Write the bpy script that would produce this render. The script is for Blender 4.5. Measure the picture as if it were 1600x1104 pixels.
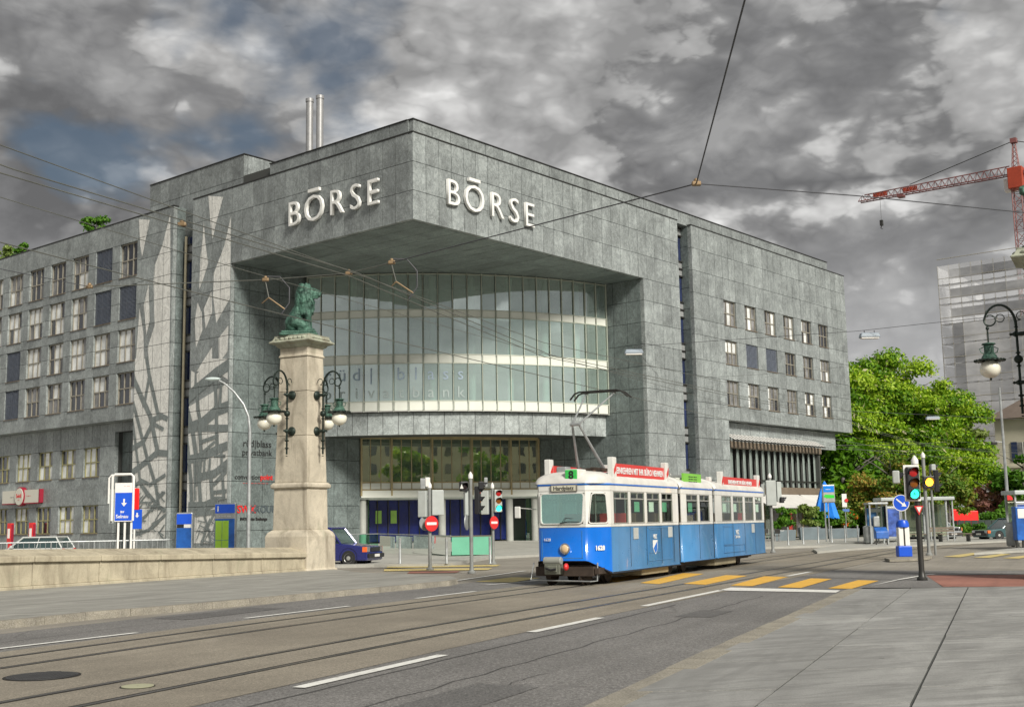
import bpy, math, random
from mathutils import Vector, Matrix
rad = math.radians
random.seed(11)
for o in list(bpy.data.objects):
    bpy.data.objects.remove(o)
scene = bpy.context.scene
COL = scene.collection

# ------------------------------------------------------------------ camera
F, PIT, ROL, HC = 1866.1, .140591, -.0172765, 1.70      # focal in photo pixels (1600 wide), pitch, roll, eye height
FW = Vector((0, math.cos(PIT), math.sin(PIT)))
_r, _u = Vector((1, 0, 0)), Vector((0, -math.sin(PIT), math.cos(PIT)))
RT = _r * math.cos(ROL) + _u * math.sin(ROL)
UP = _u * math.cos(ROL) - _r * math.sin(ROL)
EYE = Vector((0, 0, HC))
cd = bpy.data.cameras.new('camera'); cd.sensor_width = 36; cd.lens = F / 1600 * 36
cd.clip_start = .1; cd.clip_end = 4000
cam = bpy.data.objects.new('camera', cd); COL.objects.link(cam)
cam.matrix_world = Matrix(((RT.x, UP.x, -FW.x, 0), (RT.y, UP.y, -FW.y, 0), (RT.z, UP.z, -FW.z, HC), (0, 0, 0, 1)))
scene.camera = cam
scene.render.resolution_x, scene.render.resolution_y = 1024, 706

# ------------------------------------------------------------------ sun, sky, exposure
SUN_EL, SUN_AZ = 35, 148            # degrees; azimuth clockwise from +Y (sun to the right, behind the camera)
sdir = Vector((math.sin(rad(SUN_AZ)) * math.cos(rad(SUN_EL)), math.cos(rad(SUN_AZ)) * math.cos(rad(SUN_EL)), math.sin(rad(SUN_EL))))
sd = bpy.data.lights.new('sun', 'SUN'); sd.energy = 1.5; sd.angle = rad(14); sd.color = (1, .95, .86)
sun = bpy.data.objects.new('sun', sd); COL.objects.link(sun)
sun.rotation_euler = (-sdir).to_track_quat('-Z', 'Y').to_euler()
vs = scene.view_settings
vs.view_transform = 'Standard'; vs.look = 'None'; vs.exposure = 1.68; vs.gamma = 1; vs.use_curve_mapping = False
w = bpy.data.worlds.new('World'); scene.world = w; w.use_nodes = True
nt = w.node_tree; nt.nodes.clear()
def nn(t, **k):
    n = nt.nodes.new(t)
    for a, b in k.items(): setattr(n, a, b)
    return n
def wm(op, a, b=None):
    n = nn('ShaderNodeMath', operation=op)
    for i, x in enumerate((a, b)):
        if x is None: continue
        if isinstance(x, (int, float)): n.inputs[i].default_value = x
        else: nt.links.new(x, n.inputs[i])
    return n.outputs[0]
def wnoise(vec, scale, detail, rough, off, dist=0):
    m = nn('ShaderNodeVectorMath', operation='ADD'); nt.links.new(vec, m.inputs[0]); m.inputs[1].default_value = off
    n = nn('ShaderNodeTexNoise'); nt.links.new(m.outputs[0], n.inputs['Vector'])
    n.inputs['Scale'].default_value = scale; n.inputs['Detail'].default_value = detail
    n.inputs['Roughness'].default_value = rough; n.inputs['Distortion'].default_value = dist
    return n.outputs['Fac']
def wramp(fac, pts):
    n = nn('ShaderNodeValToRGB'); nt.links.new(fac, n.inputs[0])
    e = n.color_ramp.elements
    while len(e) < len(pts): e.new(.5)
    for q, (p, c) in zip(e, pts): q.position = p; q.color = (*c, 1)
    return n.outputs[0]
tc = nn('ShaderNodeTexCoord')
sx = nn('ShaderNodeSeparateXYZ'); nt.links.new(tc.outputs['Generated'], sx.inputs[0])
cb = nn('ShaderNodeCombineXYZ')
nt.links.new(sx.outputs[0], cb.inputs[0]); nt.links.new(sx.outputs[1], cb.inputs[1]); nt.links.new(wm('MULTIPLY', sx.outputs[2], 1.75), cb.inputs[2])
P = cb.outputs[0]
def bil(scale, off, detail=2):          # puffy billows: folded noise
    return wm('MULTIPLY', wm('ABSOLUTE', wm('SUBTRACT', wnoise(P, scale, detail, .5, off, .25), .5)), 4.)
OX, OY = SKYOFF = (7.1, 4.2)
def so(a, b, c): return (a + OX, b + OY, c)
big = wnoise(P, 2.7, 3, .5, so(4.6, 2.1, 1.3), .2)
med = wnoise(P, 7.5, 6, .6, so(1.7, 8.2, 5.5), .3)
puff = wm('ADD', wm('ADD', wm('MULTIPLY', bil(6.5, so(3.1, 7.7, .4)), .55), wm('MULTIPLY', bil(15., so(8.4, 1.9, 3.)), .32)), wm('MULTIPLY', bil(36., so(2.2, 5.1, 9.)), .18))
wisp = wnoise(P, 30., 3, .6, so(.3, .8, 4.), .2)
lit = wramp(wm('ADD', wm('ADD', wm('MULTIPLY', puff, .55), wm('MULTIPLY', big, -.35)), wm('MULTIPLY', wisp, .22)), [(.0, (1.8, 1.79, 1.78)), (.16, (2.75, 2.73, 2.7)), (.29, (4.2, 4.17, 4.1)), (.43, (6.3, 6.25, 6.15))])
drk = wramp(wm('ADD', med, wm('MULTIPLY', puff, .22)), [(.46, (.9, .9, .92)), (.60, (1.3, 1.3, 1.32)), (.76, (2.2, 2.19, 2.18))])
msk = wramp(wm('ADD', wm('ADD', wm('MULTIPLY', big, .62), wm('MULTIPLY', med, .36)), wm('MULTIPLY', puff, -.15)), [(.42, (0, 0, 0)), (.44, (.6, .6, .6)), (.49, (1, 1, 1))])
mc = nn('ShaderNodeMix', data_type='RGBA'); nt.links.new(msk, mc.inputs[0]); nt.links.new(lit, mc.inputs[6]); nt.links.new(drk, mc.inputs[7])
gap = wramp(wm('ADD', wm('MULTIPLY', wnoise(P, 3.4, 4, .55, so(7.3, 1.2, 6.1), .3), .8), wm('MULTIPLY', med, .2)), [(.35, (.75, .75, .75)), (.41, (0, 0, 0))])
sky = nn('ShaderNodeTexSky', sky_type='NISHITA'); sky.sun_disc = False
sky.sun_elevation = rad(SUN_EL); sky.sun_rotation = rad(SUN_AZ)
skm = nn('ShaderNodeMix', data_type='RGBA', blend_type='MULTIPLY'); skm.inputs[0].default_value = 1
nt.links.new(sky.outputs[0], skm.inputs[6]); skm.inputs[7].default_value = (.30, .29, .27, 1)
mx = nn('ShaderNodeMix', data_type='RGBA'); nt.links.new(gap, mx.inputs[0]); nt.links.new(mc.outputs[2], mx.inputs[6]); nt.links.new(skm.outputs[2], mx.inputs[7])
# pale haze band close to the horizon
hz = wramp(sx.outputs[2], [(0, (.8, .8, .8)), (.1, (.55, .55, .55)), (.24, (0, 0, 0))])
mh = nn('ShaderNodeMix', data_type='RGBA'); nt.links.new(hz, mh.inputs[0]); nt.links.new(mx.outputs[2], mh.inputs[6]); mh.inputs[7].default_value = (4.2, 4.2, 4.22, 1)
bg = nn('ShaderNodeBackground'); bg.inputs[1].default_value = .05
nt.links.new(mh.outputs[2], bg.inputs[0])
wo = nn('ShaderNodeOutputWorld'); nt.links.new(bg.outputs[0], wo.inputs[0])

# ------------------------------------------------------------------ photo pixel -> place helpers
def ray(x, y): return RT * ((x - 800) / F) - UP * ((y - 552) / F) + FW
def gp(x, y, z=0.):
    d = ray(x, y); return EYE + d * ((z - HC) / d.z)
def at(x, y, Y):
    d = ray(x, y); return EYE + d * (Y / d.y)
def onplane(x, y, P, n):
    d = ray(x, y); return EYE + d * ((P - EYE).dot(n) / d.dot(n))
# building frame: origin under the cantilever corner, x along the right facade, y along the left facade
AZ = .697058
BU, BV = Vector((math.sin(AZ), math.cos(AZ), 0)), Vector((-math.cos(AZ), math.sin(AZ), 0))
BC = at(645, 300, 63.0); BC.z = 0
def bl(P): q = P - BC; return Vector((q.dot(BU), q.dot(BV), q.z))
def bw(a, b, z): return BC + BU * a + BV * b + Vector((0, 0, z))
def bR(x, y, v0=0.): return bl(onplane(x, y, BC + BV * v0, BV))
def bL(x, y, u0=0.): return bl(onplane(x, y, BC + BU * u0, BU))

# ------------------------------------------------------------------ object helpers
def tag(o, label=None, cat=None, group=None, kind=None):
    for k, val in (('label', label), ('category', cat), ('group', group), ('kind', kind)):
        if val: o[k] = val
    return o
def empty(name, loc=(0, 0, 0), rz=0.):
    o = bpy.data.objects.new(name, None); COL.objects.link(o)
    o.location = loc; o.rotation_euler = (0, 0, rz); o.empty_display_size = .2
    return o
def thing(name, label, cat, loc=(0, 0, 0), rz=0., group=None):
    return tag(empty(name, loc, rz), label, cat, group)
def inst(name, me, parent=None, loc=(0, 0, 0), rot=(0, 0, 0), sc=None):
    o = bpy.data.objects.new(name, me); COL.objects.link(o)
    o.parent = parent; o.location = loc; o.rotation_euler = rot
    if sc: o.scale = sc
    return o
def copy_tree(o, parent=None):
    c = o.copy(); COL.objects.link(c); c.parent = parent
    for ch in list(o.children):
        copy_tree(ch, c)
    return c
def bevel(o, w=.02, seg=2, ang=40):
    m = o.modifiers.new('bevel', 'BEVEL'); m.width = w; m.segments = seg; m.limit_method = 'ANGLE'; m.angle_limit = rad(ang)
    return o
class MB:
    def __init__(s): s.v = []; s.f = []; s.m = []; s.t = []; s.tone = None
    def add(s, vs, fs, m=0, t=1.):
        n = len(s.v); s.v += [tuple(q) for q in vs]
        s.f += [tuple(i + n for i in f) for f in fs]; s.m += [m] * len(fs); s.t += [t] * len(fs)
        return s
    def hexa(s, c, m=0, t=1.):      # 8 corners: bottom ring 0-3, top ring 4-7
        return s.add(c, [(3, 2, 1, 0), (4, 5, 6, 7), (0, 1, 5, 4), (1, 2, 6, 5), (2, 3, 7, 6), (3, 0, 4, 7)], m, t)
    def box(s, a, b, m=0, t=1.):
        (x0, y0, z0), (x1, y1, z1) = a, b
        return s.hexa([(x0, y0, z0), (x1, y0, z0), (x1, y1, z0), (x0, y1, z0), (x0, y0, z1), (x1, y0, z1), (x1, y1, z1), (x0, y1, z1)], m, t)
    def obox(s, c, X, Y, Z, m=0):
        c, X, Y, Z = Vector(c), Vector(X), Vector(Y), Vector(Z)
        return s.hexa([c - X - Y - Z, c + X - Y - Z, c + X + Y - Z, c - X + Y - Z, c - X - Y + Z, c + X - Y + Z, c + X + Y + Z, c - X + Y + Z], m)
    def bar(s, p, q, w, h, m=0, up=(0, 0, 1)):
        p, q = Vector(p), Vector(q); d = q - p
        X = d.cross(Vector(up))
        if X.length < 1e-6: X = Vector((1, 0, 0))
        X.normalize(); Z = X.cross(d).normalized()
        return s.obox((p + q) / 2, d / 2, X * (w / 2), Z * (h / 2), m)
    def tube(s, pts, r, n=6, m=0, caps=True):
        pts = [Vector(p) for p in pts]; k = len(pts)
        rs = r if isinstance(r, (list, tuple)) else [r] * k
        vs = []; prev = None
        for i, p in enumerate(pts):
            d = (pts[min(i + 1, k - 1)] - pts[max(i - 1, 0)])
            if d.length < 1e-9: d = Vector((0, 0, 1))
            d.normalize()
            if prev is None:
                a = d.cross(Vector((0, 0, 1)) if abs(d.z) < .95 else Vector((1, 0, 0))).normalized()
            else:
                a = (prev - d * prev.dot(d)); a = a.normalized() if a.length > 1e-6 else d.orthogonal().normalized()
            prev = a; b = d.cross(a)
            vs += [p + (a * math.cos(2 * math.pi * j / n) + b * math.sin(2 * math.pi * j / n)) * rs[i] for j in range(n)]
        fs = [(i * n + j, i * n + (j + 1) % n, (i + 1) * n + (j + 1) % n, (i + 1) * n + j) for i in range(k - 1) for j in range(n)]
        if caps: fs += [tuple(range(n))[::-1], tuple((k - 1) * n + j for j in range(n))]
        return s.add(vs, fs, m)
    def lathe(s, prof, n=16, c=(0, 0, 0), m=0, axis='z', caps=True):
        c = Vector(c); vs = []
        for r, z in prof:
            for j in range(n):
                a = 2 * math.pi * j / n; x, y = r * math.cos(a), r * math.sin(a)
                vs.append(c + (Vector((x, y, z)) if axis == 'z' else Vector((x, z, y)) if axis == 'y' else Vector((z, x, y))))
        k = len(prof)
        fs = [(i * n + j, i * n + (j + 1) % n, (i + 1) * n + (j + 1) % n, (i + 1) * n + j) for i in range(k - 1) for j in range(n)]
        if caps: fs += [tuple(range(n))[::-1], tuple((k - 1) * n + j for j in range(n))]
        return s.add(vs, fs, m)
    def ball(s, c, r, n=10, m=0):
        rx, ry, rz = r if isinstance(r, (list, tuple)) else (r, r, r)
        vs = []; c = Vector(c); h = n // 2 + 1
        for i in range(h + 1):
            th = math.pi * i / h
            for j in range(n):
                a = 2 * math.pi * j / n
                vs.append(c + Vector((rx * math.sin(th) * math.cos(a), ry * math.sin(th) * math.sin(a), rz * math.cos(th))))
        return s.add(vs, [(i * n + j, (i + 1) * n + j, (i + 1) * n + (j + 1) % n, i * n + (j + 1) % n) for i in range(h) for j in range(n)], m)
    def poly(s, pts, m=0, t=1.): return s.add(pts, [tuple(range(len(pts)))], m, t)
    def prism(s, pts, d, m=0):
        d = Vector(d); k = len(pts); vs = [Vector(p) for p in pts]; vs += [p + d for p in vs]
        return s.add(vs, [tuple(range(k))[::-1], tuple(range(k, 2 * k))] + [(i, (i + 1) % k, k + (i + 1) % k, k + i) for i in range(k)], m)
    def mesh(s, name, mats, smooth=False, ang=38):
        me = bpy.data.meshes.new(name); me.from_pydata(s.v, [], s.f)
        for q in (mats if isinstance(mats, (list, tuple)) else [mats]): me.materials.append(q)
        if any(s.m): me.polygons.foreach_set('material_index', s.m)
        if s.tone:
            at_ = me.attributes.new('tone', 'FLOAT', 'FACE'); at_.data.foreach_set('value', s.t)
        if smooth:
            me.polygons.foreach_set('use_smooth', [True] * len(s.f))
            try: me.set_sharp_from_angle(angle=rad(ang))
            except Exception: pass
        me.update()
        return me
    def build(s, name, mats, parent=None, smooth=False, ang=38, loc=(0, 0, 0), rot=(0, 0, 0)):
        return inst(name, s.mesh(name, mats, smooth, ang), parent, loc, rot)

# ------------------------------------------------------------------ materials
class NT:
    def __init__(s, name):
        s.m = bpy.data.materials.new(name); s.m.use_nodes = True; s.t = s.m.node_tree; s.t.nodes.clear()
        s.out = s.n('ShaderNodeOutputMaterial'); s.pos = s.n('ShaderNodeNewGeometry').outputs['Position']
    def n(s, t, **k):
        n = s.t.nodes.new(t)
        for a, b in k.items(): setattr(n, a, b)
        return n
    def l(s, a, b): s.t.links.new(a, b)
    def put(s, sock, x):
        if hasattr(x, 'is_linked') or hasattr(x, 'links'): s.l(x, sock)
        elif isinstance(x, (tuple, list)): sock.default_value = (*x, 1) if len(x) == 3 and len(sock.default_value) == 4 else x
        else: sock.default_value = x
    def math(s, op, a, b=0., clamp=False):
        n = s.n('ShaderNodeMath', operation=op, use_clamp=clamp); s.put(n.inputs[0], a); s.put(n.inputs[1], b); return n.outputs[0]
    def mix(s, f, a, b, mode='MIX'):
        n = s.n('ShaderNodeMix', data_type='RGBA', blend_type=mode); s.put(n.inputs[0], f); s.put(n.inputs[6], a); s.put(n.inputs[7], b); return n.outputs[2]
    def scale(s, v, sc):
        n = s.n('ShaderNodeVectorMath', operation='MULTIPLY'); s.l(v, n.inputs[0]); n.inputs[1].default_value = sc; return n.outputs[0]
    def noise(s, scale, detail=4, rough=.55, vec=None, dist=0.):
        n = s.n('ShaderNodeTexNoise'); s.l(vec or s.pos, n.inputs['Vector'])
        n.inputs['Scale'].default_value = scale; n.inputs['Detail'].default_value = detail
        n.inputs['Roughness'].default_value = rough; n.inputs['Distortion'].default_value = dist
        return n.outputs['Fac']
    def ramp(s, f, pts):
        n = s.n('ShaderNodeValToRGB'); s.l(f, n.inputs[0]); e = n.color_ramp.elements
        while len(e) < len(pts): e.new(.5)
        for q, (p, c) in zip(e, pts):
            q.position = p; q.color = (c, c, c, 1) if isinstance(c, (int, float)) else (*c, 1)
        return n.outputs[0]
    def bsdf(s, col, rough=.6, metal=0., spec=.5, bump=None, bstr=.3, bdist=.02, coat=0., emit=None, estr=0., alpha=None):
        b = s.n('ShaderNodeBsdfPrincipled')
        s.put(b.inputs['Base Color'], col); s.put(b.inputs['Roughness'], rough); b.inputs['Metallic'].default_value = metal
        b.inputs['Specular IOR Level'].default_value = spec; b.inputs['Coat Weight'].default_value = coat
        if emit: b.inputs['Emission Color'].default_value = (*emit, 1); b.inputs['Emission Strength'].default_value = estr
        if bump is not None:
            n = s.n('ShaderNodeBump'); n.inputs['Strength'].default_value = bstr; n.inputs['Distance'].default_value = bdist
            s.l(bump, n.inputs['Height']); s.l(n.outputs[0], b.inputs['Normal'])
        s.l(b.outputs[0], s.out.inputs[0]); return b
def cmul(c, k): return tuple(min(1., q * k) for q in c)
def mat(name, col, rough=.6, metal=0., var=.12, vs=1.5, fine=0., fs=30., bump=0., bs=25., spec=.5, coat=0., streak=0., obj=False, dirt=0.):
    s = NT(name)
    c = s.mix(s.ramp(s.noise(vs, 5, .6), [(.32, 0.), (.68, 1.)]), cmul(col, 1 - var), cmul(col, 1 + var))
    if fine: c = s.mix(s.ramp(s.noise(fs, 3, .7), [(.35, 0.), (.65, 1.)]), s.mix(fine, c, (0, 0, 0)), s.mix(fine * .5, c, (1, 1, 1)))
    if streak:
        k = s.ramp(s.noise(1., 5, .65, s.scale(s.pos, (2.2, 2.2, .12))), [(.46, 0.), (.68, streak)])
        c = s.mix(k, c, cmul(col, .35))
    if dirt:
        k = s.ramp(s.noise(.8, 6, .68), [(.5, 0.), (.72, dirt)]); c = s.mix(k, c, (.06, .055, .045))
    r = s.math('ADD', s.math('MULTIPLY', s.noise(vs * 3, 3), .16), rough - .08, True) if rough > .12 else rough
    s.bsdf(c, r, metal, spec, s.noise(bs, 3) if bump else None, bump, .02, coat)
    return s.m
def plain(name, col, rough=.5, metal=0., spec=.5, coat=0., emit=None, estr=0.):
    s = NT(name); s.bsdf(col, rough, metal, spec, coat=coat, emit=emit, estr=estr); return s.m
def stone(name, col, gloss=.42, mott=.52, light=None):
    """clad stone: per-slab tone, cloudy mottling, fine crystals, rain streaks; light > 0 for the pale etched pattern"""
    s = NT(name)
    a = s.n('ShaderNodeAttribute', attribute_name='tone'); tone = a.outputs['Fac']
    m1 = s.noise(.55, 5, .62, dist=.6); m2 = s.noise(4.2, 7, .72, dist=1.3); m3 = s.noise(18, 3, .75)
    v = s.math('ADD', s.math('MULTIPLY', m1, .45), s.math('ADD', s.math('MULTIPLY', m2, .55), s.math('MULTIPLY', m3, .28)))
    c = s.mix(s.ramp(v, [(.48, 0.), (.62, .5), (.78, 1.)]), cmul(col, 1 - mott), cmul(col, 1 + mott))
    veins = s.ramp(s.noise(1.5, 7, .72, s.scale(s.pos, (1., 1., .55)), 1.6), [(.46, 0.), (.5, .65), (.54, 0.)])
    c = s.mix(veins, c, cmul(col, .5))
    c = s.mix(s.ramp(s.noise(1., 5, .65, s.scale(s.pos, (1.6, 1.6, .09))), [(.5, 0.), (.72, .35)]), c, cmul(col, .45))
    tn = s.n('ShaderNodeMix', data_type='RGBA', blend_type='MULTIPLY'); tn.inputs[0].default_value = 1
    cm = s.n('ShaderNodeCombineColor')
    for i in range(3): s.l(tone, cm.inputs[i])
    s.l(c, tn.inputs[6]); s.l(cm.outputs[0], tn.inputs[7])
    s.bsdf(tn.outputs[2], s.math('ADD', s.math('MULTIPLY', m2, .3), gloss - .15), 0., .5, m3, .12, .01)
    return s.m
def glass(name, tint, refl=.35, rough=.01, see=1., gcol=(.95, 1, .97), film=0., fcol=(.6, .76, .68), ior=1.5):
    """thin window glass: tinted see-through mixed with a mirror that grows at grazing angles"""
    s = NT(name)
    tr = s.n('ShaderNodeBsdfTransparent'); tr.inputs[0].default_value = (*cmul(tint, see), 1)
    gl = s.n('ShaderNodeBsdfGlossy'); gl.inputs[0].default_value = (*gcol, 1); gl.inputs[1].default_value = rough
    wv = s.n('ShaderNodeBump'); wv.inputs['Strength'].default_value = .05; wv.inputs['Distance'].default_value = .05
    s.l(s.noise(.5, 2), wv.inputs['Height']); s.l(wv.outputs[0], gl.inputs['Normal'])
    lw = s.n('ShaderNodeFresnel'); lw.inputs[0].default_value = ior
    f = s.math('ADD', s.math('MULTIPLY', lw.outputs[0], 1 - refl), refl, True)
    mx = s.n('ShaderNodeMixShader'); s.l(f, mx.inputs[0]); s.l(tr.outputs[0], mx.inputs[1]); s.l(gl.outputs[0], mx.inputs[2])
    if film:                       # pale blinds / coating showing in the glass
        df = s.n('ShaderNodeBsdfDiffuse'); s.put(df.inputs[0], fcol); m2 = s.n('ShaderNodeMixShader'); m2.inputs[0].default_value = film
        s.l(mx.outputs[0], m2.inputs[1]); s.l(df.outputs[0], m2.inputs[2]); mx = m2
    s.l(mx.outputs[0], s.out.inputs[0]); return s.m

M = {}
M['stone'] = stone('grey_stone', (.255, .280, .276))
M['stone_dark'] = stone('dark_shaded_stone', (.135, .162, .158), .45)  # darker copy of the grey stone; slot reveals carry their shade in it
M['etch'] = stone('pale_etched_stone', (.74, .74, .70), .6, .1)
M['stone_line'] = stone('grey_etched_line', (.20, .228, .224), .6, .15)
M['joint'] = plain('joint_shadow_sealant', (.06, .064, .06), .9)
M['metal_dark'] = mat('dark_metal', (.035, .035, .032), .45, .3, .2)
M['alu'] = mat('aluminium', (.50, .50, .47), .4, .6, .1)
M['galv'] = mat('galvanised_steel', (.40, .42, .42), .45, .5, .18, 4, dirt=.25)
M['greypost'] = mat('grey_painted_post', (.24, .25, .24), .5, .1, .15, 4, dirt=.25)
M['bronze'] = mat('gold_anodised_frame', (.38, .31, .17), .38, .5, .15)
M['white'] = mat('white_paint', (.78, .77, .73), .45, 0, .06, 2, dirt=.12)
M['black'] = plain('black_plastic', (.015, .015, .017), .45)
M['rubber'] = mat('tyre_rubber', (.02, .02, .02), .85)
M['red'] = mat('red_paint', (.62, .03, .03), .4, 0, .08)
M['blue'] = mat('blue_sign_paint', (.01, .09, .62), .35, 0, .08)
M['chrome'] = plain('chrome', (.7, .7, .7), .15, 1)
M['lens_off'] = plain('dark_lens', (.03, .02, .02), .2)
def textmesh(txt, size, mt, depth=.01, bold=0., key={}):
    k = (txt, size, mt.name, depth, bold)
    if k in key: return key[k]
    c = bpy.data.curves.new('lettering', 'FONT'); c.body = txt; c.size = size; c.extrude = depth; c.offset = bold
    c.align_x = 'CENTER'; c.align_y = 'CENTER'; c.resolution_u = 3
    o = bpy.data.objects.new('lettering', c); COL.objects.link(o)
    me = bpy.data.meshes.new_from_object(o.evaluated_get(bpy.context.evaluated_depsgraph_get()))
    bpy.data.objects.remove(o); bpy.data.curves.remove(c)
    me.materials.clear(); me.materials.append(mt); me.name = 'lettering'; key[k] = me
    return me
# ================================================================== the exchange building
M['pane_light'] = mat('pane_with_cream_curtain', (.72, .74, .73), .25, 0, .3, .9, spec=.4)
M['pane_mid'] = mat('pane_half_curtained', (.20, .20, .20), .12, 0, .5, 1.2, spec=.6)
M['pane_dark'] = mat('pane_dark', (.02, .022, .03), .05, 0, .4, 1.2, spec=1., coat=.5)
M['blind'] = mat('blue_grey_blind', (.13, .15, .19), .55, 0, .1)
M['winframe'] = mat('brown_window_frame', (.30, .28, .23), .45, .2, .15)
M['winframe_green'] = mat('olive_window_frame', (.34, .32, .16), .45, .2, .15)
M['curve_glass'] = glass('curved_facade_glass', (.75, .95, .88), .5, .012, gcol=(.9, 1., .97), film=.18)
M['lobby_glass'] = glass('lobby_glass', (.50, .62, .42), .5, .015, gcol=(.95, 1., .8), film=.08)
M['spandrel'] = mat('cream_glass_spandrel', (.70, .72, .65), .35, 0, .05, .7, spec=.4)
M['letter'] = mat('pale_metal_letter', (.80, .80, .77), .4, .0, .03)
M['interior'] = mat('office_interior', (.66, .72, .68), .8)
M['intcol'] = plain('pale_green_column', (.55, .66, .60), .6)
M['entrance_blue'] = mat('dark_blue_entrance', (.008, .018, .15), .2, 0, .3, 1., spec=.7)
M['grn_pane'] = glass('green_glass', (.25, .72, .48), .12)
M['awning'] = mat('white_canvas_awning', (.62, .61, .58), .75, 0, .06)
M['brown_beam'] = mat('brown_beam', (.17, .135, .10), .55, 0, .12)
M['louvre'] = mat('pale_glass_louvre', (.34, .40, .37), .2, 0, .12, 1.5, spec=.7)
M['goldpipe'] = mat('champagne_column', (.40, .36, .25), .4, .2, .1)
M['pipe'] = mat('grey_flue_pipe', (.34, .34, .34), .45, .4, .1)

BLD = thing('exchange_building', 'grey stone stock exchange with curved glass corner and BÖRSE lettering', 'building', BC, math.pi / 2 - AZ)
PANELS = []      # (score, corners, tone, material key)
TH = .30
def grid(a, b, step, brk=()):
    pts = sorted({a, b, *[q for q in brk if a < q < b]}); out = []
    for p, q in zip(pts, pts[1:]):
        k = max(1, round((q - p) / step)); out += [p + (q - p) * i / k for i in range(k)]
    return out + [b]
rp = random.Random(5)
def clad(O, A, Nn, a0, a1, z0, z1, holes=(), step=1.03, hstep=1.5, key='stone', bias=1., th=TH, gap=.015, B=(0, 0, 1), tv=.13):
    """slabs on a plane: O origin, A horizontal axis, Nn outward normal, holes (a0, a1, z0, z1)"""
    O, A, Nn, B = Vector(O), Vector(A), Vector(Nn), Vector(B)
    ga = grid(a0, a1, step, [h[i] for h in holes for i in (0, 1)])
    gz = grid(z0, z1, hstep, [h[i] for h in holes for i in (2, 3)])
    for p, q in zip(ga, ga[1:]):
        for r_, s_ in zip(gz, gz[1:]):
            cx, cz = (p + q) / 2, (r_ + s_) / 2
            if any(h[0] < cx < h[1] and h[2] < cz < h[3] for h in holes): continue
            off = rp.uniform(-.003, .003)
            c = [O + A * (p + gap) + B * (r_ + gap), O + A * (q - gap) + B * (r_ + gap), O + A * (q - gap) + B * (s_ - gap), O + A * (p + gap) + B * (s_ - gap)]
            c = [k_ + Nn * off for k_ in c]
            cen = bw(*(O + A * cx + B * cz)); dv = cen - EYE; nw = BU * Nn.x + BV * Nn.y + Vector((0, 0, Nn.z))
            sc = (q - p) * (s_ - r_) * max(0, -dv.normalized().dot(nw)) / dv.length_squared
            PANELS.append((sc, [k_ - Nn * th for k_ in c] + c, bias * rp.uniform(1 - tv, 1 + tv), key))
U, V, Z = Vector((1, 0, 0)), Vector((0, 1, 0)), Vector((0, 0, 1))
TOP, SOF = 22.95, 18.06
RW = [(33.0 + 3.166 * k, 34.83 + 3.166 * k, a, b) for k in range(6) for a, b in ((16.1, 18.0), (13.15, 14.95), (10.05, 11.93))]
LW = [(26.5 + 3.1 * k, 28.6 + 3.1 * k, a, b) for k in range(8) for a, b in ((18.92, 21.3), (15.95, 18.3), (13.02, 15.27), (10.12, 12.3))]
GW = [(31.95 + 3.18 * k, 34.05 + 3.18 * k, a, b) for k in range(6) for a, b in ((5.4, 7.48), (1.46, 3.42))]
# right facade (plane y = 0)
clad((0, 0, 0), U, -V, 0, 26.86, SOF, TOP, bias=1.0)
clad((0, 0, 0), U, -V, 22.25, 26.86, 0, SOF, bias=1.0)
clad((0, 0, 0), U, -V, 28.7, 54.5, 8.95, TOP, RW, bias=1.02)
clad((0, 0, 0), U, -V, 28.7, 33.05, 0, 8.95, bias=.97)
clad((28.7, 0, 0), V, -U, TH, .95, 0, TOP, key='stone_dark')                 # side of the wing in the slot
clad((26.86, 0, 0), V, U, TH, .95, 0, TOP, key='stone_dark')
clad((0, .75, 0), U, -V, 33.05, 52.6, 7.4, 8.9, step=1.5, bias=1.25, key='stone')
clad((0, 0, 8.95), U, (0, 0, -1), 33.05, 54.5, TH, 3.2, B=V, th=.1, step=1.5, key='stone')
# left facade (plane x = 0)
clad((0, 0, 0), V, -U, TH, 20.15, SOF, TOP, bias=.93)
clad((0, 0, 0), V, -U, 16.0, 20.15, 0, SOF, bias=.95)
clad((0, 0, 0), V, -U, 22.3, 26.4, 0, TOP, bias=.95)
clad((0, 0, 0), V, -U, 26.4, 60, 9.05, TOP, LW, bias=.98)
clad((.9, 0, 0), V, -U, 30.05, 60, 0, 9.05, GW, bias=1.0)
clad((.9, 0, 0), V, -U, 26.4, 30.05, 8.4, 9.05, bias=.9)
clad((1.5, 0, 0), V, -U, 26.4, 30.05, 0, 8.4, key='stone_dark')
clad((0, 22.3, 0), U, -V, TH, .95, 0, TOP, key='stone_dark')                  # reveal beside the slot, its shade put into the darker stone
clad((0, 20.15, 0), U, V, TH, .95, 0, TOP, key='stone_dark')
clad((0, 0, 9.05), V, (0, 0, -1), 26.4, 60, TH, 2.0, B=U, th=.1, step=1.5, key='stone')
# recess: return walls, soffit
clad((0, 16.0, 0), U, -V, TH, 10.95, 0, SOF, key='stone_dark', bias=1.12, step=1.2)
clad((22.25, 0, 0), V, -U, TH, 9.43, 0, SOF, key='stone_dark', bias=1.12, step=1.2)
clad((0, 0, SOF), U, (0, 0, -1), TH, 22.25, TH, 16.0, B=V, key='stone_dark', bias=1.3, step=1.2, hstep=8, th=.12)
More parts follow.
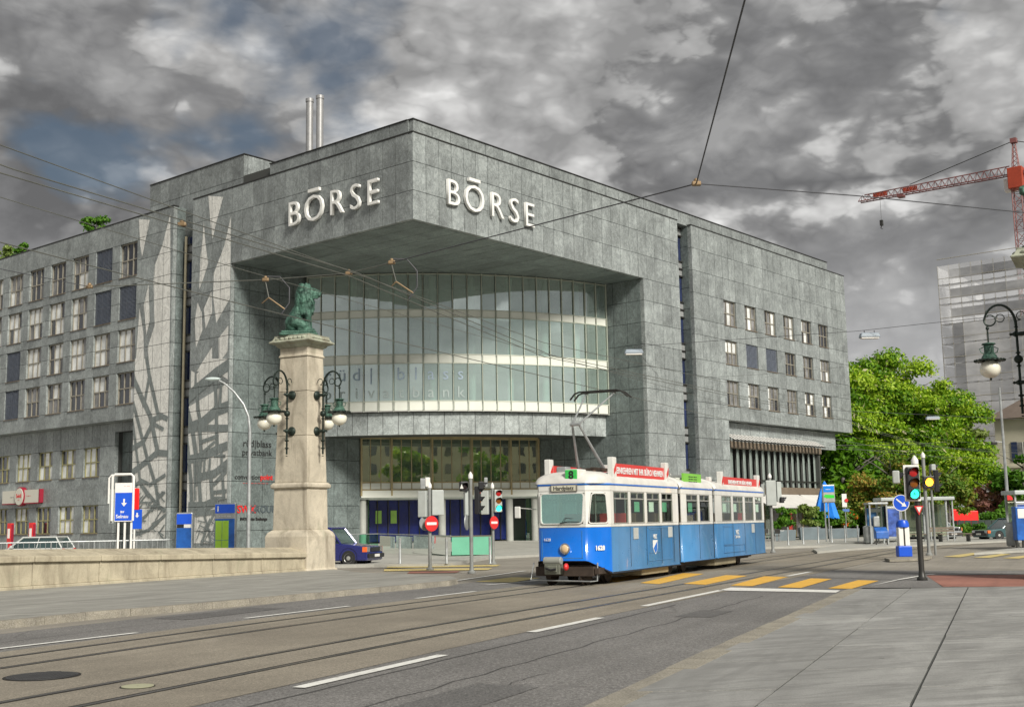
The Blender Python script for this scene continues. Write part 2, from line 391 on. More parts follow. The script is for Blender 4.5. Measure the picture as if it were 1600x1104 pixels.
# set back parapet and the tall block behind
clad((.55, .5, 0), U, -V, 0, 51.7, TOP + .08, 23.93, step=1.5, bias=.88)
clad((.5, 0, 0), V, -U, .8, 12.9, TOP + .08, 23.93, step=1.5, bias=.85)
clad((1.2, 0, 0), V, -U, 16.4, 27.0, 20.9, 25.5, step=1.2, bias=.82)
clad((1.2, 16.4, 0), U, -V, TH, 8, TOP, 25.5, step=1.2, bias=1.05)
# solid cores behind the slabs (dark where the joints look in)
mb = MB()
for a, b in [((TH, TH, SOF + .12), (26.86 - TH, 20.15 - TH, TOP)), ((TH, 16 + TH, 0), (12, 20.15 - TH, SOF + .12)), ((22.25 + TH, TH, 0), (26.86 - TH, 14, SOF + .12)),
             ((28.7 + TH, TH, 9.05), (54.5, 16, TOP)), ((28.7 + TH, TH, 0), (33.05, 16, 9.05)), ((33.05, 1.06, 7.4), (52.6, 16, 9.05)),
             ((TH, 22.3 + TH, 9.15), (14, 60, TOP)), ((TH, 22.3 + TH, 0), (14, 26.4, 9.15)), ((1.2, 30.05, 0), (14, 60, 9.15)), ((1.8, 26.4, 0), (14, 30.05, 9.15)), ((1.2, 26.4, 8.4), (2.7, 30.05, 9.15)),
             ((.85, .8, TOP), (52.2, 16, 23.9)), ((.8, .8, TOP), (10, 12.9, 23.9)), ((1.5, 16.7, 18.1), (20, 27, 25.48)), ((26.86 - TH, 1.05, 0), (28.7 + TH, 16, TOP - .2)), ((1.05, 20.15 - TH, 0), (14, 22.3 + TH, 20.95)),
             ((52.6, 1.06, 8.0), (52.9, 12, 9.0))]:
    mb.box(a, b)
mb.build('wall_core', M['joint'], BLD)
mb = MB(); mb.tone = True      # flat roofs and cheek walls of the setbacks
mb.box((.3, .3, TOP - .02), (54.45, 16, TOP + .03)); mb.box((.3, 22.6, TOP - .02), (14, 60, TOP + .03))
mb.box((54.3, .02, 8.98), (54.5, 16, TOP - .03)); mb.box((52.0, .5, TOP), (52.25, 16, 23.9))
mb.build('roof_deck', M['stone'], BLD)
cap = MB()                      # thin dark copings; those at TOP also draw the parapet reveal's shadow line
for a, b in [((-.03, -.03, TOP), (26.9, .45, TOP + .07)), ((-.03, .45, TOP), (.45, 20.15, TOP + .07)), ((28.66, -.03, TOP), (54.53, .4, TOP + .07)), ((-.03, 22.27, TOP), (.4, 60, TOP + .07)),
             ((.50, .45, 23.93), (52.3, .9, 23.99)), ((.45, .9, 23.93), (.9, 12.9, 23.99)), ((1.15, 16.35, 25.5), (1.6, 27, 25.56)), ((1.6, 16.35, 25.5), (20, 16.8, 25.56))]:
    cap.box(a, b)
cap.build('coping', M['metal_dark'], BLD)

PANELS.sort(key=lambda p: -p[0])
for sc_, c, t_, k_ in PANELS[:300]:
    m_ = MB(); m_.tone = True; m_.hexa(c, 0, t_); m_.build('stone_panel', M[k_], BLD)
rest = {}
for sc_, c, t_, k_ in PANELS[300:]:
    rest.setdefault(k_, MB()).hexa(c, 0, t_)
for k_, m_ in rest.items():
    m_.tone = True; tag(m_.build('stone_panel', M[k_], BLD), kind='stuff')

# ---- wing windows: frame (> pane, sill, blind)
def winmesh(wd, ht, cols, splitz):
    f = MB(); d0, d1 = .13, .21; b = .06
    for x in (0, wd - b): f.box((x, d0, 0), (x + b, d1 + .05, ht))
    for z in (0, ht - b): f.box((b, d0, z), (wd - b, d1 + .05, z + b))
    for i in range(1, cols):
        x = wd * i / cols; f.box((x - .035, d0 + .01, b), (x + .035, d1 + .04, ht - b))
    z = ht * splitz; f.box((b, d0 + .012, z - .04), (wd - b, d1 + .035, z + .04))
    return f
def panemesh(wd, ht, cols, splitz, ms):
    f = MB(); z = ht * splitz
    for i in range(cols):
        for j, (z0, z1) in enumerate(((.07, z - .04), (z + .04, ht - .07))):
            f.box((wd * i / cols + .05, .20, z0), (wd * (i + 1) / cols - .05, .22, z1), ms[i * 2 + j])
    return f
WM = {}
def window(kind, wd, ht, loc, rot, frame='winframe', rs=random.Random(3)):
    wd, ht = round(wd, 2), round(ht, 2); key = (wd, ht, frame)
    cols = 3
    if key not in WM:
        WM[key] = winmesh(wd, ht, cols, .5).mesh('window', M[frame])
        WM[key + ('sill',)] = MB().box((-.02, -.06, -.05), (wd + .02, .17, .0)).mesh('sill', M['stone'] if 0 else M['brown_beam'])
        bb = MB()
        n_ = int(ht / .09)
        for i in range(n_):
            z = i * ht / n_; bb.add([(.02, .06, z), (wd - .02, .06, z), (wd - .02, .11, z + ht / n_ * .93), (.02, .11, z + ht / n_ * .93)], [(0, 1, 2, 3)])
        WM[key + ('blind',)] = bb.mesh('blind', M['blind'])
    o = inst('window', WM[key], BLD, loc, rot)
    var = rs.randrange(4); k2 = key + (kind, var)
    if k2 not in WM:
        pool = {'light': [0, 0, 0, 1, 1, 2], 'mid': [0, 1, 1, 2, 2], 'dark': [2, 2, 2, 2, 1], 'blind': [2]}[kind]
        WM[k2] = panemesh(wd, ht, cols, .5, [rs.choice(pool) for _ in range(6)]).mesh('pane', [M['pane_light'], M['pane_mid'], M['pane_dark']])
    inst('pane', WM[k2], o); inst('sill', WM[key + ('sill',)], o)
    if kind == 'blind': inst('blind', WM[key + ('blind',)], o)
    return o
RK = ['light', 'light', 'light', 'light', 'light', 'dark'], ['light', 'blind', 'blind', 'mid', 'dark', 'light'], ['light', 'light', 'light', 'light', 'mid', 'mid']
for i, (a, b, z0, z1) in enumerate(RW): window(RK[i % 3][i // 3], b - a, z1 - z0, (a, 0, z0), (0, 0, 0))
LK = (['dark', 'blind', 'light', 'dark', 'dark', 'light', 'mid', 'light'], ['blind', 'blind', 'light', 'light', 'light', 'light', 'light', 'mid'],
      ['light', 'light', 'light', 'light', 'light', 'blind', 'light', 'light'], ['mid', 'light', 'dark', 'mid', 'mid', 'blind', 'light', 'mid'])
for i, (a, b, z0, z1) in enumerate(LW): window(LK[i % 4][i // 4], b - a, z1 - z0, (0, b, z0), (0, 0, -math.pi / 2))
for i, (a, b, z0, z1) in enumerate(GW): window(('light', 'mid', 'mid', 'light', 'mid', 'mid')[i // 2] if i % 2 == 0 else ('mid', 'mid', 'dark', 'mid', 'dark', 'mid')[i // 2], b - a, z1 - z0, (.9, b, z0), (0, 0, -math.pi / 2), 'winframe_green')
# ---- slot glazing
M['pane_blue'] = mat('dark_blue_pane', (.02, .03, .08), .08, 0, .3, .6, spec=.8); M['stone_sp'] = mat('grey_spandrel', (.26, .27, .27), .5)
for nm, O, A, n_, hi in (('slot_left', (.98, 20.15, 0), V, -U, 20.9), ('slot_right', (26.86, .98, 0), U, -V, 22.3)):
    O = Vector(O); s_ = MB()
    s_.prism([O + A * .02, O + A * (2.12 if nm == 'slot_left' else 1.8), O + A * (2.12 if nm == 'slot_left' else 1.8) + Z * hi, O + A * .02 + Z * hi], n_ * .05)
    p_ = s_.build('slot_glazing', M['pane_blue'], BLD)
    z = 1.1
    while z < hi:
        for dz in (0, .55, 1.1): MB().obox(O + A * .95 + n_ * .12 + Z * (z + dz), A * .9, n_ * .07, Z * .05).build('transom', M['metal_dark'], p_)
        MB().obox(O + A * .95 + n_ * .08 + Z * (z + .28), A * .88, n_ * .02, Z * .22).build('slot_spandrel', M['stone_sp'], p_); MB().obox(O + A * .95 + n_ * .08 + Z * (z + .83), A * .88, n_ * .02, Z * .22).build('slot_spandrel', M['stone_sp'], p_)
        z += 3.02
    if nm == 'slot_right': continue
    t_ = MB(); t_.tube([O + A * (1.72 if nm == 'slot_left' else 1.35) + n_ * .26, O + A * (1.72 if nm == 'slot_left' else 1.35) + n_ * .26 + Z * hi], .10, 10); t_.build('downpipe', M['goldpipe'], p_, True)

# ---- curved glazing
E0, E1, SAG = Vector((6.0, 15.75)), Vector((22.22, 3.2)), 2.5
ch = E1 - E0; ln = ch.length; mid = (E0 + E1) / 2; nv = Vector((-ch.y, ch.x)).normalized()
if nv.x + nv.y > 0: nv = -nv
RAD = (ln * ln / 4 + SAG * SAG) / (2 * SAG); CC = mid - nv * (RAD - SAG)
a0 = math.atan2(E0.y - CC.y, E0.x - CC.x) % (2 * math.pi); a1 = math.atan2(E1.y - CC.y, E1.x - CC.x) % (2 * math.pi)
NB = 22
def arc(t, r=0., z=0.):
    a = a0 + (a1 - a0) * t; return Vector((CC.x + (RAD + r) * math.cos(a), CC.y + (RAD + r) * math.sin(a), z))
def ring(m_, r0, r1, z0, z1, k=0, n_=NB, ta=0., tb=1.):
    for i in range(n_):
        t, q = ta + (tb - ta) * i / n_, ta + (tb - ta) * (i + 1) / n_
        m_.hexa([arc(t, r1, z0), arc(q, r1, z0), arc(q, r0, z0), arc(t, r0, z0), arc(t, r1, z1), arc(q, r1, z1), arc(q, r0, z1), arc(t, r0, z1)], k)
cg = MB(); ring(cg, -.06, .05, 8.925, 8.995)
M['mull'] = mat('pale_green_mullion', (.50, .53, .45), .4, 0, .1)
CG = cg.build('curved_glazing', M['alu'], BLD)
for z in (9.6, 12.07, 12.65, 15.12, 15.6, 17.98):
    tz = MB(); ring(tz, -.06, .05, z - .03, z + .03); tz.build('transom', M['mull'], CG)
fl = MB()
for z in (9.05, 12.12, 15.17): ring(fl, -5.5, -.12, z, z + .42)
fl.build('floor_slab', M['interior'], CG)
bk = MB(); ring(bk, -5.8, -5.6, 9.0, SOF); bk.build('office_wall', M['interior'], CG)
for i in range(1, 8):
    c_ = arc(i / 7.6, -1.3); c2 = MB(); c2.lathe([(.24, 9.0), (.24, SOF)], 12, (c_.x, c_.y, 0)); c2.build('column', M['intcol'], CG, True)
rows = ((9.635, 12.035), (12.685, 15.085), (15.635, 17.945)); sps = ((9.0, 9.565), (12.105, 12.615), (15.155, 15.565))
for i in range(NB):
    t, q = (i + .06) / NB, (i + .94) / NB
    for z0, z1 in rows:
        p_ = MB(); p_.poly([arc(t, 0, z0), arc(q, 0, z0), arc(q, 0, z1), arc(t, 0, z1)]); p_.build('pane', M['curve_glass'], CG)
    for z0, z1 in sps:
        p_ = MB(); p_.hexa([arc(t, .03, z0), arc(q, .03, z0), arc(q, -.03, z0), arc(t, -.03, z0), arc(t, .03, z1), arc(q, .03, z1), arc(q, -.03, z1), arc(t, -.03, z1)]); p_.build('spandrel', M['spandrel'], CG)
for i in range(NB + 1):
    c_ = arc(i / NB, .06); d_ = (arc(i / NB, 1) - arc(i / NB, 0)); s_ = Vector((-d_.y, d_.x, 0))
    p_ = MB(); p_.obox((c_.x, c_.y, (8.9 + SOF) / 2), d_ * .06, s_ * .016, Z * ((SOF - 8.9) / 2)); p_.build('mullion', M['mull'], CG)
M['glass_letter'] = plain('grey_blue_film_letter', (.30, .38, .46), .5)
M['glass_letter_pale'] = plain('pale_film_letter', (.33, .39, .38), .5)
pjs = []                         # one letter per pane
for i in range(NB):
    c_ = bw(*arc((i + .5) / NB, .02, 11.)); q = c_ - EYE; pjs.append(800 + F * q.dot(RT) / q.dot(FW))
for line, z, mk, sz in (('rüd|.blass', 11.35, 'glass_letter', 1.15), ('privatbank', 10.15, 'glass_letter_pale', 1.05)):
    for k, chx in enumerate(line):
        if chx == '.': continue
        i = min(range(NB), key=lambda j: abs(pjs[j] - 711)) - (len(line) - 1 - k); c_ = arc((i + .5) / NB, .035, z)
        d_ = arc((i + .5) / NB, 1) - arc((i + .5) / NB, 0)
        inst('lettering', textmesh(chx, sz, M[mk], .004), CG, c_, (math.pi / 2, 0, math.atan2(d_.y, d_.x) + math.pi / 2))
# stone drum under the glass
dr = MB(); ring(dr, -3.2, -.62, 7.50, 8.9); ring(dr, -4, -.1, 8.9, 8.955); dr.build('drum_core', M['joint'], BLD)
for i in range(NB - 1):
    t, q = (i + .015) / (NB - 1), (i + .985) / (NB - 1)
    p_ = MB(); p_.tone = True
    p_.hexa([arc(t, -.28, 7.46), arc(q, -.28, 7.46), arc(q, -.62, 7.46), arc(t, -.62, 7.46), arc(t, -.28, 8.88), arc(q, -.28, 8.88), arc(q, -.62, 8.88), arc(t, -.62, 8.88)], 0, rp.uniform(1.15, 1.4))
    p_.build('drum_panel', M['stone'], BLD)
# ---- lobby glazing under the drum and the entrance
LA, LB = Vector((10.95, 16.0, 0)), Vector((22.25, 9.43, 0)); LD = (LB - LA); LL = LD.length; LD.normalize(); LN = Vector((LD.y, -LD.x, 0))
if LN.x + LN.y > 0: LN = -LN
def lp(s, d=0., z=0.): return LA + LD * s + LN * d + Z * z
lf = MB()
lf.obox(lp(LL / 2, -.1, 7.65), LD * (LL / 2 - .02), LN * .09, Z * .1)
lf.obox(lp(LL / 2, -.1, 4.58), LD * (LL / 2 - .02), LN * .06, Z * .04); lf.obox(lp(LL / 2, -.1, 4.08), LD * (LL / 2 - .02), LN * .07, Z * .04)
LG = lf.build('lobby_glazing', M['bronze'], BLD)
p_ = MB(); p_.obox(lp(LL / 2, -.05, 3.79), LD * (LL / 2 - .04), LN * .16, Z * .24); p_.build('fascia_band', M['spandrel'], LG)
p_ = MB(); p_.obox(lp(LL / 2, -3.0, 3.5), LD * (LL / 2), LN * 2.9, Z * .06); p_.obox(lp(LL / 2, -1.6, 7.9), LD * (LL / 2 + 1), LN * 3.2, Z * .05); p_.build('ceiling_slab', M['interior'], LG)
NP = 18
for i in range(NP):
    s0, s1 = LL * i / NP + .03, LL * (i + 1) / NP - .03
    p_ = MB(); p_.poly([lp(s0, -.1, 4.62), lp(s1, -.1, 4.62), lp(s1, -.1, 7.55), lp(s0, -.1, 7.55)]); p_.build('pane', M['lobby_glass'], LG)
    p_ = MB(); p_.obox(lp((s0 + s1) / 2, -.1, 4.33), LD * ((s1 - s0) / 2), LN * .03, Z * .2); p_.build('spandrel', M['spandrel'], LG)
for i in range(NP + 1):
    big = i in (0, 3, 7, 11, 15, 18)
    p_ = MB(); p_.obox(lp(min(max(LL * i / NP, .06), LL - .06), -.02 if big else -.1, 5.82 if not big else 5.65), LD * (.06 if big else .025), LN * (.16 if big else .06), Z * (1.72 if not big else 1.98)); p_.build('mullion', M['bronze'], LG)
p_ = MB(); p_.obox(lp(LL / 2, -6, 4), LD * (LL / 2 + 1), LN * .1, Z * 4); p_.build('lobby_wall', M['interior'], LG)
ENT = MB(); ENT.obox(lp(LL / 2, -3.2, 1.97), LD * (LL / 2 - .1), LN * .05, Z * 1.45)
EN = ENT.build('entrance_screen', M['entrance_blue'], BLD)
for i in range(17):
    p_ = MB(); p_.obox(lp(.4 + i * (LL - .8) / 16, -3.1, 1.97), LD * .03, LN * .05, Z * 1.45); p_.build('door_frame', M['metal_dark'], EN)
for s_ in (2.0, 3.1):
    p_ = MB(); p_.obox(lp(s_, -3.08, 2.25), LD * .22, LN * .02, Z * .45); p_.build('green_poster', mat('lime_poster', (.35, .62, .12), .5), EN)
for s_ in (.25, 5.9, 10.9, 12.85):
    c_ = lp(s_, -.45); p_ = MB(); p_.lathe([(.26, .2), (.26, 3.46)], 14, (c_.x, c_.y, 0)); p_.build('entrance_column', mat('pale_concrete_column', (.36, .37, .34), .7), BLD, True)
p_ = MB(); p_.obox(lp(.75, -1.2, 1.9), LD * .05, LN * .5, Z * 1.5); p_.build('glass_door', M['grn_pane'], BLD)
p_ = MB(); p_.obox(lp(LL - .55, -.7, 1.9), LD * .3, LN * .03, Z * 1.5); p_.build('glass_door', M['grn_pane'], BLD)
# ---- BÖRSE letters
for tr, rz in ((lambda a: (a, -.14, 0), 0.), (lambda a: (-.14, 12.78 - a, 0), -math.pi / 2)):
    for chx, a_, sc_ in (('B', 3.03, 1.), ('O', 4.83, 1.06), ('R', 6.78, 1.), ('S', 8.38, 1.), ('E', 9.80, 1.)):
        me = textmesh(chx, 2.16, M['letter'], .09, -.018)
        x, y, z = tr(a_); o = inst('letter', me, BLD, (x, y, 20.02), (math.pi / 2, 0, rz), (sc_, sc_, 1))
    x, y, z = tr(4.83); p_ = MB(); p_.box((-.48, -.1, -.09), (.48, .1, .09)); p_.build('letter', M['letter'], BLD, loc=(x, y, 21.19), rot=(0, 0, rz))
# ---- company names on the return wall
M['ink'] = plain('black_sign_ink', (.02, .02, .02), .6); M['sign_red'] = plain('red_sign', (.62, .02, .02), .5); M['sign_grey'] = plain('slate_sign', (.07, .09, .10), .5)
for txt, a_, z, sz, mk in (('rüd|blass', 2.2, 6.85, .62, 'ink'), ('privatbank', 2.2, 6.3, .55, 'ink'), ('convention', 1.5, 4.78, .44, 'ink'), ('point', 2.95, 4.78, .46, 'sign_red'), ('-- ---- --- -- --- ---- --', 2.1, 4.42, .24, 'sign_red'),
                           ('SWX', 1.42, 2.78, .64, 'sign_red'), ('GROUP', 2.68, 2.78, .60, 'sign_grey'), ('SWX Swiss Exchange', 2.0, 2.2, .24, 'ink')):
    inst('lettering', textmesh(txt, sz, M[mk], .01, .012 if 'SWX' in txt or txt in ('GROUP', 'point') else .0), BLD, (a_, 15.97, z), (math.pi / 2, 0, 0))
# ---- pale etched map pattern on the two towers, cut along the slab joints
def clip(poly, lo, hi, ax):
    for lim, sg in ((lo, 1), (hi, -1)):
        out = []
        for i in range(len(poly)):
            p, q = poly[i - 1], poly[i]; dp, dq = (p[ax] - lim) * sg, (q[ax] - lim) * sg
            if dp >= 0: out.append(p)
            if dp * dq < 0:
                t = dp / (dp - dq); out.append((p[0] + (q[0] - p[0]) * t, p[1] + (q[1] - p[1]) * t))
        poly = out
        if len(poly) < 3: return []
    return poly
def pat(polys, v0, v1, z0, z1, key, off):
    ga, gz = grid(v0, v1, 1.03), grid(0, SOF, 1.5) if v0 < 20 else grid(0, TOP, 1.5)
    if v0 < 20: gz = gz + grid(SOF, TOP, 1.5)[1:]
    m_ = MB(); m_.tone = True
    for n_po, po in enumerate(polys):
        off += .0006
        if key == 'etch': m_ = MB(); m_.tone = True
        for p, q in zip(ga, ga[1:]):
            for r_, s_ in zip(gz, gz[1:]):
                c = clip(clip(po, p + .016, q - .016, 0), r_ + .016, s_ - .016, 1)
                if len(c) >= 3: m_.poly([(-off, a, b) for a, b in c], 0, 1.)
        if key == 'etch' and m_.f: m_.build('etched_pattern', M[key], BLD)
    if key != 'etch': tag(m_.build('etched_line', M[key], BLD), kind='stuff')
def Lz(ox, oy, sc): return lambda x, y: tuple(bL(ox + x / sc, oy + y / sc))[1:]
za, zb = Lz(200, 300, 3.944), Lz(200, 560, 3.68)
T2a = [[(68, 168), (136, 172), (110, 290), (88, 400), (76, 330)], [(262, 135), (262, 560), (255, 1104), (135, 1104), (122, 960), (165, 820), (158, 560), (165, 455), (215, 320)],
       [(128, 565), (135, 790), (115, 880), (98, 700)], [(72, 715), (95, 860), (105, 1104), (45, 1104)]]
T1a = [[(496, 24), (588, 30), (545, 190), (522, 290), (510, 200)], [(468, 180), (480, 330), (495, 440), (470, 520), (440, 600), (448, 400), (460, 300)],
       [(636, 150), (630, 655), (545, 805), (525, 640), (530, 500), (595, 330)], [(515, 610), (520, 740), (480, 840), (468, 720)], [(430, 680), (455, 740), (460, 850), (420, 960), (412, 800)],
       [(620, 820), (615, 980), (560, 1055), (560, 900)], [(520, 955), (520, 1104), (425, 1104), (470, 1030)]]
T2p = [[za(*p) for p in q] for q in T2a] + [[zb(*p) for p in [(38, 0), (240, 0), (212, 1040), (8, 1040), (20, 300)]]]
T1p = [[za(*p) for p in q] for q in T1a] + [[zb(*p) for p in q] for q in ([(395, 90), (480, 0), (575, 0), (575, 120), (500, 70), (398, 165)], [(365, 70), (385, 80), (380, 195), (362, 200)],
       [(345, 280), (575, 140), (575, 800), (500, 820), (500, 1060), (380, 1060), (330, 900), (340, 500)])]
pat(T2p, 22.3, 26.4, 0, TOP, 'etch', .012); pat(T1p, 16.0, 20.15, 0, TOP, 'etch', .012)
def lines(fn, ls):
    out = []
    for pts, wd in ls:
        q = [Vector((*fn(*p), 0)) for p in pts]
        for p, r_ in zip(q, q[1:]):
            d = (r_ - p); n_ = Vector((-d.y, d.x, 0)).normalized() * (wd / 2); e = d.normalized() * (wd * .3)
            out.append([tuple((c)[:2]) for c in (p - e + n_, r_ + e + n_, r_ + e - n_, p - e - n_)])
    return out
rl = random.Random(4)
L2 = [([(110, 0), (125, 100), (175, 320), (225, 345)], .36), ([(125, 100), (95, 270), (40, 130), (30, 60)], .3), ([(40, 130), (130, 330), (170, 520)], .42), ([(25, 230), (60, 360), (110, 560), (165, 740), (180, 860)], .32),
      ([(20, 520), (90, 480), (130, 400), (150, 350), (200, 330)], .38), ([(20, 660), (110, 590), (170, 540), (225, 545)], .42), ([(22, 300), (55, 560), (75, 720), (120, 790)], .26), ([(170, 520), (165, 560)], .3),
      ([(30, 740), (80, 700), (130, 725), (215, 670)], .26), ([(150, 350), (160, 380), (205, 405)], .25), ([(75, 720), (180, 850), (215, 870)], .26), ([(20, 1020), (120, 985), (215, 900)], .22), ([(40, 690), (60, 800), (80, 1000)], .2),
      ([(200, 770), (110, 900), (30, 960)], .2), ([(165, 760), (190, 790), (215, 770)], .18)]
for _ in range(30):
    x, y = rl.uniform(20, 205), rl.uniform(760, 1030); a = rl.choice((.7, -.8, .2, 1.3)) + rl.uniform(-.25, .25); l_ = rl.uniform(25, 80)
    x2, y2 = min(max(x + l_ * math.cos(a), 12), 214), min(y + l_ * math.sin(a), 1038); L2.append(([(x, y), (x2, y2)], rl.uniform(.07, .12)))
L1 = [([(345, 230), (400, 175), (510, 85), (575, 40)], .75), ([(350, 400), (430, 370), (510, 300), (575, 275)], .7), ([(400, 200), (405, 290), (420, 380)], .35), ([(505, 100), (510, 300), (515, 500)], .35),
      ([(345, 300), (375, 420), (395, 560), (400, 720)], .42), ([(350, 400), (575, 400)], .45), ([(355, 580), (440, 560), (520, 520), (575, 500)], .55), ([(420, 680), (500, 660), (575, 600)], .5), ([(415, 400), (425, 560), (412, 690), (420, 830)], .35),
      ([(360, 850), (440, 850), (510, 820)], .6), ([(480, 690), (490, 830)], .35), ([(340, 450), (365, 700), (370, 840)], .35), ([(500, 560), (560, 560)], .2), ([(500, 720), (575, 640)], .3), ([(490, 770), (575, 760)], .25), ([(490, 800), (560, 800)], .18),
      ([(345, 900), (500, 880)], .3), ([(440, 890), (470, 1000), (480, 1060)], .2), ([(500, 890), (450, 990), (430, 1060)], .22), ([(540, 130), (530, 300)], .28), ([(420, 480), (505, 450)], .25), ([(425, 545), (500, 480)], .2),
      ([(445, 580), (440, 670)], .22), ([(475, 580), (470, 660)], .22), ([(385, 590), (390, 810)], .18), ([(540, 520), (545, 640), (555, 790)], .25)]
for _ in range(24):
    x, y = rl.uniform(380, 500), rl.uniform(930, 1050); a = rl.choice((.35, -1.2)) + rl.uniform(-.1, .1); l_ = rl.uniform(20, 70)
    L1.append(([(x, y), (min(x + l_ * math.cos(a), 505), min(max(y + l_ * math.sin(a), 900), 1062))], rl.uniform(.06, .1)))
pat(lines(zb, L2), 22.3, 26.4, 0, TOP, 'stone_line', .030); pat(lines(zb, L1), 16.0, 20.15, 0, TOP, 'stone_line', .030)
# ---- street storeys of the right wing: louvre screen, beams, canopy, shopfront, awnings
q0, q1 = 33.1, 48.9
p_ = MB(); p_.box((q0, .35, 6.95), (q1, .95, 7.45)); p_.build('upper_beam', M['brown_beam'], BLD)
p_ = MB(); p_.box((q0, .35, 3.55), (q1, .95, 4.1)); p_.build('lower_beam', M['brown_beam'], BLD)
p_ = MB(); p_.box((q0, 1.3, 0), (q1, 16, 7.39)); p_.box((q1 - .25, .5, 0.2), (q1, 1.3, 7.4)); p_.build('shop_core', M['joint'], BLD)
NLV = 16
for i in range(NLV):
    x = q0 + (q1 - q0) * (i + .5) / NLV
    o = MB().box((-.33, -.05, 0), (.33, .05, 2.84)).build('louvre', M['louvre'], BLD, loc=(x, .8, 4.11), rot=(0, 0, .35))
p_ = MB(); p_.box((q0, .55, 4.55), (q1, .62, 4.65)); p_.build('louvre_rail', M['metal_dark'], BLD)
for i in range(26):
    x = q0 + .2 + (q1 - q0 - 1.2) * i / 25
    MB().hexa([(x, -.35, 7.46), (x + .34, -.35, 7.46), (x + .6, .7, 7.98), (x + .26, .7, 7.98), (x, -.35, 7.5), (x + .34, -.35, 7.5), (x + .6, .7, 8.02), (x + .26, .7, 8.02)]).build('canopy_slat', M['awning'], BLD)
p_ = MB(); p_.box((q0, -.42, 7.40), (q1 - .8, -.36, 7.5)); p_.build('canopy_edge', M['metal_dark'], BLD)
for i in range(13):
    x = q0 + (q1 - q0 - .3) * i / 12
    s_ = MB().box((x, .95, .2), (x + (q1 - q0 - .3) / 12 - .1, 1.0, 3.5)).build('shop_window', M[('pane_mid', 'pane_dark', 'curve_glass')[i % 3]], BLD)
    MB().box((x - .08, .85, .2), (x, 1.05, 3.52)).build('frame', M['bronze'], s_)
for x0_, x1_, drop in ((35.5, 44.3, 2.0), (44.6, 49.4, 1.2)):
    n_ = int((x1_ - x0_) / .75); aw = MB()
    for i in range(n_):
        a = x0_ + (x1_ - x0_) * i / n_; b = x0_ + (x1_ - x0_) * (i + 1) / n_ - .02
        aw.hexa([(a, .3 - drop, 2.62), (b, .3 - drop, 2.62), (b, .34, 3.5), (a, .34, 3.5), (a, .3 - drop, 2.66), (b, .3 - drop, 2.66), (b, .34, 3.54), (a, .34, 3.54)])
    aw.box((x0_, .27 - drop, 2.45), (x1_, .3 - drop, 2.66)); aw.build('awning', M['awning'], BLD)
# ---- roof flues
for x, y in ((484, 155), (500, 150)):
    c_ = bl(at(x, y, 86)); MB().lathe([(.27, 22), (.27, c_.z - .25), (.31, c_.z - .25), (.31, c_.z), (.2, c_.z)], 14, (c_.x, c_.y, 0)).build('flue_pipe', M['pipe'], BLD, True)
# ================================================================== ground, road, rails, pavements
def asphalt(name, col, grain=.35, patch=.22, sp=38.):
    s = NT(name)
    c = s.mix(s.ramp(s.noise(.35, 5, .6, dist=.5), [(.3, 0.), (.7, 1.)]), cmul(col, 1 - patch), cmul(col, 1 + patch))
    st = s.ramp(s.noise(1., 4, .6, s.rot(s.pos, ROADA, (2.6, .07, 1))), [(.42, 0.), (.66, .4)])      # wheel polish along the lane
    c = s.mix(st, c, cmul(col, .62))
    g = s.noise(sp, 2, .8); c = s.mix(s.ramp(g, [(.38, grain), (.5, 0.)]), c, cmul(col, .35)); c = s.mix(s.ramp(g, [(.58, 0.), (.74, grain)]), c, cmul(col, 2.3))
    g2 = s.noise(22, 3, .7); c = s.mix(s.ramp(g2, [(.4, .35), (.6, 0.)]), c, cmul(col, .6))
    k = s.n('ShaderNodeTexVoronoi', feature='DISTANCE_TO_EDGE'); s.l(s.scale(s.pos, (.30, .30, .30)), k.inputs['Vector']); k.inputs['Scale'].default_value = 1
    cr = s.ramp(s.math('ADD', k.outputs['Distance'], s.math('MULTIPLY', s.noise(3, 4), .05)), [(.024, .5), (.034, 0.)])
    c = s.mix(s.math('MULTIPLY', cr, s.ramp(s.noise(.12, 2), [(.5, 0.), (.62, 1.)])), c, cmul(col, .4))
    s.bsdf(c, s.math('ADD', s.math('MULTIPLY', g2, .2), .68), 0, .35, g, .5, .01); return s.m
def _rot(s, v, ang, sc):
    m = s.n('ShaderNodeMapping'); s.l(v, m.inputs[0]); m.vector_type = 'POINT'
    r = s.n('ShaderNodeVectorRotate', rotation_type='Z_AXIS'); s.l(v, r.inputs['Vector']); r.inputs['Angle'].default_value = ang
    return s.scale(r.outputs[0], sc)
NT.rot = _rot
ROADA = rad(24.3)
RD, RN = Vector((math.sin(ROADA), math.cos(ROADA), 0)), Vector((math.cos(ROADA), -math.sin(ROADA), 0))
M['asphalt'] = asphalt('grey_asphalt', (.21, .204, .196), .9)
M['trackbed'] = asphalt('brown_worn_trackbed', (.285, .255, .205), .7, .3, 55.)
M['ground'] = asphalt('junction_asphalt', (.30, .278, .238), .4, .25, 60.)
M['redlane'] = asphalt('red_cycle_asphalt', (.33, .15, .115), .25, .3, 60.)
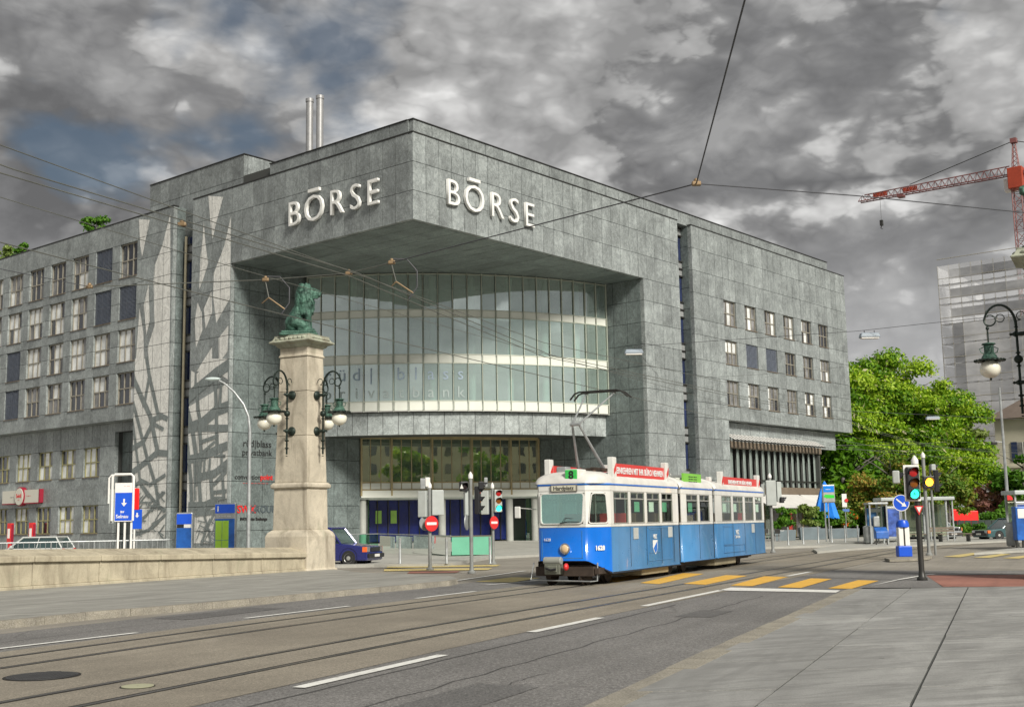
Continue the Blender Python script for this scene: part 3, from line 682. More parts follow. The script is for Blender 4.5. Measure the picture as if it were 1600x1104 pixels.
def slabmat(name, col):
    s = NT(name); oi = s.n('ShaderNodeObjectInfo').outputs['Random']
    c = s.mix(s.ramp(s.noise(.7, 6, .65, s.rot(s.pos, ROADA, (1.5, .35, 1)), .8), [(.33, 0.), (.67, 1.)]), cmul(col, .72), cmul(col, 1.18))
    c = s.mix(s.ramp(s.noise(1.6, 7, .7, s.rot(s.pos, rad(-20), (.5, 2.6, 1)), .8), [(.47, 0.), (.66, .65)]), c, cmul(col, .5))
    c = s.mix(s.ramp(s.noise(.5, 4, .6, s.rot(s.pos, rad(-12), (.6, 3.0, 1)), 1.2), [(.58, 0.), (.64, .5)]), c, cmul(col, 1.5))
    c = s.mix(s.ramp(s.noise(55, 3, .75), [(.36, .4), (.5, 0.)]), c, cmul(col, .5))
    vo = s.n('ShaderNodeTexVoronoi'); s.l(s.pos, vo.inputs['Vector']); vo.inputs['Scale'].default_value = 1.3
    c = s.mix(s.ramp(vo.outputs['Distance'], [(.035, .75), (.05, 0.)]), c, cmul(col, .25))          # trodden gum spots
    c = s.mix(s.math('MULTIPLY', oi, .18), c, cmul(col, .7))
    s.bsdf(c, .78, 0, .35, s.noise(40, 4), .35, .01); return s.m
M['slab'] = slabmat('granite_pavement_slab', (.30, .30, .288))
M['kerb'] = mat('granite_kerb', (.25, .225, .17), .8, 0, .25, 2, .25, 40, .3, 40, dirt=.3)
M['leftpave'] = slabmat('worn_asphalt_pavement', (.33, .325, .295))
M['plaza'] = mat('pale_plaza_paving', (.38, .375, .335), .8, 0, .14, .6, .12, 25, .2)
def paint(name, col, wear=.6):
    s = NT(name)
    c = s.mix(s.ramp(s.noise(9, 6, .75), [(.52, 0.), (.66, wear)]), cmul(col, 1.), (.17, .16, .145))
    c = s.mix(s.ramp(s.noise(1.1, 4), [(.4, 0.), (.7, .25)]), c, cmul(col, .6)); s.bsdf(c, .7, 0, .4, s.noise(70, 2), .3, .01); return s.m
M['mark_white'] = paint('white_road_paint', (.75, .75, .71), .5)
M['mark_yellow'] = paint('yellow_road_paint', (.75, .43, .06), .45)

M['mark_pale'] = paint('worn_yellow_paint', (.62, .50, .20), .6)
g = MB(); g.poly([(-1500, -400, -.02), (1500, -400, -.02), (1500, 2600, -.02), (-1500, 2600, -.02)])
tag(g.build('ground', M['ground']), kind='structure')
def strip(pts, d0, d1, z):       # sheet between two lateral offsets of a path
    m_ = MB(); L_ = []
    for i, p in enumerate(pts):
        d = (pts[min(i + 1, len(pts) - 1)] - pts[max(i - 1, 0)]).normalized(); n_ = Vector((d.y, -d.x, 0)); L_ += [p + n_ * d0 + Z * z, p + n_ * d1 + Z * z]
    m_.add(L_, [(2 * i, 2 * i + 1, 2 * i + 3, 2 * i + 2) for i in range(len(pts) - 1)]); return m_
# tram track A carries the tram, track B runs beside it
TRA = rad(26.645); TD, TN = Vector((math.sin(TRA), math.cos(TRA), 0)), Vector((-math.cos(TRA), math.sin(TRA), 0))
TP = at(957, 894, 33.0); TP.z = 0; TC = TP + TN * 1.1
key = [RD * s_ + RN * -12.80 for s_ in (-60, -20, 0, 10, 18)] + [TC + TD * s_ for s_ in (-1, 8, 20, 32)]
e = key[-1]; key += [e + Vector((6.5, 11, 0)), e + Vector((15, 20, 0)), e + Vector((27, 27, 0)), e + Vector((45, 32, 0)), e + Vector((80, 37, 0))]
PATHA = []
for i in range(1, len(key) - 2):
    for j in range(8):
        t = j / 8; a, b, c, d = key[i - 1:i + 3]
        PATHA.append(.5 * ((2 * b) + (c - a) * t + (2 * a - 5 * b + 4 * c - d) * t * t + (3 * b - a - 3 * c + d) * t ** 3))
PATHB = []
for i, p in enumerate(PATHA):
    d = (PATHA[min(i + 1, len(PATHA) - 1)] - PATHA[max(i - 1, 0)]).normalized(); PATHB.append(p + Vector((d.y, -d.x, 0)) * 3.42)
near = [p for p in PATHA if p.y < 42]
tag(strip(near, 5.0, 11.5, -.012).build('road', M['asphalt']), kind='structure')
tag(strip(near, -3.6, -1.15, -.012).build('road', M['asphalt']), kind='structure')
tag(strip(PATHA, -1.15, 5.0, -.008).build('track_bed', M['trackbed']), kind='structure')
M['rail'] = mat('rail_steel', (.17, .16, .15), .35, .75, .2, 3); M['groove'] = plain('rail_groove', (.018, .016, .014), .9)
for pth in (PATHA, PATHB):
    for s_ in (-.5, .5):
        r_ = strip(pth, s_ - .035, s_ + .035, -.003); k = strip(pth, s_ + (.035 if s_ < 0 else -.085), s_ + (.085 if s_ < 0 else -.035), -.004)
        n0 = len(r_.v); r_.v += k.v; r_.f += [tuple(i + n0 for i in f) for f in k.f]; r_.m += [1] * len(k.f); r_.t += k.t
        k = strip(pth, s_ + (-.06 if s_ < 0 else .035), s_ + (-.035 if s_ < 0 else .06), -.0045)
        n0 = len(r_.v); r_.v += k.v; r_.f += [tuple(i + n0 for i in f) for f in k.f]; r_.m += [1] * len(k.f); r_.t += k.t
        tag(r_.build('tram_rail', [M['rail'], M['groove']]), kind='structure')
# painted markings
def mark(a, b, wd, m_='mark_white', nm='lane_line'):
    a, b = gp(*a), gp(*b); d = (b - a).normalized(); n_ = Vector((d.y, -d.x, 0)) * (wd / 2)
    tag(MB().poly([a - n_, a + n_, b + n_, b - n_]).build(nm, M[m_]), kind='structure')
def quadmark(ps, m_, nm):
    tag(MB().poly([gp(*p) for p in ps]).build(nm, M[m_]), kind='structure')
for a, b, wd in (((-60, 1019), (213, 987.5), .13), ((383, 965), (545, 946), .13), ((650, 934), (742, 923), .14), ((466, 1073), (692, 1022), .17), ((830, 986.5), (938, 964), .18), ((1006, 946), (1128, 921), .18), ((1229, 899.5), (1266, 892.5), .16), ((715, 906), (820, 891), .16), ((1352, 918), (1410, 904), .2), ((1410, 904), (1458, 896), .2), ((760, 913), (842, 906.5), .14)):
    mark(a, b, wd)
quadmark([(1122, 921.5), (1142, 917), (1313, 921.6), (1306, 925)], 'mark_white', 'stop_line')
z8 = lambda x, y: (1040 + x * .35, 840 + y * .35)
for ps in ([(725, 224), (830, 226), (952, 190), (860, 187)], [(500, 219), (605, 222), (742, 182), (650, 179)], [(290, 211), (388, 214), (547, 173), (440, 170)], [(80, 203), (178, 208), (366, 168), (270, 165)], [(-115, 200), (-30, 205), (172, 159), (80, 156)], [(-300, 190), (-215, 196), (-10, 152), (-95, 149)]):
    quadmark([z8(*p) for p in ps], 'mark_yellow', 'crossing_bar')
for ps in ([(742, 908), (800, 909), (845, 902), (800, 901)], [(600, 888.5), (770, 886.8), (762, 889.6), (600, 891.5)], [(606, 884), (782, 881.5), (776, 884), (603, 886.5)], [(1474, 869), (1500, 869.8), (1537, 863.8), (1520, 863)], [(1520, 870.5), (1546, 870.8), (1580, 865), (1565, 864.4)], [(1566, 871.5), (1592, 872), (1630, 866), (1612, 865.6)]):
    quadmark(ps, 'mark_pale', 'crossing_bar')
quadmark([(1446, 898), (1640, 897), (1640, 915.5), (1474, 916)], 'redlane', 'cycle_path')
quadmark([(640, 892), (720, 891.5), (712, 894), (636, 895)], 'redlane', 'cycle_path')
# tar seams and repair patches worn into the lanes
M['tar'] = asphalt('dark_tar_seam', (.07, .068, .066), .3); M['patch'] = asphalt('newer_asphalt_patch', (.15, .147, .143), .8)
rt_ = random.Random(12)
def seam(off, s0, s1, wd=.035, amp=.05):
    p_ = [RD * s_ + RN * (off + rt_.uniform(-amp, amp)) for s_ in [s0 + (s1 - s0) * i / 40 for i in range(41)]]; tag(strip(p_, -wd / 2, wd / 2, -.0105).build('tar_seam', M['tar']), kind='structure')
seam(-6.15, 2, 27); seam(-5.5, 6, 13, .02); seam(-11.15, -4, 26, .03, .03); seam(-15.2, 4, 30, .025); seam(-7.25, 0, 24, .05, .02)
for off, s_, w_, l_ in ((-5.9, 9.5, .8, 2.4), (-16.0, 18.5, .9, 3.0), (-6.4, 21., .7, 1.6)):
    c_ = RD * s_ + RN * off; tag(MB().poly([c_ + RD * a + RN * b + Z * -.0066 for a, b in ((0, 0), (l_, .03), (l_ - .05, w_), (.04, w_ - .02))]).build('asphalt_patch', M['patch']), kind='structure')
# left pavement of the bridge with its kerb stones
WD = (gp(477, 896.5) - gp(0, 929.5)).normalized()
w0, w1 = gp(0, 929.5) - WD * 22, gp(477, 896.5)
kp = [gp(x, y, .12) for x, y in ((0, 970), (135, 957), (270, 945.5), (391, 935), (540, 922), (645, 912.5), (704, 907))]
kd = (kp[1] - kp[0]).normalized(); kp = [kp[0] - kd * 24] + kp
lp_ = MB(); far = [gp(716, 903, .12), gp(700, 898.5, .12), gp(640, 896.5, .12), gp(560, 893.5, .12), w1 + WD * 1.8 + Z * .12 - RN * .3, w0 + Z * .12 - RN * .3]
inn = [p - Vector((kd.y, -kd.x, 0)) * .22 for p in kp]
lp_.poly(inn + far); PAVE = tag(lp_.build('pavement', M['leftpave']), kind='structure')
def kerbrun(pts, parent, nrm_sign, ln_=1.25, wd=.2, z=.125, dip=-.05):
    rk = random.Random(8)
    for a, b in zip(pts, pts[1:]):
        d = b - a; L_ = d.length; n_ = max(1, round(L_ / ln_)); d.normalize(); nr = Vector((d.y, -d.x, 0)) * nrm_sign
        for i in range(n_):
            p, q = a + d * (L_ * i / n_ + .006), a + d * (L_ * (i + 1) / n_ - .006); p.z = q.z = z + rk.uniform(-.006, .006); j = nr * rk.uniform(-.006, .006)
            o = MB().hexa([p + j - nr * wd + Z * (dip - z), q + j - nr * wd + Z * (dip - z), q + j + Z * (dip - z), p + j + Z * (dip - z), p + j - nr * wd, q + j - nr * wd, q + j - nr * .025, p + j - nr * .025]).build('kerb_stone', M['kerb'], parent)
kerbrun(kp + [gp(716, 904.5, .12), gp(704, 900.5, .12)], PAVE, 1)
# right pavement: kerb, granite slabs
ka, kb, kc = gp(907, 1104, .12), gp(1100, 1015, .12), gp(1322, 919.5, .12)
kd2 = (kb - ka).normalized(); k0 = ka - kd2 * 22
RP = tag(MB().poly([k0 + Vector((.35, 0, -.015)), ka + Vector((.35, 0, -.015)), kb + Vector((.35, 0, -.015)), kc + Vector((.35, -.1, -.015)), gp(1700, 917, .105), Vector((26, 24, .105)), Vector((14, -12, .105))]).build('pavement', M['joint']), kind='structure')
kerbrun([k0, ka, kb, kc], RP, -1, 1.0, .34)
jl = [(gp(1040, 1057, .12), gp(1337, 919, .12)), (gp(1176.5, 1104, .12), gp(1421.5, 919, .12)), (gp(1421.5, 1104, .12), gp(1512.5, 917, .12))]
def onl(l_, y): a, b = l_; t = (y - a.y) / (b.y - a.y); return a + (b - a) * t
yend = kc.y - .1
def edge(i, y):
    if i < 3: return onl(jl[i], y)
    p, q = onl(jl[2], y), onl(jl[1], y); return p + (p - q) * (i - 2) * 1.15
rs_ = random.Random(21)
for i in range(4):
    y = -9 + rs_.uniform(0, 1); st = (2.6, 2.3, 2.5, 2.4)[i]
    while y < yend - .05:
        y2 = min(y + st * rs_.uniform(.85, 1.15), yend)
        if y2 > yend - .6: y2 = yend
        sl = -.02                                            # cross joints lie slightly askew to the edge
        a, b, c, d = edge(i, y), edge(i + 1, y + sl), edge(i + 1, y2 + sl), edge(i, y2)
        cx = (a + b + c + d) / 4; zt = .12 + rs_.uniform(-.003, .003)
        if y2 > -6:
            q = [p + (cx - p).normalized() * .034 for p in (a, b, c, d)]
            MB().hexa([(p.x, p.y, .06) for p in q] + [(p.x, p.y, zt) for p in q]).build('paving_slab', M['slab'], RP)
        y = y2
tag(MB().poly([gp(1345, 917.6, .008), gp(1405, 905, .008), gp(1455, 897, .008), gp(1640, 894, .008), gp(1640, 896.5, .008), gp(1446, 897.7, .008), gp(1473, 916.4, .008), gp(1640, 916, .008), gp(1640, 917.4, .008)]).build('pavement', M['asphalt']), kind='structure')
# plaza in front of the building and the far pavements
pz = [gp(x, y, .1) for x, y in ((120, 892), (350, 886), (585, 881), (700, 880), (766, 869), (841, 865.5), (1000, 860), (1196, 854), (1350, 849.5), (1395, 848))]
PLZ = MB(); PLZ.poly(pz + [bw(80, 6, .1), bw(60, 40, .1), bw(10, 90, .1), bw(-12, 75, .1)])
for a, b in zip(pz, pz[1:]): PLZ.poly([a - Z * .13, b - Z * .13, b, a])
tag(PLZ.build('plaza', M['plaza']), kind='structure')
tag(MB().poly([bw(0, 16, .104), bw(22.25, 0, .104), bw(22.25, 9.43, .42), bw(10.95, 16, .42)]).add([bw(*lp(-1, -4.5, .42)), bw(*lp(LL + 1, -4.5, .42)), bw(*lp(LL + 1, 0.05, .418)), bw(*lp(-1, 0.05, .418))], [(0, 1, 2, 3)]).build('forecourt', M['plaza']), kind='structure')
isl = [gp(x, y, .1) for x, y in ((1382, 871), (1410, 869.5), (1448, 866.5), (1456, 868), (1450, 870), (1420, 872.2), (1390, 873))]
tag(MB().prism([p - Z * .1 for p in isl], (0, 0, .1)).build('traffic_island', M['kerb']), kind='structure')
i2 = [gp(x, y, .1) for x, y in ((1277, 861), (1330, 856.5), (1480, 848), (1600, 843), (1760, 836), (1760, 832), (1500, 838), (1330, 847), (1270, 857))]
tag(MB().prism([p - Z * .1 for p in i2], (0, 0, .1)).build('tram_stop_platform', M['plaza']), kind='structure')
i3 = [gp(x, y, .1) for x, y in ((1522, 863), (1560, 858), (1640, 851), (1700, 852), (1700, 858), (1600, 859))]
tag(MB().prism([p - Z * .1 for p in i3], (0, 0, .1)).build('tram_stop_platform', M['plaza']), kind='structure')
# manhole covers
def cover(x, y, r, label, m_, nm):
    c = gp(x, y); o = thing(nm, label, 'manhole cover', (c.x, c.y, 0))
    f = MB(); n = 32
    f.add([(q * math.cos(2 * math.pi * j / n), q * math.sin(2 * math.pi * j / n), -.001) for q in (r, r * .93) for j in range(n)], [(j, (j + 1) % n, n + (j + 1) % n, n + j) for j in range(n)]); f.build('rim', M['groove'], o)
    f = MB(); f.lathe([(.01, .004), (r * .92, .004), (r * .92, -.02)], 32, caps=False); f.build('lid', m_, o)
    if r > .4:
        f = MB()
        for i in range(-6, 7):
            for j in range(-6, 7):
                if math.hypot(i, j) * r / 7.4 < r * .84: f.box((i * r / 7.4 - .026, j * r / 7.4 - .026, .004), (i * r / 7.4 + .026, j * r / 7.4 + .026, .009))
        tag(f.build('tread_stud', m_, o), kind='stuff')
cover(66, 1055, .44, 'round dark cast iron manhole cover between the two tracks', mat('cast_iron', (.07, .07, .072), .5, .5, .2), 'manhole_cover')
cover(215, 1071, .19, 'small pale concrete access cover beside the near rail', mat('pale_concrete_lid', (.36, .36, .24), .8), 'access_cover')
# ================================================================== tram
M['tblue'] = mat('tram_blue_paint', (.001, .15, .64), .3, 0, .05, 1.2, coat=.35, streak=.12, dirt=.12)
M['tblue_side'] = mat('tram_blue_side_sky_sheen', (.06, .225, .47), .3, 0, .09, 1.0, coat=.3, streak=.22, dirt=.14)  # hull blue paled on the sides: sky reflection mixed into the colour
M['twhite'] = mat('tram_cream_white', (.72, .72, .68), .38, 0, .05, 1.2, coat=.25, streak=.2, dirt=.12)
M['troof'] = mat('tram_roof_white', (.62, .61, .57), .5, 0, .12, 1.2, dirt=.25)
M['tglass'] = glass('tram_window_glass', (.72, .84, .74), .02, .01, ior=1.22)
M['tshield'] = glass('tram_windscreen', (.50, .80, .74), .42, .01, gcol=(.62, .95, .86))
M['rust'] = mat('rusty_underframe', (.055, .04, .03), .75, .2, .35, 5)
M['adred'] = mat('red_advert_board', (.60, .045, .04), .45, 0, .06)
M['adgreen'] = mat('lime_advert_board', (.20, .52, .06), .45, 0, .06)
TR = thing('tram', 'blue and white articulated tram number 8 with raised pantograph', 'tram', TP, -TRA)
B0, BM, GT = .31, 1.54, 2.70
def sect(y0, y1, nose, nm):
    """one body section: lower hull, pillar band, roof"""
    if nose: fp = [(0, y1), (0, 0), (-.40, -.80), (-1.80, -.80), (-2.2, 0), (-2.2, y1)]; zb = [B0, B0, .63, .63, B0, B0]
    else: fp = [(0, y1), (0, y0), (-2.2, y0), (-2.2, y1)]; zb = [B0 + .05] * 4
    k = len(fp); h = MB()
    h.add([(x, y, z) for (x, y), z in zip(fp, zb)] + [(x, y, BM) for x, y in fp], [(i, (i + 1) % k, k + (i + 1) % k, k + i) for i in range(k)], 0)
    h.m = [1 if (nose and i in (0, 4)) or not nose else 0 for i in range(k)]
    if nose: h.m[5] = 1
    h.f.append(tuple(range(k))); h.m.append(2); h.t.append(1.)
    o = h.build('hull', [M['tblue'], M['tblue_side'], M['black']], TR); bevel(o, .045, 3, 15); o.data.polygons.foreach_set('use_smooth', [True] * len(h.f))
    return fp
def band(fp, z0, z1, m_, nm, out=0.):
    k = len(fp); cx = sum(p[0] for p in fp) / k; cy = sum(p[1] for p in fp) / k; h = MB()
    q = [(x + out * (1 if x > cx else -1), y + out * (1 if y > cy else -1)) for x, y in fp]
    h.prism([(x, y, z0) for x, y in q], (0, 0, z1 - z0)); return h.build(nm, m_, TR)
S1, S2, S3 = (0, 5.66), (5.98, 9.28), (9.6, 15.9)
fpn = sect(*S1, True, 'front'); fp2 = sect(*S2, False, 'mid'); fp3 = sect(*S3, False, 'rear')
for fp in (fpn, fp2, fp3):
    bevel(band(fp, BM, BM + .08, M['twhite'], 'sill_band'), .02); bevel(band(fp, 2.52, GT, M['twhite'], 'header_band'), .02); bevel(band(fp, GT - .025, GT + .03, M['tblue'], 'gutter_stripe', .02), .02)
WN = ([(.22, 1.33), (1.52, 2.63), (2.84, 3.93), (4.12, 5.11)], [(6.47, 7.62), (7.84, 8.9)], [(10.32, 11.46), (11.72, 12.98), (13.25, 14.40), (14.66, 15.62)])
for (y0, y1), ws in zip((S1, S2, S3), WN):
    for xs in (0, -2.2):
        d = -.05 if xs == 0 else .05; ed = [y0] + [e_ for w_ in ws for e_ in w_] + [y1]
        for i in range(0, len(ed), 2):
            a, b = ed[i], ed[i + 1]
            if b - a > .02: bevel(MB().box((min(xs, xs + d), a, BM + .08), (max(xs, xs + d), b, 2.52)).build('window_pillar', M['twhite'], TR), .012)
        for a, b in ws:
            w_ = MB()
            for z in (BM + .08, 2.30, 2.49): w_.box((min(xs, xs + d * .8) + .004 * (1 if xs == 0 else -1), a, z), (max(xs, xs + d * .8) + .004 * (1 if xs == 0 else -1), b, z + .035))
            for yy in (a, b - .02): w_.box((min(xs, xs + d * .8) + .002, yy, BM + .08), (max(xs, xs + d * .8) + .002, yy + .02, 2.525))
            w_.box((min(xs, xs + d * .8), (a + b) / 2 - .012, 2.335), (max(xs, xs + d * .8), (a + b) / 2 + .012, 2.49))
            o = w_.build('window', M['alu'], TR)
            MB().poly([(xs + d * .5, a, 1.655), (xs + d * .5, b, 1.655), (xs + d * .5, b, 2.30), (xs + d * .5, a, 2.30)]).build('pane', M['tglass'], o)
            MB().poly([(xs + d * .5, a, 2.335), (xs + d * .5, b, 2.335), (xs + d * .5, b, 2.49), (xs + d * .5, a, 2.49)]).build('pane', M['tglass'], o)
# nose: windscreen, cab side windows with slanted pillars
def frame(corners, wd, dep, nm, glassm, out):
    c = [Vector(p) for p in corners]; cen = sum(c, Vector()) / len(c); out = Vector(out)
    rnd = []; k = len(c)
    for i in range(k):
        a, b, d = c[i - 1], c[i], c[(i + 1) % k]
        for t in (0, .33, .67, 1):
            p = b + (a - b).normalized() * .10 * (1 - t) ** 2 + (d - b).normalized() * .10 * t ** 2; rnd.append(p)
    k = len(rnd); inn_ = [p + (cen - p).normalized() * wd for p in rnd]; f = MB()
    f.add([p + out * dep for p in rnd] + [p + out * dep for p in inn_] + rnd + inn_, [(i, (i + 1) % k, k + (i + 1) % k, k + i) for i in range(k)] + [(2 * k + i, 2 * k + (i + 1) % k, (i + 1) % k, i) for i in range(k)] + [(k + i, k + (i + 1) % k, 3 * k + (i + 1) % k, 3 * k + i) for i in range(k)])
    o = f.build(nm, M['twhite'], TR)
    f = MB(); f.poly(inn_); f.build('pane', glassm, o); return o
fy = -.80
wt = MB()                                            # white shell of the cab around the openings
def shell(a, b, holes):                              # a, b: plan points; holes (s0a, s1a at sill, s0b, s1b at header)
    a, b = Vector((*a, 0)), Vector((*b, 0)); s0, s1, t0, t1 = holes; zl, zh = BM + .10, 2.47
    P_ = lambda s, z: a + (b - a) * s + Z * z
    wt.poly([P_(0, BM + .08), P_(1, BM + .08), P_(s1, zl), P_(s0, zl)]); wt.poly([P_(t0, zh), P_(t1, zh), P_(1, 2.52), P_(0, 2.52)])
    wt.poly([P_(0, BM + .08), P_(s0, zl), P_(t0, zh), P_(0, 2.52)]); wt.poly([P_(s1, zl), P_(1, BM + .08), P_(1, 2.52), P_(t1, zh)])
    return [P_(s0, zl), P_(s1, zl), P_(t1, zh), P_(t0, zh)]
w_a = shell((-.40, fy), (-1.80, fy), (.06, .96, .015, .96)); n1 = Vector((0, -1, 0))
w_b = shell((0, 0), (-.40, fy), (.12, .93, .2, .78)); n2 = Vector((.80, -.40, 0)).normalized()
w_c = shell((-2.2, 0), (-1.8, fy), (.12, .93, .2, .78)); n3 = Vector((-.8, -.4, 0)).normalized()
wt.build('cab_front', M['twhite'], TR)
frame([p + n1 * .005 for p in w_a], .035, .03, 'windscreen', M['tshield'], n1)
frame([p + n2 * .005 for p in w_b], .03, .02, 'cab_window', M['tglass'], n2); frame([p + n3 * .005 for p in w_c], .03, .02, 'cab_window', M['tglass'], n3)
wp = MB(); wp.tube([(-1.15, fy - .05, 1.66), (-.95, fy - .06, 1.70), (-.62, fy - .05, 1.69)], .012, 6); wp.tube([(-1.1, fy - .05, 1.66), (-1.0, fy - .05, 1.8), (-.8, fy - .05, 1.78)], .008, 5); wp.build('wiper', M['black'], TR)
# roofs
def roof(y0, y1, nose):
    st = [(-.83, .70, .03), (-.80, .76, .13), (-.68, .86, .25), (-.4, .98, .34), (.1, 1.10, .38), (.8, 1.12, .38), (y1, 1.12, .36)] if nose else [(y0, 1.12, .35), (y1, 1.12, .35)]
    n_ = 14; m_ = MB(); vs_ = []
    for y, hw, hh in st:
        for j in range(n_ + 1):
            a = math.pi * j / n_; cx = math.copysign(abs(math.cos(a)) ** .75, math.cos(a)); vs_.append((-1.1 + hw * cx, y, GT + .025 + hh * math.sin(a) ** .8))
    k = n_ + 1
    m_.add(vs_, [(i * k + j, i * k + j + 1, (i + 1) * k + j + 1, (i + 1) * k + j) for i in range(len(st) - 1) for j in range(n_)] + [tuple(range(k)), tuple((len(st) - 1) * k + j for j in range(k))])
    m_.build('roof', M['troof'], TR, True, 50)
roof(*S1, True); roof(*S2, False); roof(*S3, False)
for a, b in ((S1[1], S2[0]), (S2[1], S3[0])):
    m_ = MB()
    for i in range(4):
        y = a + (b - a) * i / 4; m_.box((-2.12, y + .01, .4), (-.08, y + (b - a) / 4 - .02, 2.78)); 
    m_.build('bellows', M['black'], TR)
    m_ = MB(); n_ = 10
    m_.tube([(-1.1 + 1.14 * math.cos(math.pi * j / n_), (a + b) / 2, 2.72 + .37 * math.sin(math.pi * j / n_)) for j in range(n_ + 1)], .09, 6); m_.build('joint_hood', M['twhite'], TR)
# inside: floor, seats, far glow comes from the windows
MB().box((-2.1, .02, .95), (-.1, 15.8, 1.0)).build('floor', M['black'], TR)
M['seat'] = mat('brown_seat', (.10, .06, .035), .6); M['seatred'] = mat('red_seat', (.40, .03, .03), .6)
for y in (.7, 1.5, 2.3, 3.1, 4.0, 4.7, 6.6, 7.4, 8.3, 10.4, 11.2, 12.0, 12.9, 13.8, 14.7, 15.3):
    for x in (-.55, -1.65):
        s_ = MB(); s_.box((x - .24, y, 1.35), (x + .24, y + .42, 1.42)); s_.box((x - .24, y + .38, 1.42), (x + .24, y + .44, 1.92)); s_.box((x - .2, y + .1, 1.0), (x + .2, y + .3, 1.35)); bevel(s_.build('seat', M['seatred' if y in (.7, 1.5, 13.8) else 'seat'], TR), .02)
for y in (1.1, 3.4, 5.2, 8.0, 11.0, 14.0): MB().tube([(-.9, y, 1.0), (-.9, y, 2.6)], .02, 6).build('grab_pole', M['chrome'], TR)
d_ = MB(); d_.box((-1.6, -.55, 1.35), (-.6, -.35, 1.66)); d_.build('dashboard', M['black'], TR)
MB().lathe([(.16, 0), (.19, .02), (.16, .04)], 14).build('hand_wheel', M['black'], TR, True, loc=(-1.1, -.3, 1.72))
# side panel joints, doors, stickers
for y in (1.43, 2.74, 4.02, 5.15, 7.73, 11.6, 13.12, 14.52): MB().box((-.006, y - .012, .42), (.004, y + .012, BM - .01)).build('panel_joint', M['black'], TR)
def recess(y0, y1, z0, z1):
    m_ = MB()
    for a, b in (((0, y0, z0), (.012, y1, z0 + .02)), ((0, y0, z1 - .02), (.012, y1, z1)), ((0, y0, z0), (.012, y0 + .02, z1)), ((0, y1 - .02, z0), (.012, y1, z1))): m_.box(a, b)
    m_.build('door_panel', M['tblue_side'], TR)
recess(2.82, 4.95, .52, 1.5); recess(2.95, 3.85, .75, 1.45); recess(10.4, 13.0, .52, .78); recess(10.4, 11.5, .8, 1.45)
for y in (1.65, 4.6, 14.0): MB().box((.004, y, 1.18), (.02, y + .38, 1.5)).build('notice_plate', mat('grey_notice', (.42, .45, .45), .5), TR)
M['sticker'] = plain('white_sticker', (.72, .75, .75), .5)
sh = MB(); sh.prism([(.006, 3.22, 1.12), (.006, 3.62, 1.12), (.006, 3.62, .88), (.006, 3.52, .76), (.006, 3.42, .70), (.006, 3.32, .76), (.006, 3.22, .88)], (.006, 0, 0)); SH = sh.build('coat_of_arms', M['sticker'], TR)
MB().prism([(.013, 3.26, .88), (.013, 3.58, 1.08), (.013, 3.58, .86), (.013, 3.5, .78), (.013, 3.42, .73)], (.003, 0, 0)).build('blue_field', M['tblue'], SH)
def ttext(txt, sz, m_, loc, rz=math.pi / 2, nm='lettering', b=0., dep=.004): return inst(nm, textmesh(txt, sz, m_, dep, b), TR, loc, (math.pi / 2, 0, rz))
ttext('VBZ', .17, M['sticker'], (.012, 3.42, 1.22), b=.004); ttext('VBZ', .22, M['sticker'], (.012, 12.1, 1.22), b=.008); ttext('Züri-Linie', .15, M['sticker'], (.012, 12.1, 1.06), b=.003)
ang2 = math.atan2(n2.y, n2.x) + math.pi / 2
c_ = (Vector((0, 0, 0)) + Vector((-.4, fy, 0))) / 2 + n2 * .03
ttext('1628', .17, M['sticker'], (c_.x, c_.y, .98), ang2, b=.008)
ttext('1628', .11, M['sticker'], (-1.55, fy - .03, 1.22), 0)
for y, m_ in ((1.95, 'adgreen'), (3.15, 'sticker'), (4.3, 'adgreen'), (6.8, 'adgreen'), (10.6, 'sticker'), (14.9, 'sticker'), (11.9, 'sticker')):
    MB().box((-.06, y, 1.95), (-.05, y + .4, 2.24)).build('window_notice', M[m_] if m_ == 'sticker' else mat('green_notice', (.16, .42, .30), .5), TR)
# front: route box, destination, lamp, coupler, guard
rb = bevel(MB().box((-1.02, fy + .02, 2.78), (-.60, -.2, 3.12)).build('route_box', M['troof'], TR), .04)
bevel(MB().box((-.985, fy + .005, 2.80), (-.635, fy + .02, 3.10)).build('route_panel', plain('lit_green_panel', (.05, .55, .10), .4), rb), .01)
inst('lettering', textmesh('8', .30, M['black'], .004, .008), rb, (-.81, fy + .0, 2.95), (math.pi / 2, 0, 0))
db = bevel(MB().box((-1.42, fy - .05, 2.505), (-.62, fy, 2.70)).build('destination_box', mat('grey_box', (.16, .15, .13), .5), TR), .02)
MB().box((-1.38, fy - .055, 2.53), (-.66, fy - .05, 2.675)).build('destination_panel', plain('cream_panel', (.62, .60, .48), .5), db)
inst('lettering', textmesh('Hardplatz', .155, M['ink'], .002, .003), db, (-1.02, fy - .058, 2.60), (math.pi / 2, 0, 0))
hl = MB(); hl.lathe([(.14, 0), (.15, -.05), (.12, -.06)], 20, axis='y'); HLo = hl.build('headlamp', M['chrome'], TR, True, loc=(-1.02, fy, .98))
MB().ball((0, -.04, 0), (.12, .045, .12), 14).build('lens', plain('amber_glass', (.75, .55, .32), .08), HLo, True)
fr = MB()
for x0_, x1_, z0_, z1_ in ((-1.72, -.52, .72, 1.46), ): 
    for a, b in (((x0_, fy - .006, z0_), (x1_, fy + .01, z0_ + .015)), ((x1_ - .015, fy - .006, z0_), (x1_, fy + .01, z1_)), ((x0_, fy - .006, z0_), (x0_ + .015, fy + .01, z1_))): fr.box(a, b)
fr.build('front_panel_joint', M['tblue_side'], TR)
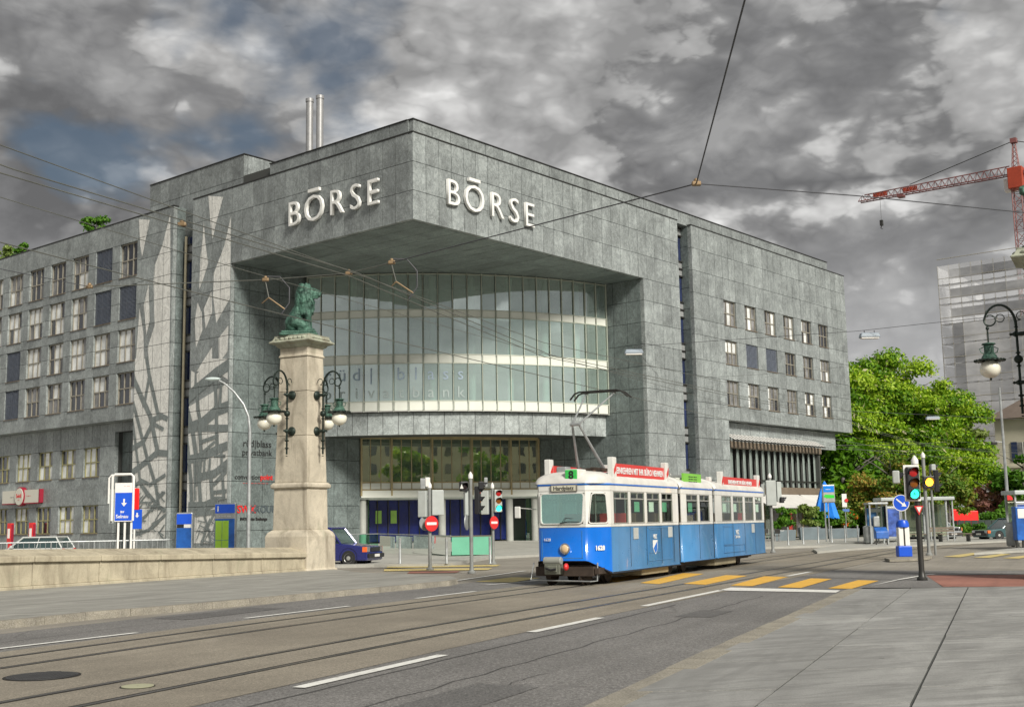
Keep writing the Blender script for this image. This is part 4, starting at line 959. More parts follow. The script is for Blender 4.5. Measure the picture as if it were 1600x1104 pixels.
cp = MB(); cp.box((-1.58, -1.0, .30), (-1.12, -.75, .60)); cp.box((-1.52, -1.05, .36), (-1.18, -1.0, .54)); CP = bevel(cp.build('coupler', mat('grey_coupler', (.20, .21, .17), .55, .3, .25, 6, dirt=.3), TR), .03)
MB().lathe([(.09, -.26), (.11, -.24), (.11, .24), (.09, .26)], 14, (0, 0, 0), axis='x').build('buffer_roll', mat('grey_roll', (.27, .28, .25), .5), CP, True, loc=(-1.35, -.92, .66))
cbx = MB(); cbx.tube([(-1.2, -1.07, .45), (-1.35, -1.09, .42), (-1.5, -1.07, .47)], .03, 6); cbx.build('coupler_hook', M['black'], CP); MB().ball((-.95, -.95, .5), (.07, .1, .1)).build('hose', M['red'], CP, True)
gd = MB(); gd.tube([(-2.1, -.55, .6), (-2.1, -.75, .14), (-.25, -.95, .12), (-.2, -.6, .12), (-.2, -.55, .6)], .02, 6); gd.build('rail_guard', M['galv'], TR)
MB().box((-1.9, -.6, .25), (-.35, .1, .62)).build('underframe', M['rust'], TR)
MB().tube([(-2.0, -.5, 2.05), (-2.45, -.75, 2.1)], .012, 6).build('mirror_arm', M['alu'], TR); bevel(MB().box((-2.55, -.8, 1.82), (-2.38, -.74, 2.14)).build('mirror', M['twhite'], TR), .02)
for y in (.25, 6.8, 13.2):
    bg_ = MB(); bg_.box((-1.95, y - 1.0, .25), (-.25, y + 1.1, .5)); bg_.box((-.22, y - .95, .3), (-.12, y + 1.05, .46)); BG = bg_.build('bogie', M['rust'], TR)
    for dy in (-.65, .75):
        for x in (-.6, -1.6):
            w_ = MB(); w_.lathe([(.30, -.06), (.34, -.06), (.34, -.03), (.30, .0), (.30, .06), (.12, .06)], 20, axis='x'); w_.build('wheel', M['rust'], BG, True, loc=(x, y + dy, .31))
for y0_, y1_ in ((2.6, 4.9), (9.7, 12.2)): bevel(MB().box((-2.0, y0_, .12), (-.12, y1_, .36)).build('equipment_box', mat('beige_equipment_box', (.36, .31, .20), .6, 0, .15, 3, dirt=.3), TR), .03)
# roof boards with end plates, resistors, pantograph
def board(y0, y1, z0, z1, m_, txt, sz, ends=True):
    o = MB().box((-.17, y0, z0), (-.10, y1, z1)).build('advert_board', m_, TR); MB().box((-2.1, y0, z0), (-2.03, y1, z1)).build('advert_board', m_, TR)
    for k, (tx, dz) in enumerate(txt):
        me = textmesh(tx, sz, M['sticker'] if m_ != M['adgreen'] else M['ink'], .003, .006); inst('lettering', me, o, (-.094, (y0 + y1) / 2, (z0 + z1) / 2 + dz), (math.pi / 2, 0, math.pi / 2), (min(1., (y1 - y0 - .2) / max(me.vertices[i].co.x * 2 for i in range(len(me.vertices)))), 1, 1))
    if ends:
        for y in (y0 - .30, y1 + .02):
            for x in (-.22, -2.16):
                e_ = bevel(MB().box((x, y, z0 - .1), (x + .18, y + .26, z1 + .17)).build('board_end', M['twhite'], TR), .02)
                MB().prism([(x + .182, y + .04, z0 + .08), (x + .182, y + .22, z0 + .2), (x + .182, y + .22, z1 + .02), (x + .182, y + .04, z0 + .22)], (.004, 0, 0)).build('red_stripe', M['adred'], e_)
board(.67, 4.72, 2.90, 3.30, M['adred'], (('EINKEHREN MIT IHR BÜRO NEHMEN', 0),), .25)
board(10.85, 15.36, 2.80, 3.20, M['adred'], (('EINKEHREN MIT IHR BÜRO NEHMEN', .02),), .19)
board(6.60, 8.42, 2.86, 3.20, M['adgreen'], (('---- ---  --- --', .08), ('--- ----  -- ---', .0), ('---- --  ---- --', -.08)), .17, False)
for y in (5.0, 5.9, 8.6, 9.4): bevel(MB().box((-1.7, y, 3.05), (-.5, y + .6, 3.22)).build('roof_resistor', M['greypost'], TR), .03)
for y in (2.2, 6.2, 12.0): MB().box((-.3, y, 3.0), (-.25, y + 2.2, 3.05)).box((-.3, y, 2.9), (-.25, y + .05, 3.05)).build('roof_rail', M['twhite'], TR)
pb = MB(); pb.box((-1.75, .3, 3.12), (-.45, .42, 3.18)); pb.box((-1.75, 1.6, 3.12), (-.45, 1.72, 3.18)); pb.box((-1.6, .3, 3.12), (-1.5, 1.7, 3.2)); pb.box((-.7, .3, 3.12), (-.6, 1.7, 3.2))
PB = pb.build('pantograph', M['rust'], TR)
for x in (-1.6, -.6):
    for y in (.36, 1.66): MB().lathe([(.05, 2.98), (.09, 3.0), (.05, 3.03), (.09, 3.06), (.05, 3.09), (.06, 3.13)], 10, (x, y, 0)).build('insulator', mat('brown_porcelain', (.2, .12, .08), .3), PB, True)
KY, KZ = .25, 4.42
m_ = MB(); m_.tube([(-1.5, 1.3, 3.2), (-1.2, KY, KZ)], [.045, .03], 8); m_.tube([(-.7, 1.3, 3.2), (-1.0, KY, KZ)], [.045, .03], 8); m_.build('lower_arm', M['galv'], PB, True)
m_ = MB(); m_.tube([(-1.2, KY, KZ), (-1.55, 2.1, 5.44)], [.03, .022], 8); m_.tube([(-1.0, KY, KZ), (-.65, 2.1, 5.44)], [.03, .022], 8); m_.tube([(-1.32, .95, 4.80), (-.88, .95, 4.80)], .015, 6); m_.tube([(-1.25, KY, KZ), (-.95, KY, KZ)], .05, 8); m_.build('upper_arm', M['galv'], PB, True)
m_ = MB()
for y in (1.95, 2.25): m_.tube([(-2.0, y, 5.30), (-1.85, y, 5.47), (-1.7, y, 5.52), (-.5, y, 5.52), (-.35, y, 5.47), (-.15, y, 5.30)], .028, 6)
m_.tube([(-1.55, 1.95, 5.47), (-1.55, 2.25, 5.47)], .02, 6); m_.tube([(-.65, 1.95, 5.47), (-.65, 2.25, 5.47)], .02, 6); m_.build('contact_head', M['metal_dark'], PB, True)
bevel(MB().box((-1.5, -.25, 3.0), (-1.2, .1, 3.22)).build('roof_lamp_box', M['galv'], TR), .03)
# ================================================================== parapet wall, pillars, lions, pillar lamps
def sandstone(name, col):
    s = NT(name)
    c = s.mix(s.ramp(s.noise(.9, 6, .65, dist=.8), [(.3, 0.), (.7, 1.)]), cmul(col, .78), cmul(col, 1.15))
    c = s.mix(s.ramp(s.noise(1., 6, .7, s.scale(s.pos, (1.5, 1.5, .35)), .6), [(.48, 0.), (.66, .62)]), c, cmul((.17, .14, .10), 1.))
    c = s.mix(s.ramp(s.noise(1.3, 5, .7), [(.58, 0.), (.7, .22)]), c, (.16, .21, .12))
    c = s.mix(s.ramp(s.noise(30, 4, .7), [(.35, .35), (.5, 0.)]), c, cmul(col, .55))
    c = s.mix(s.ramp(s.noise(4, 6, .75), [(.54, 0.), (.68, .35)]), c, cmul(col, .5))
    s.bsdf(c, .85, 0, .3, s.noise(14, 6, .7), .45, .02); return s.m
M['sand'] = sandstone('weathered_sandstone', (.56, .505, .40)); M['sandwall'] = sandstone('weathered_wall_stone', (.47, .42, .31))
M['capstone'] = sandstone('lichen_capstone', (.40, .42, .33))
s = NT('verdigris_bronze')
_c = s.mix(s.ramp(s.noise(3.2, 6, .7, dist=.7), [(.36, 0.), (.62, 1.)]), (.014, .042, .03), (.085, .19, .14)); _c = s.mix(s.ramp(s.noise(14, 5, .7), [(.35, .7), (.5, 0.)]), _c, (.008, .03, .02))
s.bsdf(_c, .6, .25, .5, s.noise(18, 5), .6, .03); M['verdigris'] = s.m
M['iron'] = mat('black_green_iron', (.016, .028, .022), .5, .4, .3, 8)
M['globe'] = plain('opal_glass_globe', (.82, .80, .68), .18, coat=.3)
# wall: straight along the bridge, its coping falls towards the pillar
WL = (w1 - w0).length; WNn = Vector((WD.y, -WD.x, 0))       # outward to the road
WALL = thing('parapet_wall', 'low sandstone bridge parapet with coping running to the lion pillar', 'wall', w0)
def wz(s_): t = min(1, max(0, (s_ - 22) / (WL - 22))); return 1.03 - .27 * t
bk = 2.35; nb = int(WL / bk) + 1; rw = random.Random(2)
for i in range(nb):
    a, b = WL * i / nb + .008, WL * (i + 1) / nb - .008
    for nm, d0, d1, zf0, zf1 in (('base_course', .06, -.60, lambda s_: .02, lambda s_: .20), ('wall_block', 0., -.55, lambda s_: .204, lambda s_: wz(s_) - .17), ('coping_stone', .10, -.66, lambda s_: wz(s_) - .166, wz)):
        j = rw.uniform(-.004, .004); P_ = lambda s_, d, z: WD * s_ + WNn * (d + j) + Z * z
        q = [P_(a, d0, zf0(a)), P_(b, d0, zf0(b)), P_(b, d1, zf0(b)), P_(a, d1, zf0(a)), P_(a, d0, zf1(a)), P_(b, d0, zf1(b)), P_(b, d1, zf1(b)), P_(a, d1, zf1(a))]
        if nm == 'coping_stone':
            for k_, zz_ in ((4, .0), (5, .0), (6, .2), (7, .2)): q[k_] = q[k_] + Z * zz_
        bevel(MB().hexa(q).build(nm, M['sandwall'], WALL), .025 if nm != 'wall_block' else .008)
# pillar
PR, PW = Vector((math.cos(rad(27.5)), -math.sin(rad(27.5)), 0)), Vector((math.sin(rad(27.5)), math.cos(rad(27.5)), 0))
def loft(secs, m_, nm, parent, bv=.02):
    f = MB(); vs_ = []
    for hx, hy, z in secs: vs_ += [(-hx, -hy, z), (hx, -hy, z), (hx, hy, z), (-hx, hy, z)]
    k = len(secs)
    f.add(vs_, [(4 * i + j, 4 * i + (j + 1) % 4, 4 * i + 4 + (j + 1) % 4, 4 * i + 4 + j) for i in range(k - 1) for j in range(4)] + [(3, 2, 1, 0), tuple(4 * k - 4 + j for j in range(4))])
    return bevel(f.build(nm, m_, parent), bv, 2, 20)
def pillar(c, label):
    t = thing('stone_pillar', label, 'pillar', c, rad(-27.5))
    loft([(1.02, .92, 0), (1.02, .92, .12), (.96, .86, .16), (.96, .86, 1.32), (.90, .80, 1.46), (.80, .65, 1.56)], M['sand'], 'plinth', t)
    loft([(.785, .635, 1.55), (.765, .615, 3.05)], M['sand'], 'lower_shaft', t, .03)
    loft([(.80, .65, 3.05), (.86, .71, 3.10), (.86, .71, 3.2), (.79, .64, 3.28)], M['sand'], 'moulding', t)
    for z0_, z1_ in ((3.28, 5.0), (5.0, 6.65), (6.65, 7.95)):
        f = lambda z: (.745 - (.745 - .64) * (z - 3.28) / 4.67, .595 - (.595 - .48) * (z - 3.28) / 4.67)
        loft([(*f(z0_), z0_ + .006), (*f(z1_), z1_ - .006)], M['sand'], 'shaft_block', t, .015)
    loft([(.68, .52, 7.95), (.68, .52, 8.02), (.645, .485, 8.05), (.645, .485, 8.3)], M['sand'], 'neck', t)
    loft([(.66, .50, 8.3), (.74, .58, 8.36), (.76, .60, 8.42), (.94, .78, 8.48), (.96, .80, 8.53), (.86, .70, 8.6), (.80, .64, 8.72), (.82, .66, 8.76)], M['capstone'], 'capital', t)
    for i in range(7):                                  # scallop carving on the cap
        for sx_, sy_ in ((1, 0), (0, 1), (-1, 0), (0, -1)):
            u_ = (i - 3) / 3.5; p = Vector((.83 * sx_ + .7 * u_ * sy_, .67 * sy_ + .55 * u_ * sx_, 8.63)); MB().ball(p, (.10, .10, .07), 8).build('scallop', M['capstone'], t, True)
    return t
def remesh(m_, vox, sm=6):
    o = inst('tmp', m_.mesh('tmp', M['verdigris'])); r_ = o.modifiers.new('r', 'REMESH'); r_.mode = 'VOXEL'; r_.voxel_size = vox
    k = o.modifiers.new('s', 'SMOOTH'); k.iterations = sm; k.factor = .5
    me = bpy.data.meshes.new_from_object(o.evaluated_get(bpy.context.evaluated_depsgraph_get())); bpy.data.objects.remove(o)
    me.polygons.foreach_set('use_smooth', [True] * len(me.polygons)); me.materials.clear(); me.materials.append(M['verdigris']); return me
def limb(m_, pts, rs):                                  # chain of overlapping balls
    for (p, q), (r0, r1) in zip(zip(pts, pts[1:]), zip(rs, rs[1:])):
        p, q = Vector(p), Vector(q); n_ = max(2, int((q - p).length / (min(r0, r1) * .45)))
        for i in range(n_ + 1): t = i / n_; m_.ball(p.lerp(q, t), r0 + (r1 - r0) * t, 10)
def lionmesh():
    m_ = MB(); rl_ = random.Random(6)                    # faces +x, sits upright; 1.75 m tall
    m_.ball((-.38, 0, .34), (.36, .33, .36), 14); limb(m_, [(-.36, 0, .42), (-.14, 0, .78), (.06, 0, 1.08)], [.33, .31, .29])
    limb(m_, [(.04, 0, .95), (.14, 0, 1.2), (.2, 0, 1.38)], [.31, .29, .24])
    for s_ in (-1, 1):
        limb(m_, [(-.34, s_ * .22, .40), (-.06, s_ * .27, .30), (.08, s_ * .28, .22)], [.24, .18, .14])      # thigh
        limb(m_, [(.06, s_ * .28, .26), (-.12, s_ * .27, .09), (.22, s_ * .27, .06)], [.13, .085, .085]); m_.ball((.26, s_ * .27, .06), (.14, .10, .07), 10)   # hock and hind paw
        limb(m_, [(.10, s_ * .18, 1.0), (.20, s_ * .19, .62), (.26, s_ * .18, .34), (.30, s_ * .18, .1)], [.20, .14, .10, .095]); m_.ball((.38, s_ * .18, .07), (.15, .11, .075), 10)     # foreleg and paw
        for k in range(3): m_.ball((.48, s_ * .18 + (k - 1) * .06, .055), .045, 8)
        m_.ball((.13, s_ * .17, 1.68), (.06, .05, .07), 8)                                                # ears
    m_.ball((.30, 0, 1.47), (.22, .19, .21), 12); m_.box((.42, -.105, 1.335), (.70, .105, 1.50)); m_.box((.40, -.08, 1.25), (.62, .08, 1.36))   # skull, square muzzle, jaw
    limb(m_, [(.40, 0, 1.58), (.56, 0, 1.52), (.71, 0, 1.475)], [.085, .075, .065]); m_.ball((.72, 0, 1.47), (.05, .085, .05), 8)                     # bridge of the nose
    for s_ in (-1, 1): m_.ball((.47, s_ * .11, 1.58), (.07, .05, .045), 8); m_.ball((.66, s_ * .07, 1.385), (.08, .07, .08), 8)
    for _ in range(300):                                 # shaggy mane around head, neck and chest
        a = rl_.uniform(-3.1, 3.1); h = rl_.random(); z = 1.74 - h * 1.0; cx = .12 - .06 * h; rr = .25 + .12 * math.sin(min(1, h * 1.25) * math.pi * .85)
        x, y = cx + rr * math.cos(a), rr * math.sin(a) * .9
        if h < .50 and abs(a) < .95: continue
        k = rl_.uniform(.9, 1.25); limb(m_, [(x, y, z), (cx + (x - cx) * k + .02, y * k, z - rl_.uniform(.09, .16))], [.075, .03])
    for s_ in (-1, 1):
        for i in range(9): a = rad(-60 + 20 * i); limb(m_, [(.22, s_ * (.10 + .15 * math.cos(a)), 1.47 + .27 * math.sin(a)), (.28, s_ * (.14 + .19 * math.cos(a)), 1.44 + .33 * math.sin(a))], [.07, .035])
    limb(m_, [(-.66, .05, .12), (-.78, .2, .07), (-.6, .42, .06), (-.3, .5, .07)], [.07, .05, .045, .075])  # tail
    return remesh(m_, .023, 1)
LION = lionmesh()
def lion(c, rz, label, group):
    t = thing('lion_statue', label, 'statue', c, rz, group)
    inst('body', LION, t, (.03, 0, .17), (0, 0, 0), (.92, .84, 1.04)); f = MB(); f.box((-.80, -.52, 0), (.62, .52, .10)); f.box((-.74, -.46, .10), (.56, .46, .19)); bevel(f.build('bronze_base', M['verdigris'], t), .03)
    return t
# bracket lamp: faces +x from the wall plane x = 0
def arcpts(cx, cz, r, a0_, a1_, n_=12, ry=None): return [(cx + r * math.cos(rad(a0_ + (a1_ - a0_) * i / n_)), 0, cz + (ry or r) * math.sin(rad(a0_ + (a1_ - a0_) * i / n_))) for i in range(n_ + 1)]
def make_lamp(label, group):
    t = thing('pillar_lamp', label, 'lamp', (0, 0, 0), 0, group)
    for z in (5.16, 6.50):
        m_ = MB(); m_.lathe([(.17, 0), (.17, .04), (.13, .08), (.06, .11), (.05, .30), (.08, .34), (.03, .42), (.045, .46), (.0, .50)], 14, axis='x'); m_.build('wall_boss', M['iron'], t, True, loc=(0, 0, z))
    x = .30; m_ = MB(); m_.tube([(x, 0, 4.3), (x, 0, 6.75)], .035, 8)
    for z, r_ in ((4.24, .04), (4.36, .035), (4.52, .08), (4.56, .03), (4.66, .05), (4.8, .085), (4.84, .03), (5.62, .07), (5.8, .12), (5.98, .07), (6.7, .06)): m_.ball((x, 0, z), (r_, r_, r_ * (1 if r_ > .1 else .45)), 10)
    m_.build('upright', M['iron'], t, True)
    m_ = MB(); A_ = arcpts(x + .42, 6.75, .42, 180, 20, 16, .60); m_.tube(A_, [.04 - .012 * i / 16 for i in range(17)], 8)
    e_ = A_[-1]; m_.tube(arcpts(e_[0] - .15, e_[2] - .02, .15, 8, -300, 14), [.028 - .012 * i / 14 for i in range(15)], 6)
    m_.tube(arcpts(e_[0] - .42, e_[2] + .02, .11, 0, 330, 12), .014, 6); m_.tube(arcpts(x - .14, 7.0, .11, -90, 200, 10), .014, 6); m_.tube([(x, 0, 6.86), (x - .14, 0, 6.89)], .014, 6)
    for i in range(2, 15, 2): m_.ball(A_[i], (.035, .05, .035), 6)
    lx = x + .74; m_.tube([(lx, 0, 6.80), (lx, 0, 6.30)], .022, 8); m_.ball((lx, 0, 6.72), .05, 8); m_.lathe([(.05, 0), (.02, .06), (.03, .12), (0, .2)], 8, (lx, 0, 7.05)); m_.build('swan_arm', M['iron'], t, True)
    m_ = MB(); m_.lathe([(.05, 6.32), (.17, 6.30), (.19, 6.27), (.13, 6.24), (.13, 6.02), (.16, 5.99), (.20, 5.94), (.21, 5.90), (.26, 5.86)], 14, (lx, 0, 0))
    for k in range(4):
        a = k * math.pi / 2 + .4; m_.tube([(lx + .14 * math.cos(a), .14 * math.sin(a), 6.2), (lx + .25 * math.cos(a), .25 * math.sin(a), 6.15), (lx + .22 * math.cos(a), .22 * math.sin(a), 6.05), (lx + .14 * math.cos(a), .14 * math.sin(a), 6.02)], .014, 5)
    m_.build('lantern_hood', M['verdigris'], t, True)
    m_ = MB(); m_.lathe([(.26, 5.86), (.40, 5.83), (.40, 5.80), (.25, 5.81)], 20, (lx, 0, 0), caps=False)
    for k in range(20): a = k * math.pi / 10; m_.ball((lx + .39 * math.cos(a), .39 * math.sin(a), 5.82), .035, 6)
    m_.build('crown_rim', M['iron'], t, True)
    MB().ball((lx, 0, 5.58), (.28, .28, .255), 22).build('globe', M['globe'], t, True); MB().lathe([(.03, 5.33), (.03, 5.29), (0, 5.25)], 8, (lx, 0, 0)).build('finial', M['iron'], t)
    return t
PC = w1 - PR * .96 + PW * .80 + Vector((.10, -.05, 0)); PC.z = .02
pillar(PC, 'tall cream sandstone pillar at the end of the parapet wall')
lion(PC + Z * 8.76, rad(4), 'green bronze lion seated on the full sandstone pillar left of the tram', 'bronze lions')
LMP = make_lamp('', 'globe lamps on the pillars')
faces = ((PR, .70, 'globe lamp on the road side of the left pillar, nearest the tram'), (-PW, .55, 'globe lamp on the front face of the left pillar, above the parapet wall'), (-PR, .70, 'leftmost globe lamp of the left pillar, partly behind the front one'), (PW, .55, 'globe lamp on the far side of the left pillar, behind the road side one'))
for i, (d, off, lab) in enumerate(faces):
    o = LMP if i == 0 else copy_tree(LMP); o.location = PC + d * off; o.rotation_euler.z = math.atan2(d.y, d.x); o['label'] = lab
PC2 = at(1581, 425, 32.5) + PR * 1.0; PC2.z = .1
pillar(PC2, 'stone pillar cut off by the right edge of the picture')
lion(PC2 + Z * 8.76, rad(184), 'green bronze lion cut off by the right edge, before the crane', 'bronze lions')
o = copy_tree(LMP); d = -PR; o.location = PC2 + d * .70; o.rotation_euler.z = math.atan2(d.y, d.x); o['label'] = 'large globe lamp on a scrolled arm at the right edge, before the scaffolded tower'
# ================================================================== street furniture and cars
M['signal_grey'] = mat('grey_signal_housing', (.42, .45, .43), .45, 0, .08, 3)
def lens(col, k): return plain('lens', col, .2, emit=col, estr=k)
M['lens_green'] = lens((.02, .75, .42), 1.6); M['lens_amber'] = lens((1., .36, .02), 2.0); M['lens_red_off'] = plain('unlit_red_lens', (.42, .02, .02), .15); M['lens_amber_off'] = plain('unlit_amber_lens', (.22, .07, .01), .15); M['lens_green_off'] = plain('unlit_green_lens', (.01, .08, .05), .15)
def head(t, x, y, z, w_, h_, rz, n_=3, lit=None, back='signal_grey', bord=None, yoff=0.):
    """signal head centred at x, y, z; front faces -y before the turn rz"""
    o = bevel(MB().box((-w_ / 2, -.09, -h_ / 2), (w_ / 2, .09, h_ / 2)).build('signal_head', M[back], t, loc=(x, y, z), rot=(0, 0, rz)), .03)
    if bord: bevel(MB().box((-w_ / 2 - .05, .02, -h_ / 2 - .05), (w_ / 2 + .05, .05, h_ / 2 + .05)).build('white_border', M['white'], o), .05, 3)
    r_ = min(w_ * .36, h_ / n_ * .42); cols = ('lens_red_off', 'lens_amber_off', 'lens_green_off') if n_ == 3 else ('lens_amber_off',) * n_
    for i in range(n_):
        zc = h_ / 2 - h_ * (i + .5) / n_; mk = lit[1] if lit and lit[0] == i else cols[i]
        l_ = MB(); l_.lathe([(r_, -.095), (r_ * .6, -.115), (0.001, -.12)], 16, (0, 0, zc), axis='y', caps=False); l_.build('lens', M[mk], o, True)
        v_ = MB(); k = 10; vs_ = []
        for j in range(k + 1):
            a = rad(-20 + 220 * j / k); dp = -.09 - .17 * (.35 + .65 * math.sin(max(0, min(math.pi, a))))
            vs_ += [(r_ * 1.08 * math.cos(a), -.09, zc + r_ * 1.08 * math.sin(a)), (r_ * 1.08 * math.cos(a), dp, zc + r_ * 1.08 * math.sin(a))]
        v_.add(vs_, [(2 * j, 2 * j + 1, 2 * j + 3, 2 * j + 2) for j in range(k)]); v_.build('visor', M['black'], o)
    return o
def pole(t, h_, r_=.06, m_='greypost', base=.14):
    MB().lathe([(base, 0), (base, .05), (r_ * 1.25, .1), (r_, .25), (r_, h_)], 12).build('post', M[m_], t, True)
    MB().lathe([(r_ * 1.3, 0), (r_ * 1.3, .12), (r_ * .4, .22), (0.01, .24)], 10).build('post_cap', M['white'], t, True, loc=(0, 0, h_))
def disc(t, x, y, z, r_, rz, m_, nm='round_sign', back='galv'):
    o = MB().lathe([(0.002, -.02), (r_, -.02), (r_, .0)], 24, axis='y', caps=False).build(nm, m_, t, False, loc=(x, y, z), rot=(0, 0, rz))
    MB().lathe([(r_, 0), (r_ * .97, .012), (.002, .012)], 24, axis='y', caps=False).build('sign_back', M[back], o); return o
def no_entry(t, x, y, z, r_, rz):
    o = disc(t, x, y, z, r_, rz, M['red'], 'no_entry_sign'); MB().box((-r_ * .72, -.027, -r_ * .17), (r_ * .72, -.021, r_ * .17)).build('white_bar', M['white'], o)
def spot(x, y, lab, nm='traffic_light', cat='traffic light', grp='traffic lights at the junction', z=0.):
    c = gp(x, y, z); return thing(nm, lab, cat, c, 0, grp)
t = spot(672, 890, 'traffic light showing its grey backs, with no entry sign, left of the other two'); pole(t, 3.05, .065)
head(t, -.26, 0, 2.45, .34, .98, rad(160)); head(t, .30, .05, 2.5, .46, .95, rad(195)); no_entry(t, .07, -.12, 1.72, .29, rad(35)); disc(t, -.16, .02, 1.74, .27, rad(215), M['blue'], back='galv')
bevel(MB().box((-.34, -.08, 3.02), (-.16, .3, 3.42)).build('camera_box', M['galv'], t), .02); bevel(MB().box((-.15, -.08, 3.1), (.02, .2, 3.45)).build('camera_box', M['white'], t), .02)
t = spot(737, 895, 'tall traffic light with dark sideways heads between the two no entry signs'); pole(t, 3.25, .065)
head(t, -.12, .1, 2.42, .24, .92, rad(200)); head(t, .24, .05, 2.5, .30, .95, rad(80), 3, None, 'black'); head(t, -.24, -.05, 2.98, .30, .34, rad(20), 1, (0, 'lens_off'), 'black')
o = MB().prism([(-.36, -.25, 2.9), (-.30, -.25, 3.06), (-.24, -.25, 2.9)], (0, -.01, 0)).build('arrow', M['white'], t); head(t, .36, 0, 3.0, .28, .28, rad(95), 1, None, 'black'); disc(t, -.14, .0, 1.75, .28, rad(255), M['galv'])
bevel(MB().box((.14, -.03, 2.05), (.24, .03, 2.26)).build('notice_plate', M['white'], t), .01)
t = spot(771, 881, 'traffic light with green signal and no entry sign beside the ramp', ); pole(t, 3.15, .06)
head(t, -.32, .05, 2.55, .32, .98, rad(165)); head(t, .22, -.02, 2.62, .34, .94, rad(25), 3, (2, 'lens_green')); no_entry(t, .05, -.12, 1.72, .27, rad(50)); bevel(MB().box((-.34, -.05, 3.2), (-.2, .2, 3.6)).build('camera_box', M['galv'], t), .02)
t = spot(1208, 863, 'grey backed traffic light standing just past the tram tail'); pole(t, 3.7, .075)
head(t, .0, -.15, 2.95, .50, 1.25, rad(180)); head(t, .42, .05, 3.0, .26, 1.0, rad(200)); head(t, .55, .0, 2.6, .34, .3, rad(95), 1, None, 'black'); head(t, -.35, .0, 3.1, .2, .6, rad(250))
t = spot(1441, 906, 'white bordered traffic light with green cycle signal before the red tree', z=.01); pole(t, 3.05, .075, 'metal_dark')
head(t, -.15, -.16, 2.55, .34, .86, rad(6), 3, (2, 'lens_green'), 'black', True); head(t, -.52, .0, 2.72, .32, .34, rad(70), 1, None, 'signal_grey')
o = MB(); 
for a in (-.05, .05): o.lathe([(.042, -.005), (.03, -.005)], 12, (a, 0, -.02), axis='y', caps=False)
o.tube([(-.05, 0, -.02), (-.01, 0, .05), (.05, 0, -.02), (0, 0, -.02), (-.01, 0, .05)], .009, 5); o.build('cycle_symbol', M['black'], t, loc=(-.15, -.29, 2.26), rot=(0, 0, rad(6)))
tri = MB(); tri.prism([(-.12, -.1, 1.95), (.12, -.1, 1.95), (0, -.1, 1.70)], (0, .02, 0)); tri.build('give_way_sign', M['red'], t); MB().prism([(-.07, -.11, 1.92), (.07, -.11, 1.92), (0, -.11, 1.775)], (0, .008, 0)).build('white_triangle', M['white'], t)
t = spot(1452, 867, 'traffic light with glowing amber signal on the traffic island', z=.1); pole(t, 3.95, .07); MB().tube([(.28, .05, 0), (.28, .05, 3.6)], .05, 8).build('second_post', M['greypost'], t)
head(t, .12, -.12, 2.95, .46, .5, rad(2), 1, (0, 'lens_amber'), 'metal_dark'); head(t, .48, 0, 3.0, .3, .9, rad(80), 2, None, 'black'); head(t, .36, 0, 3.55, .4, .25, rad(85), 1, None, 'signal_grey')
# keep left bollard on the island
c = gp(1413, 869, .1); t = thing('keep_right_bollard', 'blue and white island bollard with round arrow sign above', 'bollard', c)
bevel(MB().box((-.27, -.2, 0), (.27, .2, .42)).build('base_block', M['blue'], t), .03); bevel(MB().box((-.22, -.16, .42), (.22, .16, 1.16)).build('white_body', M['white'], t), .03); MB().box((-.03, -.166, .42), (.03, -.16, 1.16)).build('groove', M['metal_dark'], t)
MB().lathe([(.25, 1.16), (.25, 1.3), (.2, 1.42), (.0, 1.46)], 16).build('blue_cap', M['blue'], t, True); MB().tube([(0, .05, 1.4), (0, .05, 2.0)], .03, 8).build('stalk', M['galv'], t)
o = disc(t, 0, 0, 2.12, .33, rad(-4), M['blue'], 'arrow_sign'); MB().lathe([(.33, -.022), (.305, -.022)], 24, axis='y', caps=False).build('white_rim', M['white'], o)
a = MB(); a.prism([(-.2, -.024, .14), (-.17, -.024, .18), (.08, -.024, -.03), (.12, -.024, .04), (.2, -.024, -.15), (.0, -.024, -.13), (.05, -.024, -.08)], (0, -.004, 0)); a.build('white_arrow', M['white'], o)
# steel bollards on the plaza
k = 0
for x, y, lab in ((625, 880, 'steel bollard nearest the blue car on the plaza edge'), (698, 880, 'steel bollard in front of the green glass ramp'), (766, 880, 'steel bollard at the foot of the green signal post'), (1232, 851, 'steel bollard in front of the shop, before the first planter'), (1255.5, 849.5, 'second steel bollard from the tram before the shop'), (1279, 848, 'third steel bollard from the tram, near the parasol'), (1300, 847, 'steel bollard just right of the blue parasol'), (1321, 846.5, 'steel bollard under the parking sign'), (1341, 845, 'rightmost steel bollard before the dark hedge')):
    c = gp(x, y, .1); t = thing('bollard', lab, 'bollard', c, 0, 'steel bollards on the plaza'); MB().lathe([(.075, 0), (.055, .03), (.05, .04), (.05, 1.0)], 10).build('post', M['galv'], t, True); MB().lathe([(.055, .99), (.055, 1.03), (.02, 1.06), (0.001, 1.06)], 10).build('cap', M['alu'], t, True)
# street lamp mast behind the wall
c = gp(388, 885, .1); Yl = 62.; c = at(388, 850, Yl); c.z = .1
t = thing('street_lamp', 'slim grey street lamp with curved neck behind the parapet', 'street lamp', c)
top = at(385, 640, Yl); hp = [(0, 0, 0), (0, 0, 6.6), (-.08, 0, 7.3), (-.35, 0, 7.95), (-.85, 0, 8.6), (-1.35, 0, 9.05), (-1.65, 0, 9.22)]
MB().tube(hp, [.10, .085, .075, .065, .055, .05, .045], 10).build('mast', M['galv'], t, True)
l_ = MB(); l_.ball((-1.98, 0, 9.3), (.42, .15, .10), 14); l_.build('lamp_head', mat('pale_lamp_head', (.50, .58, .57), .4), t, True).rotation_euler = (0, 0, 0)
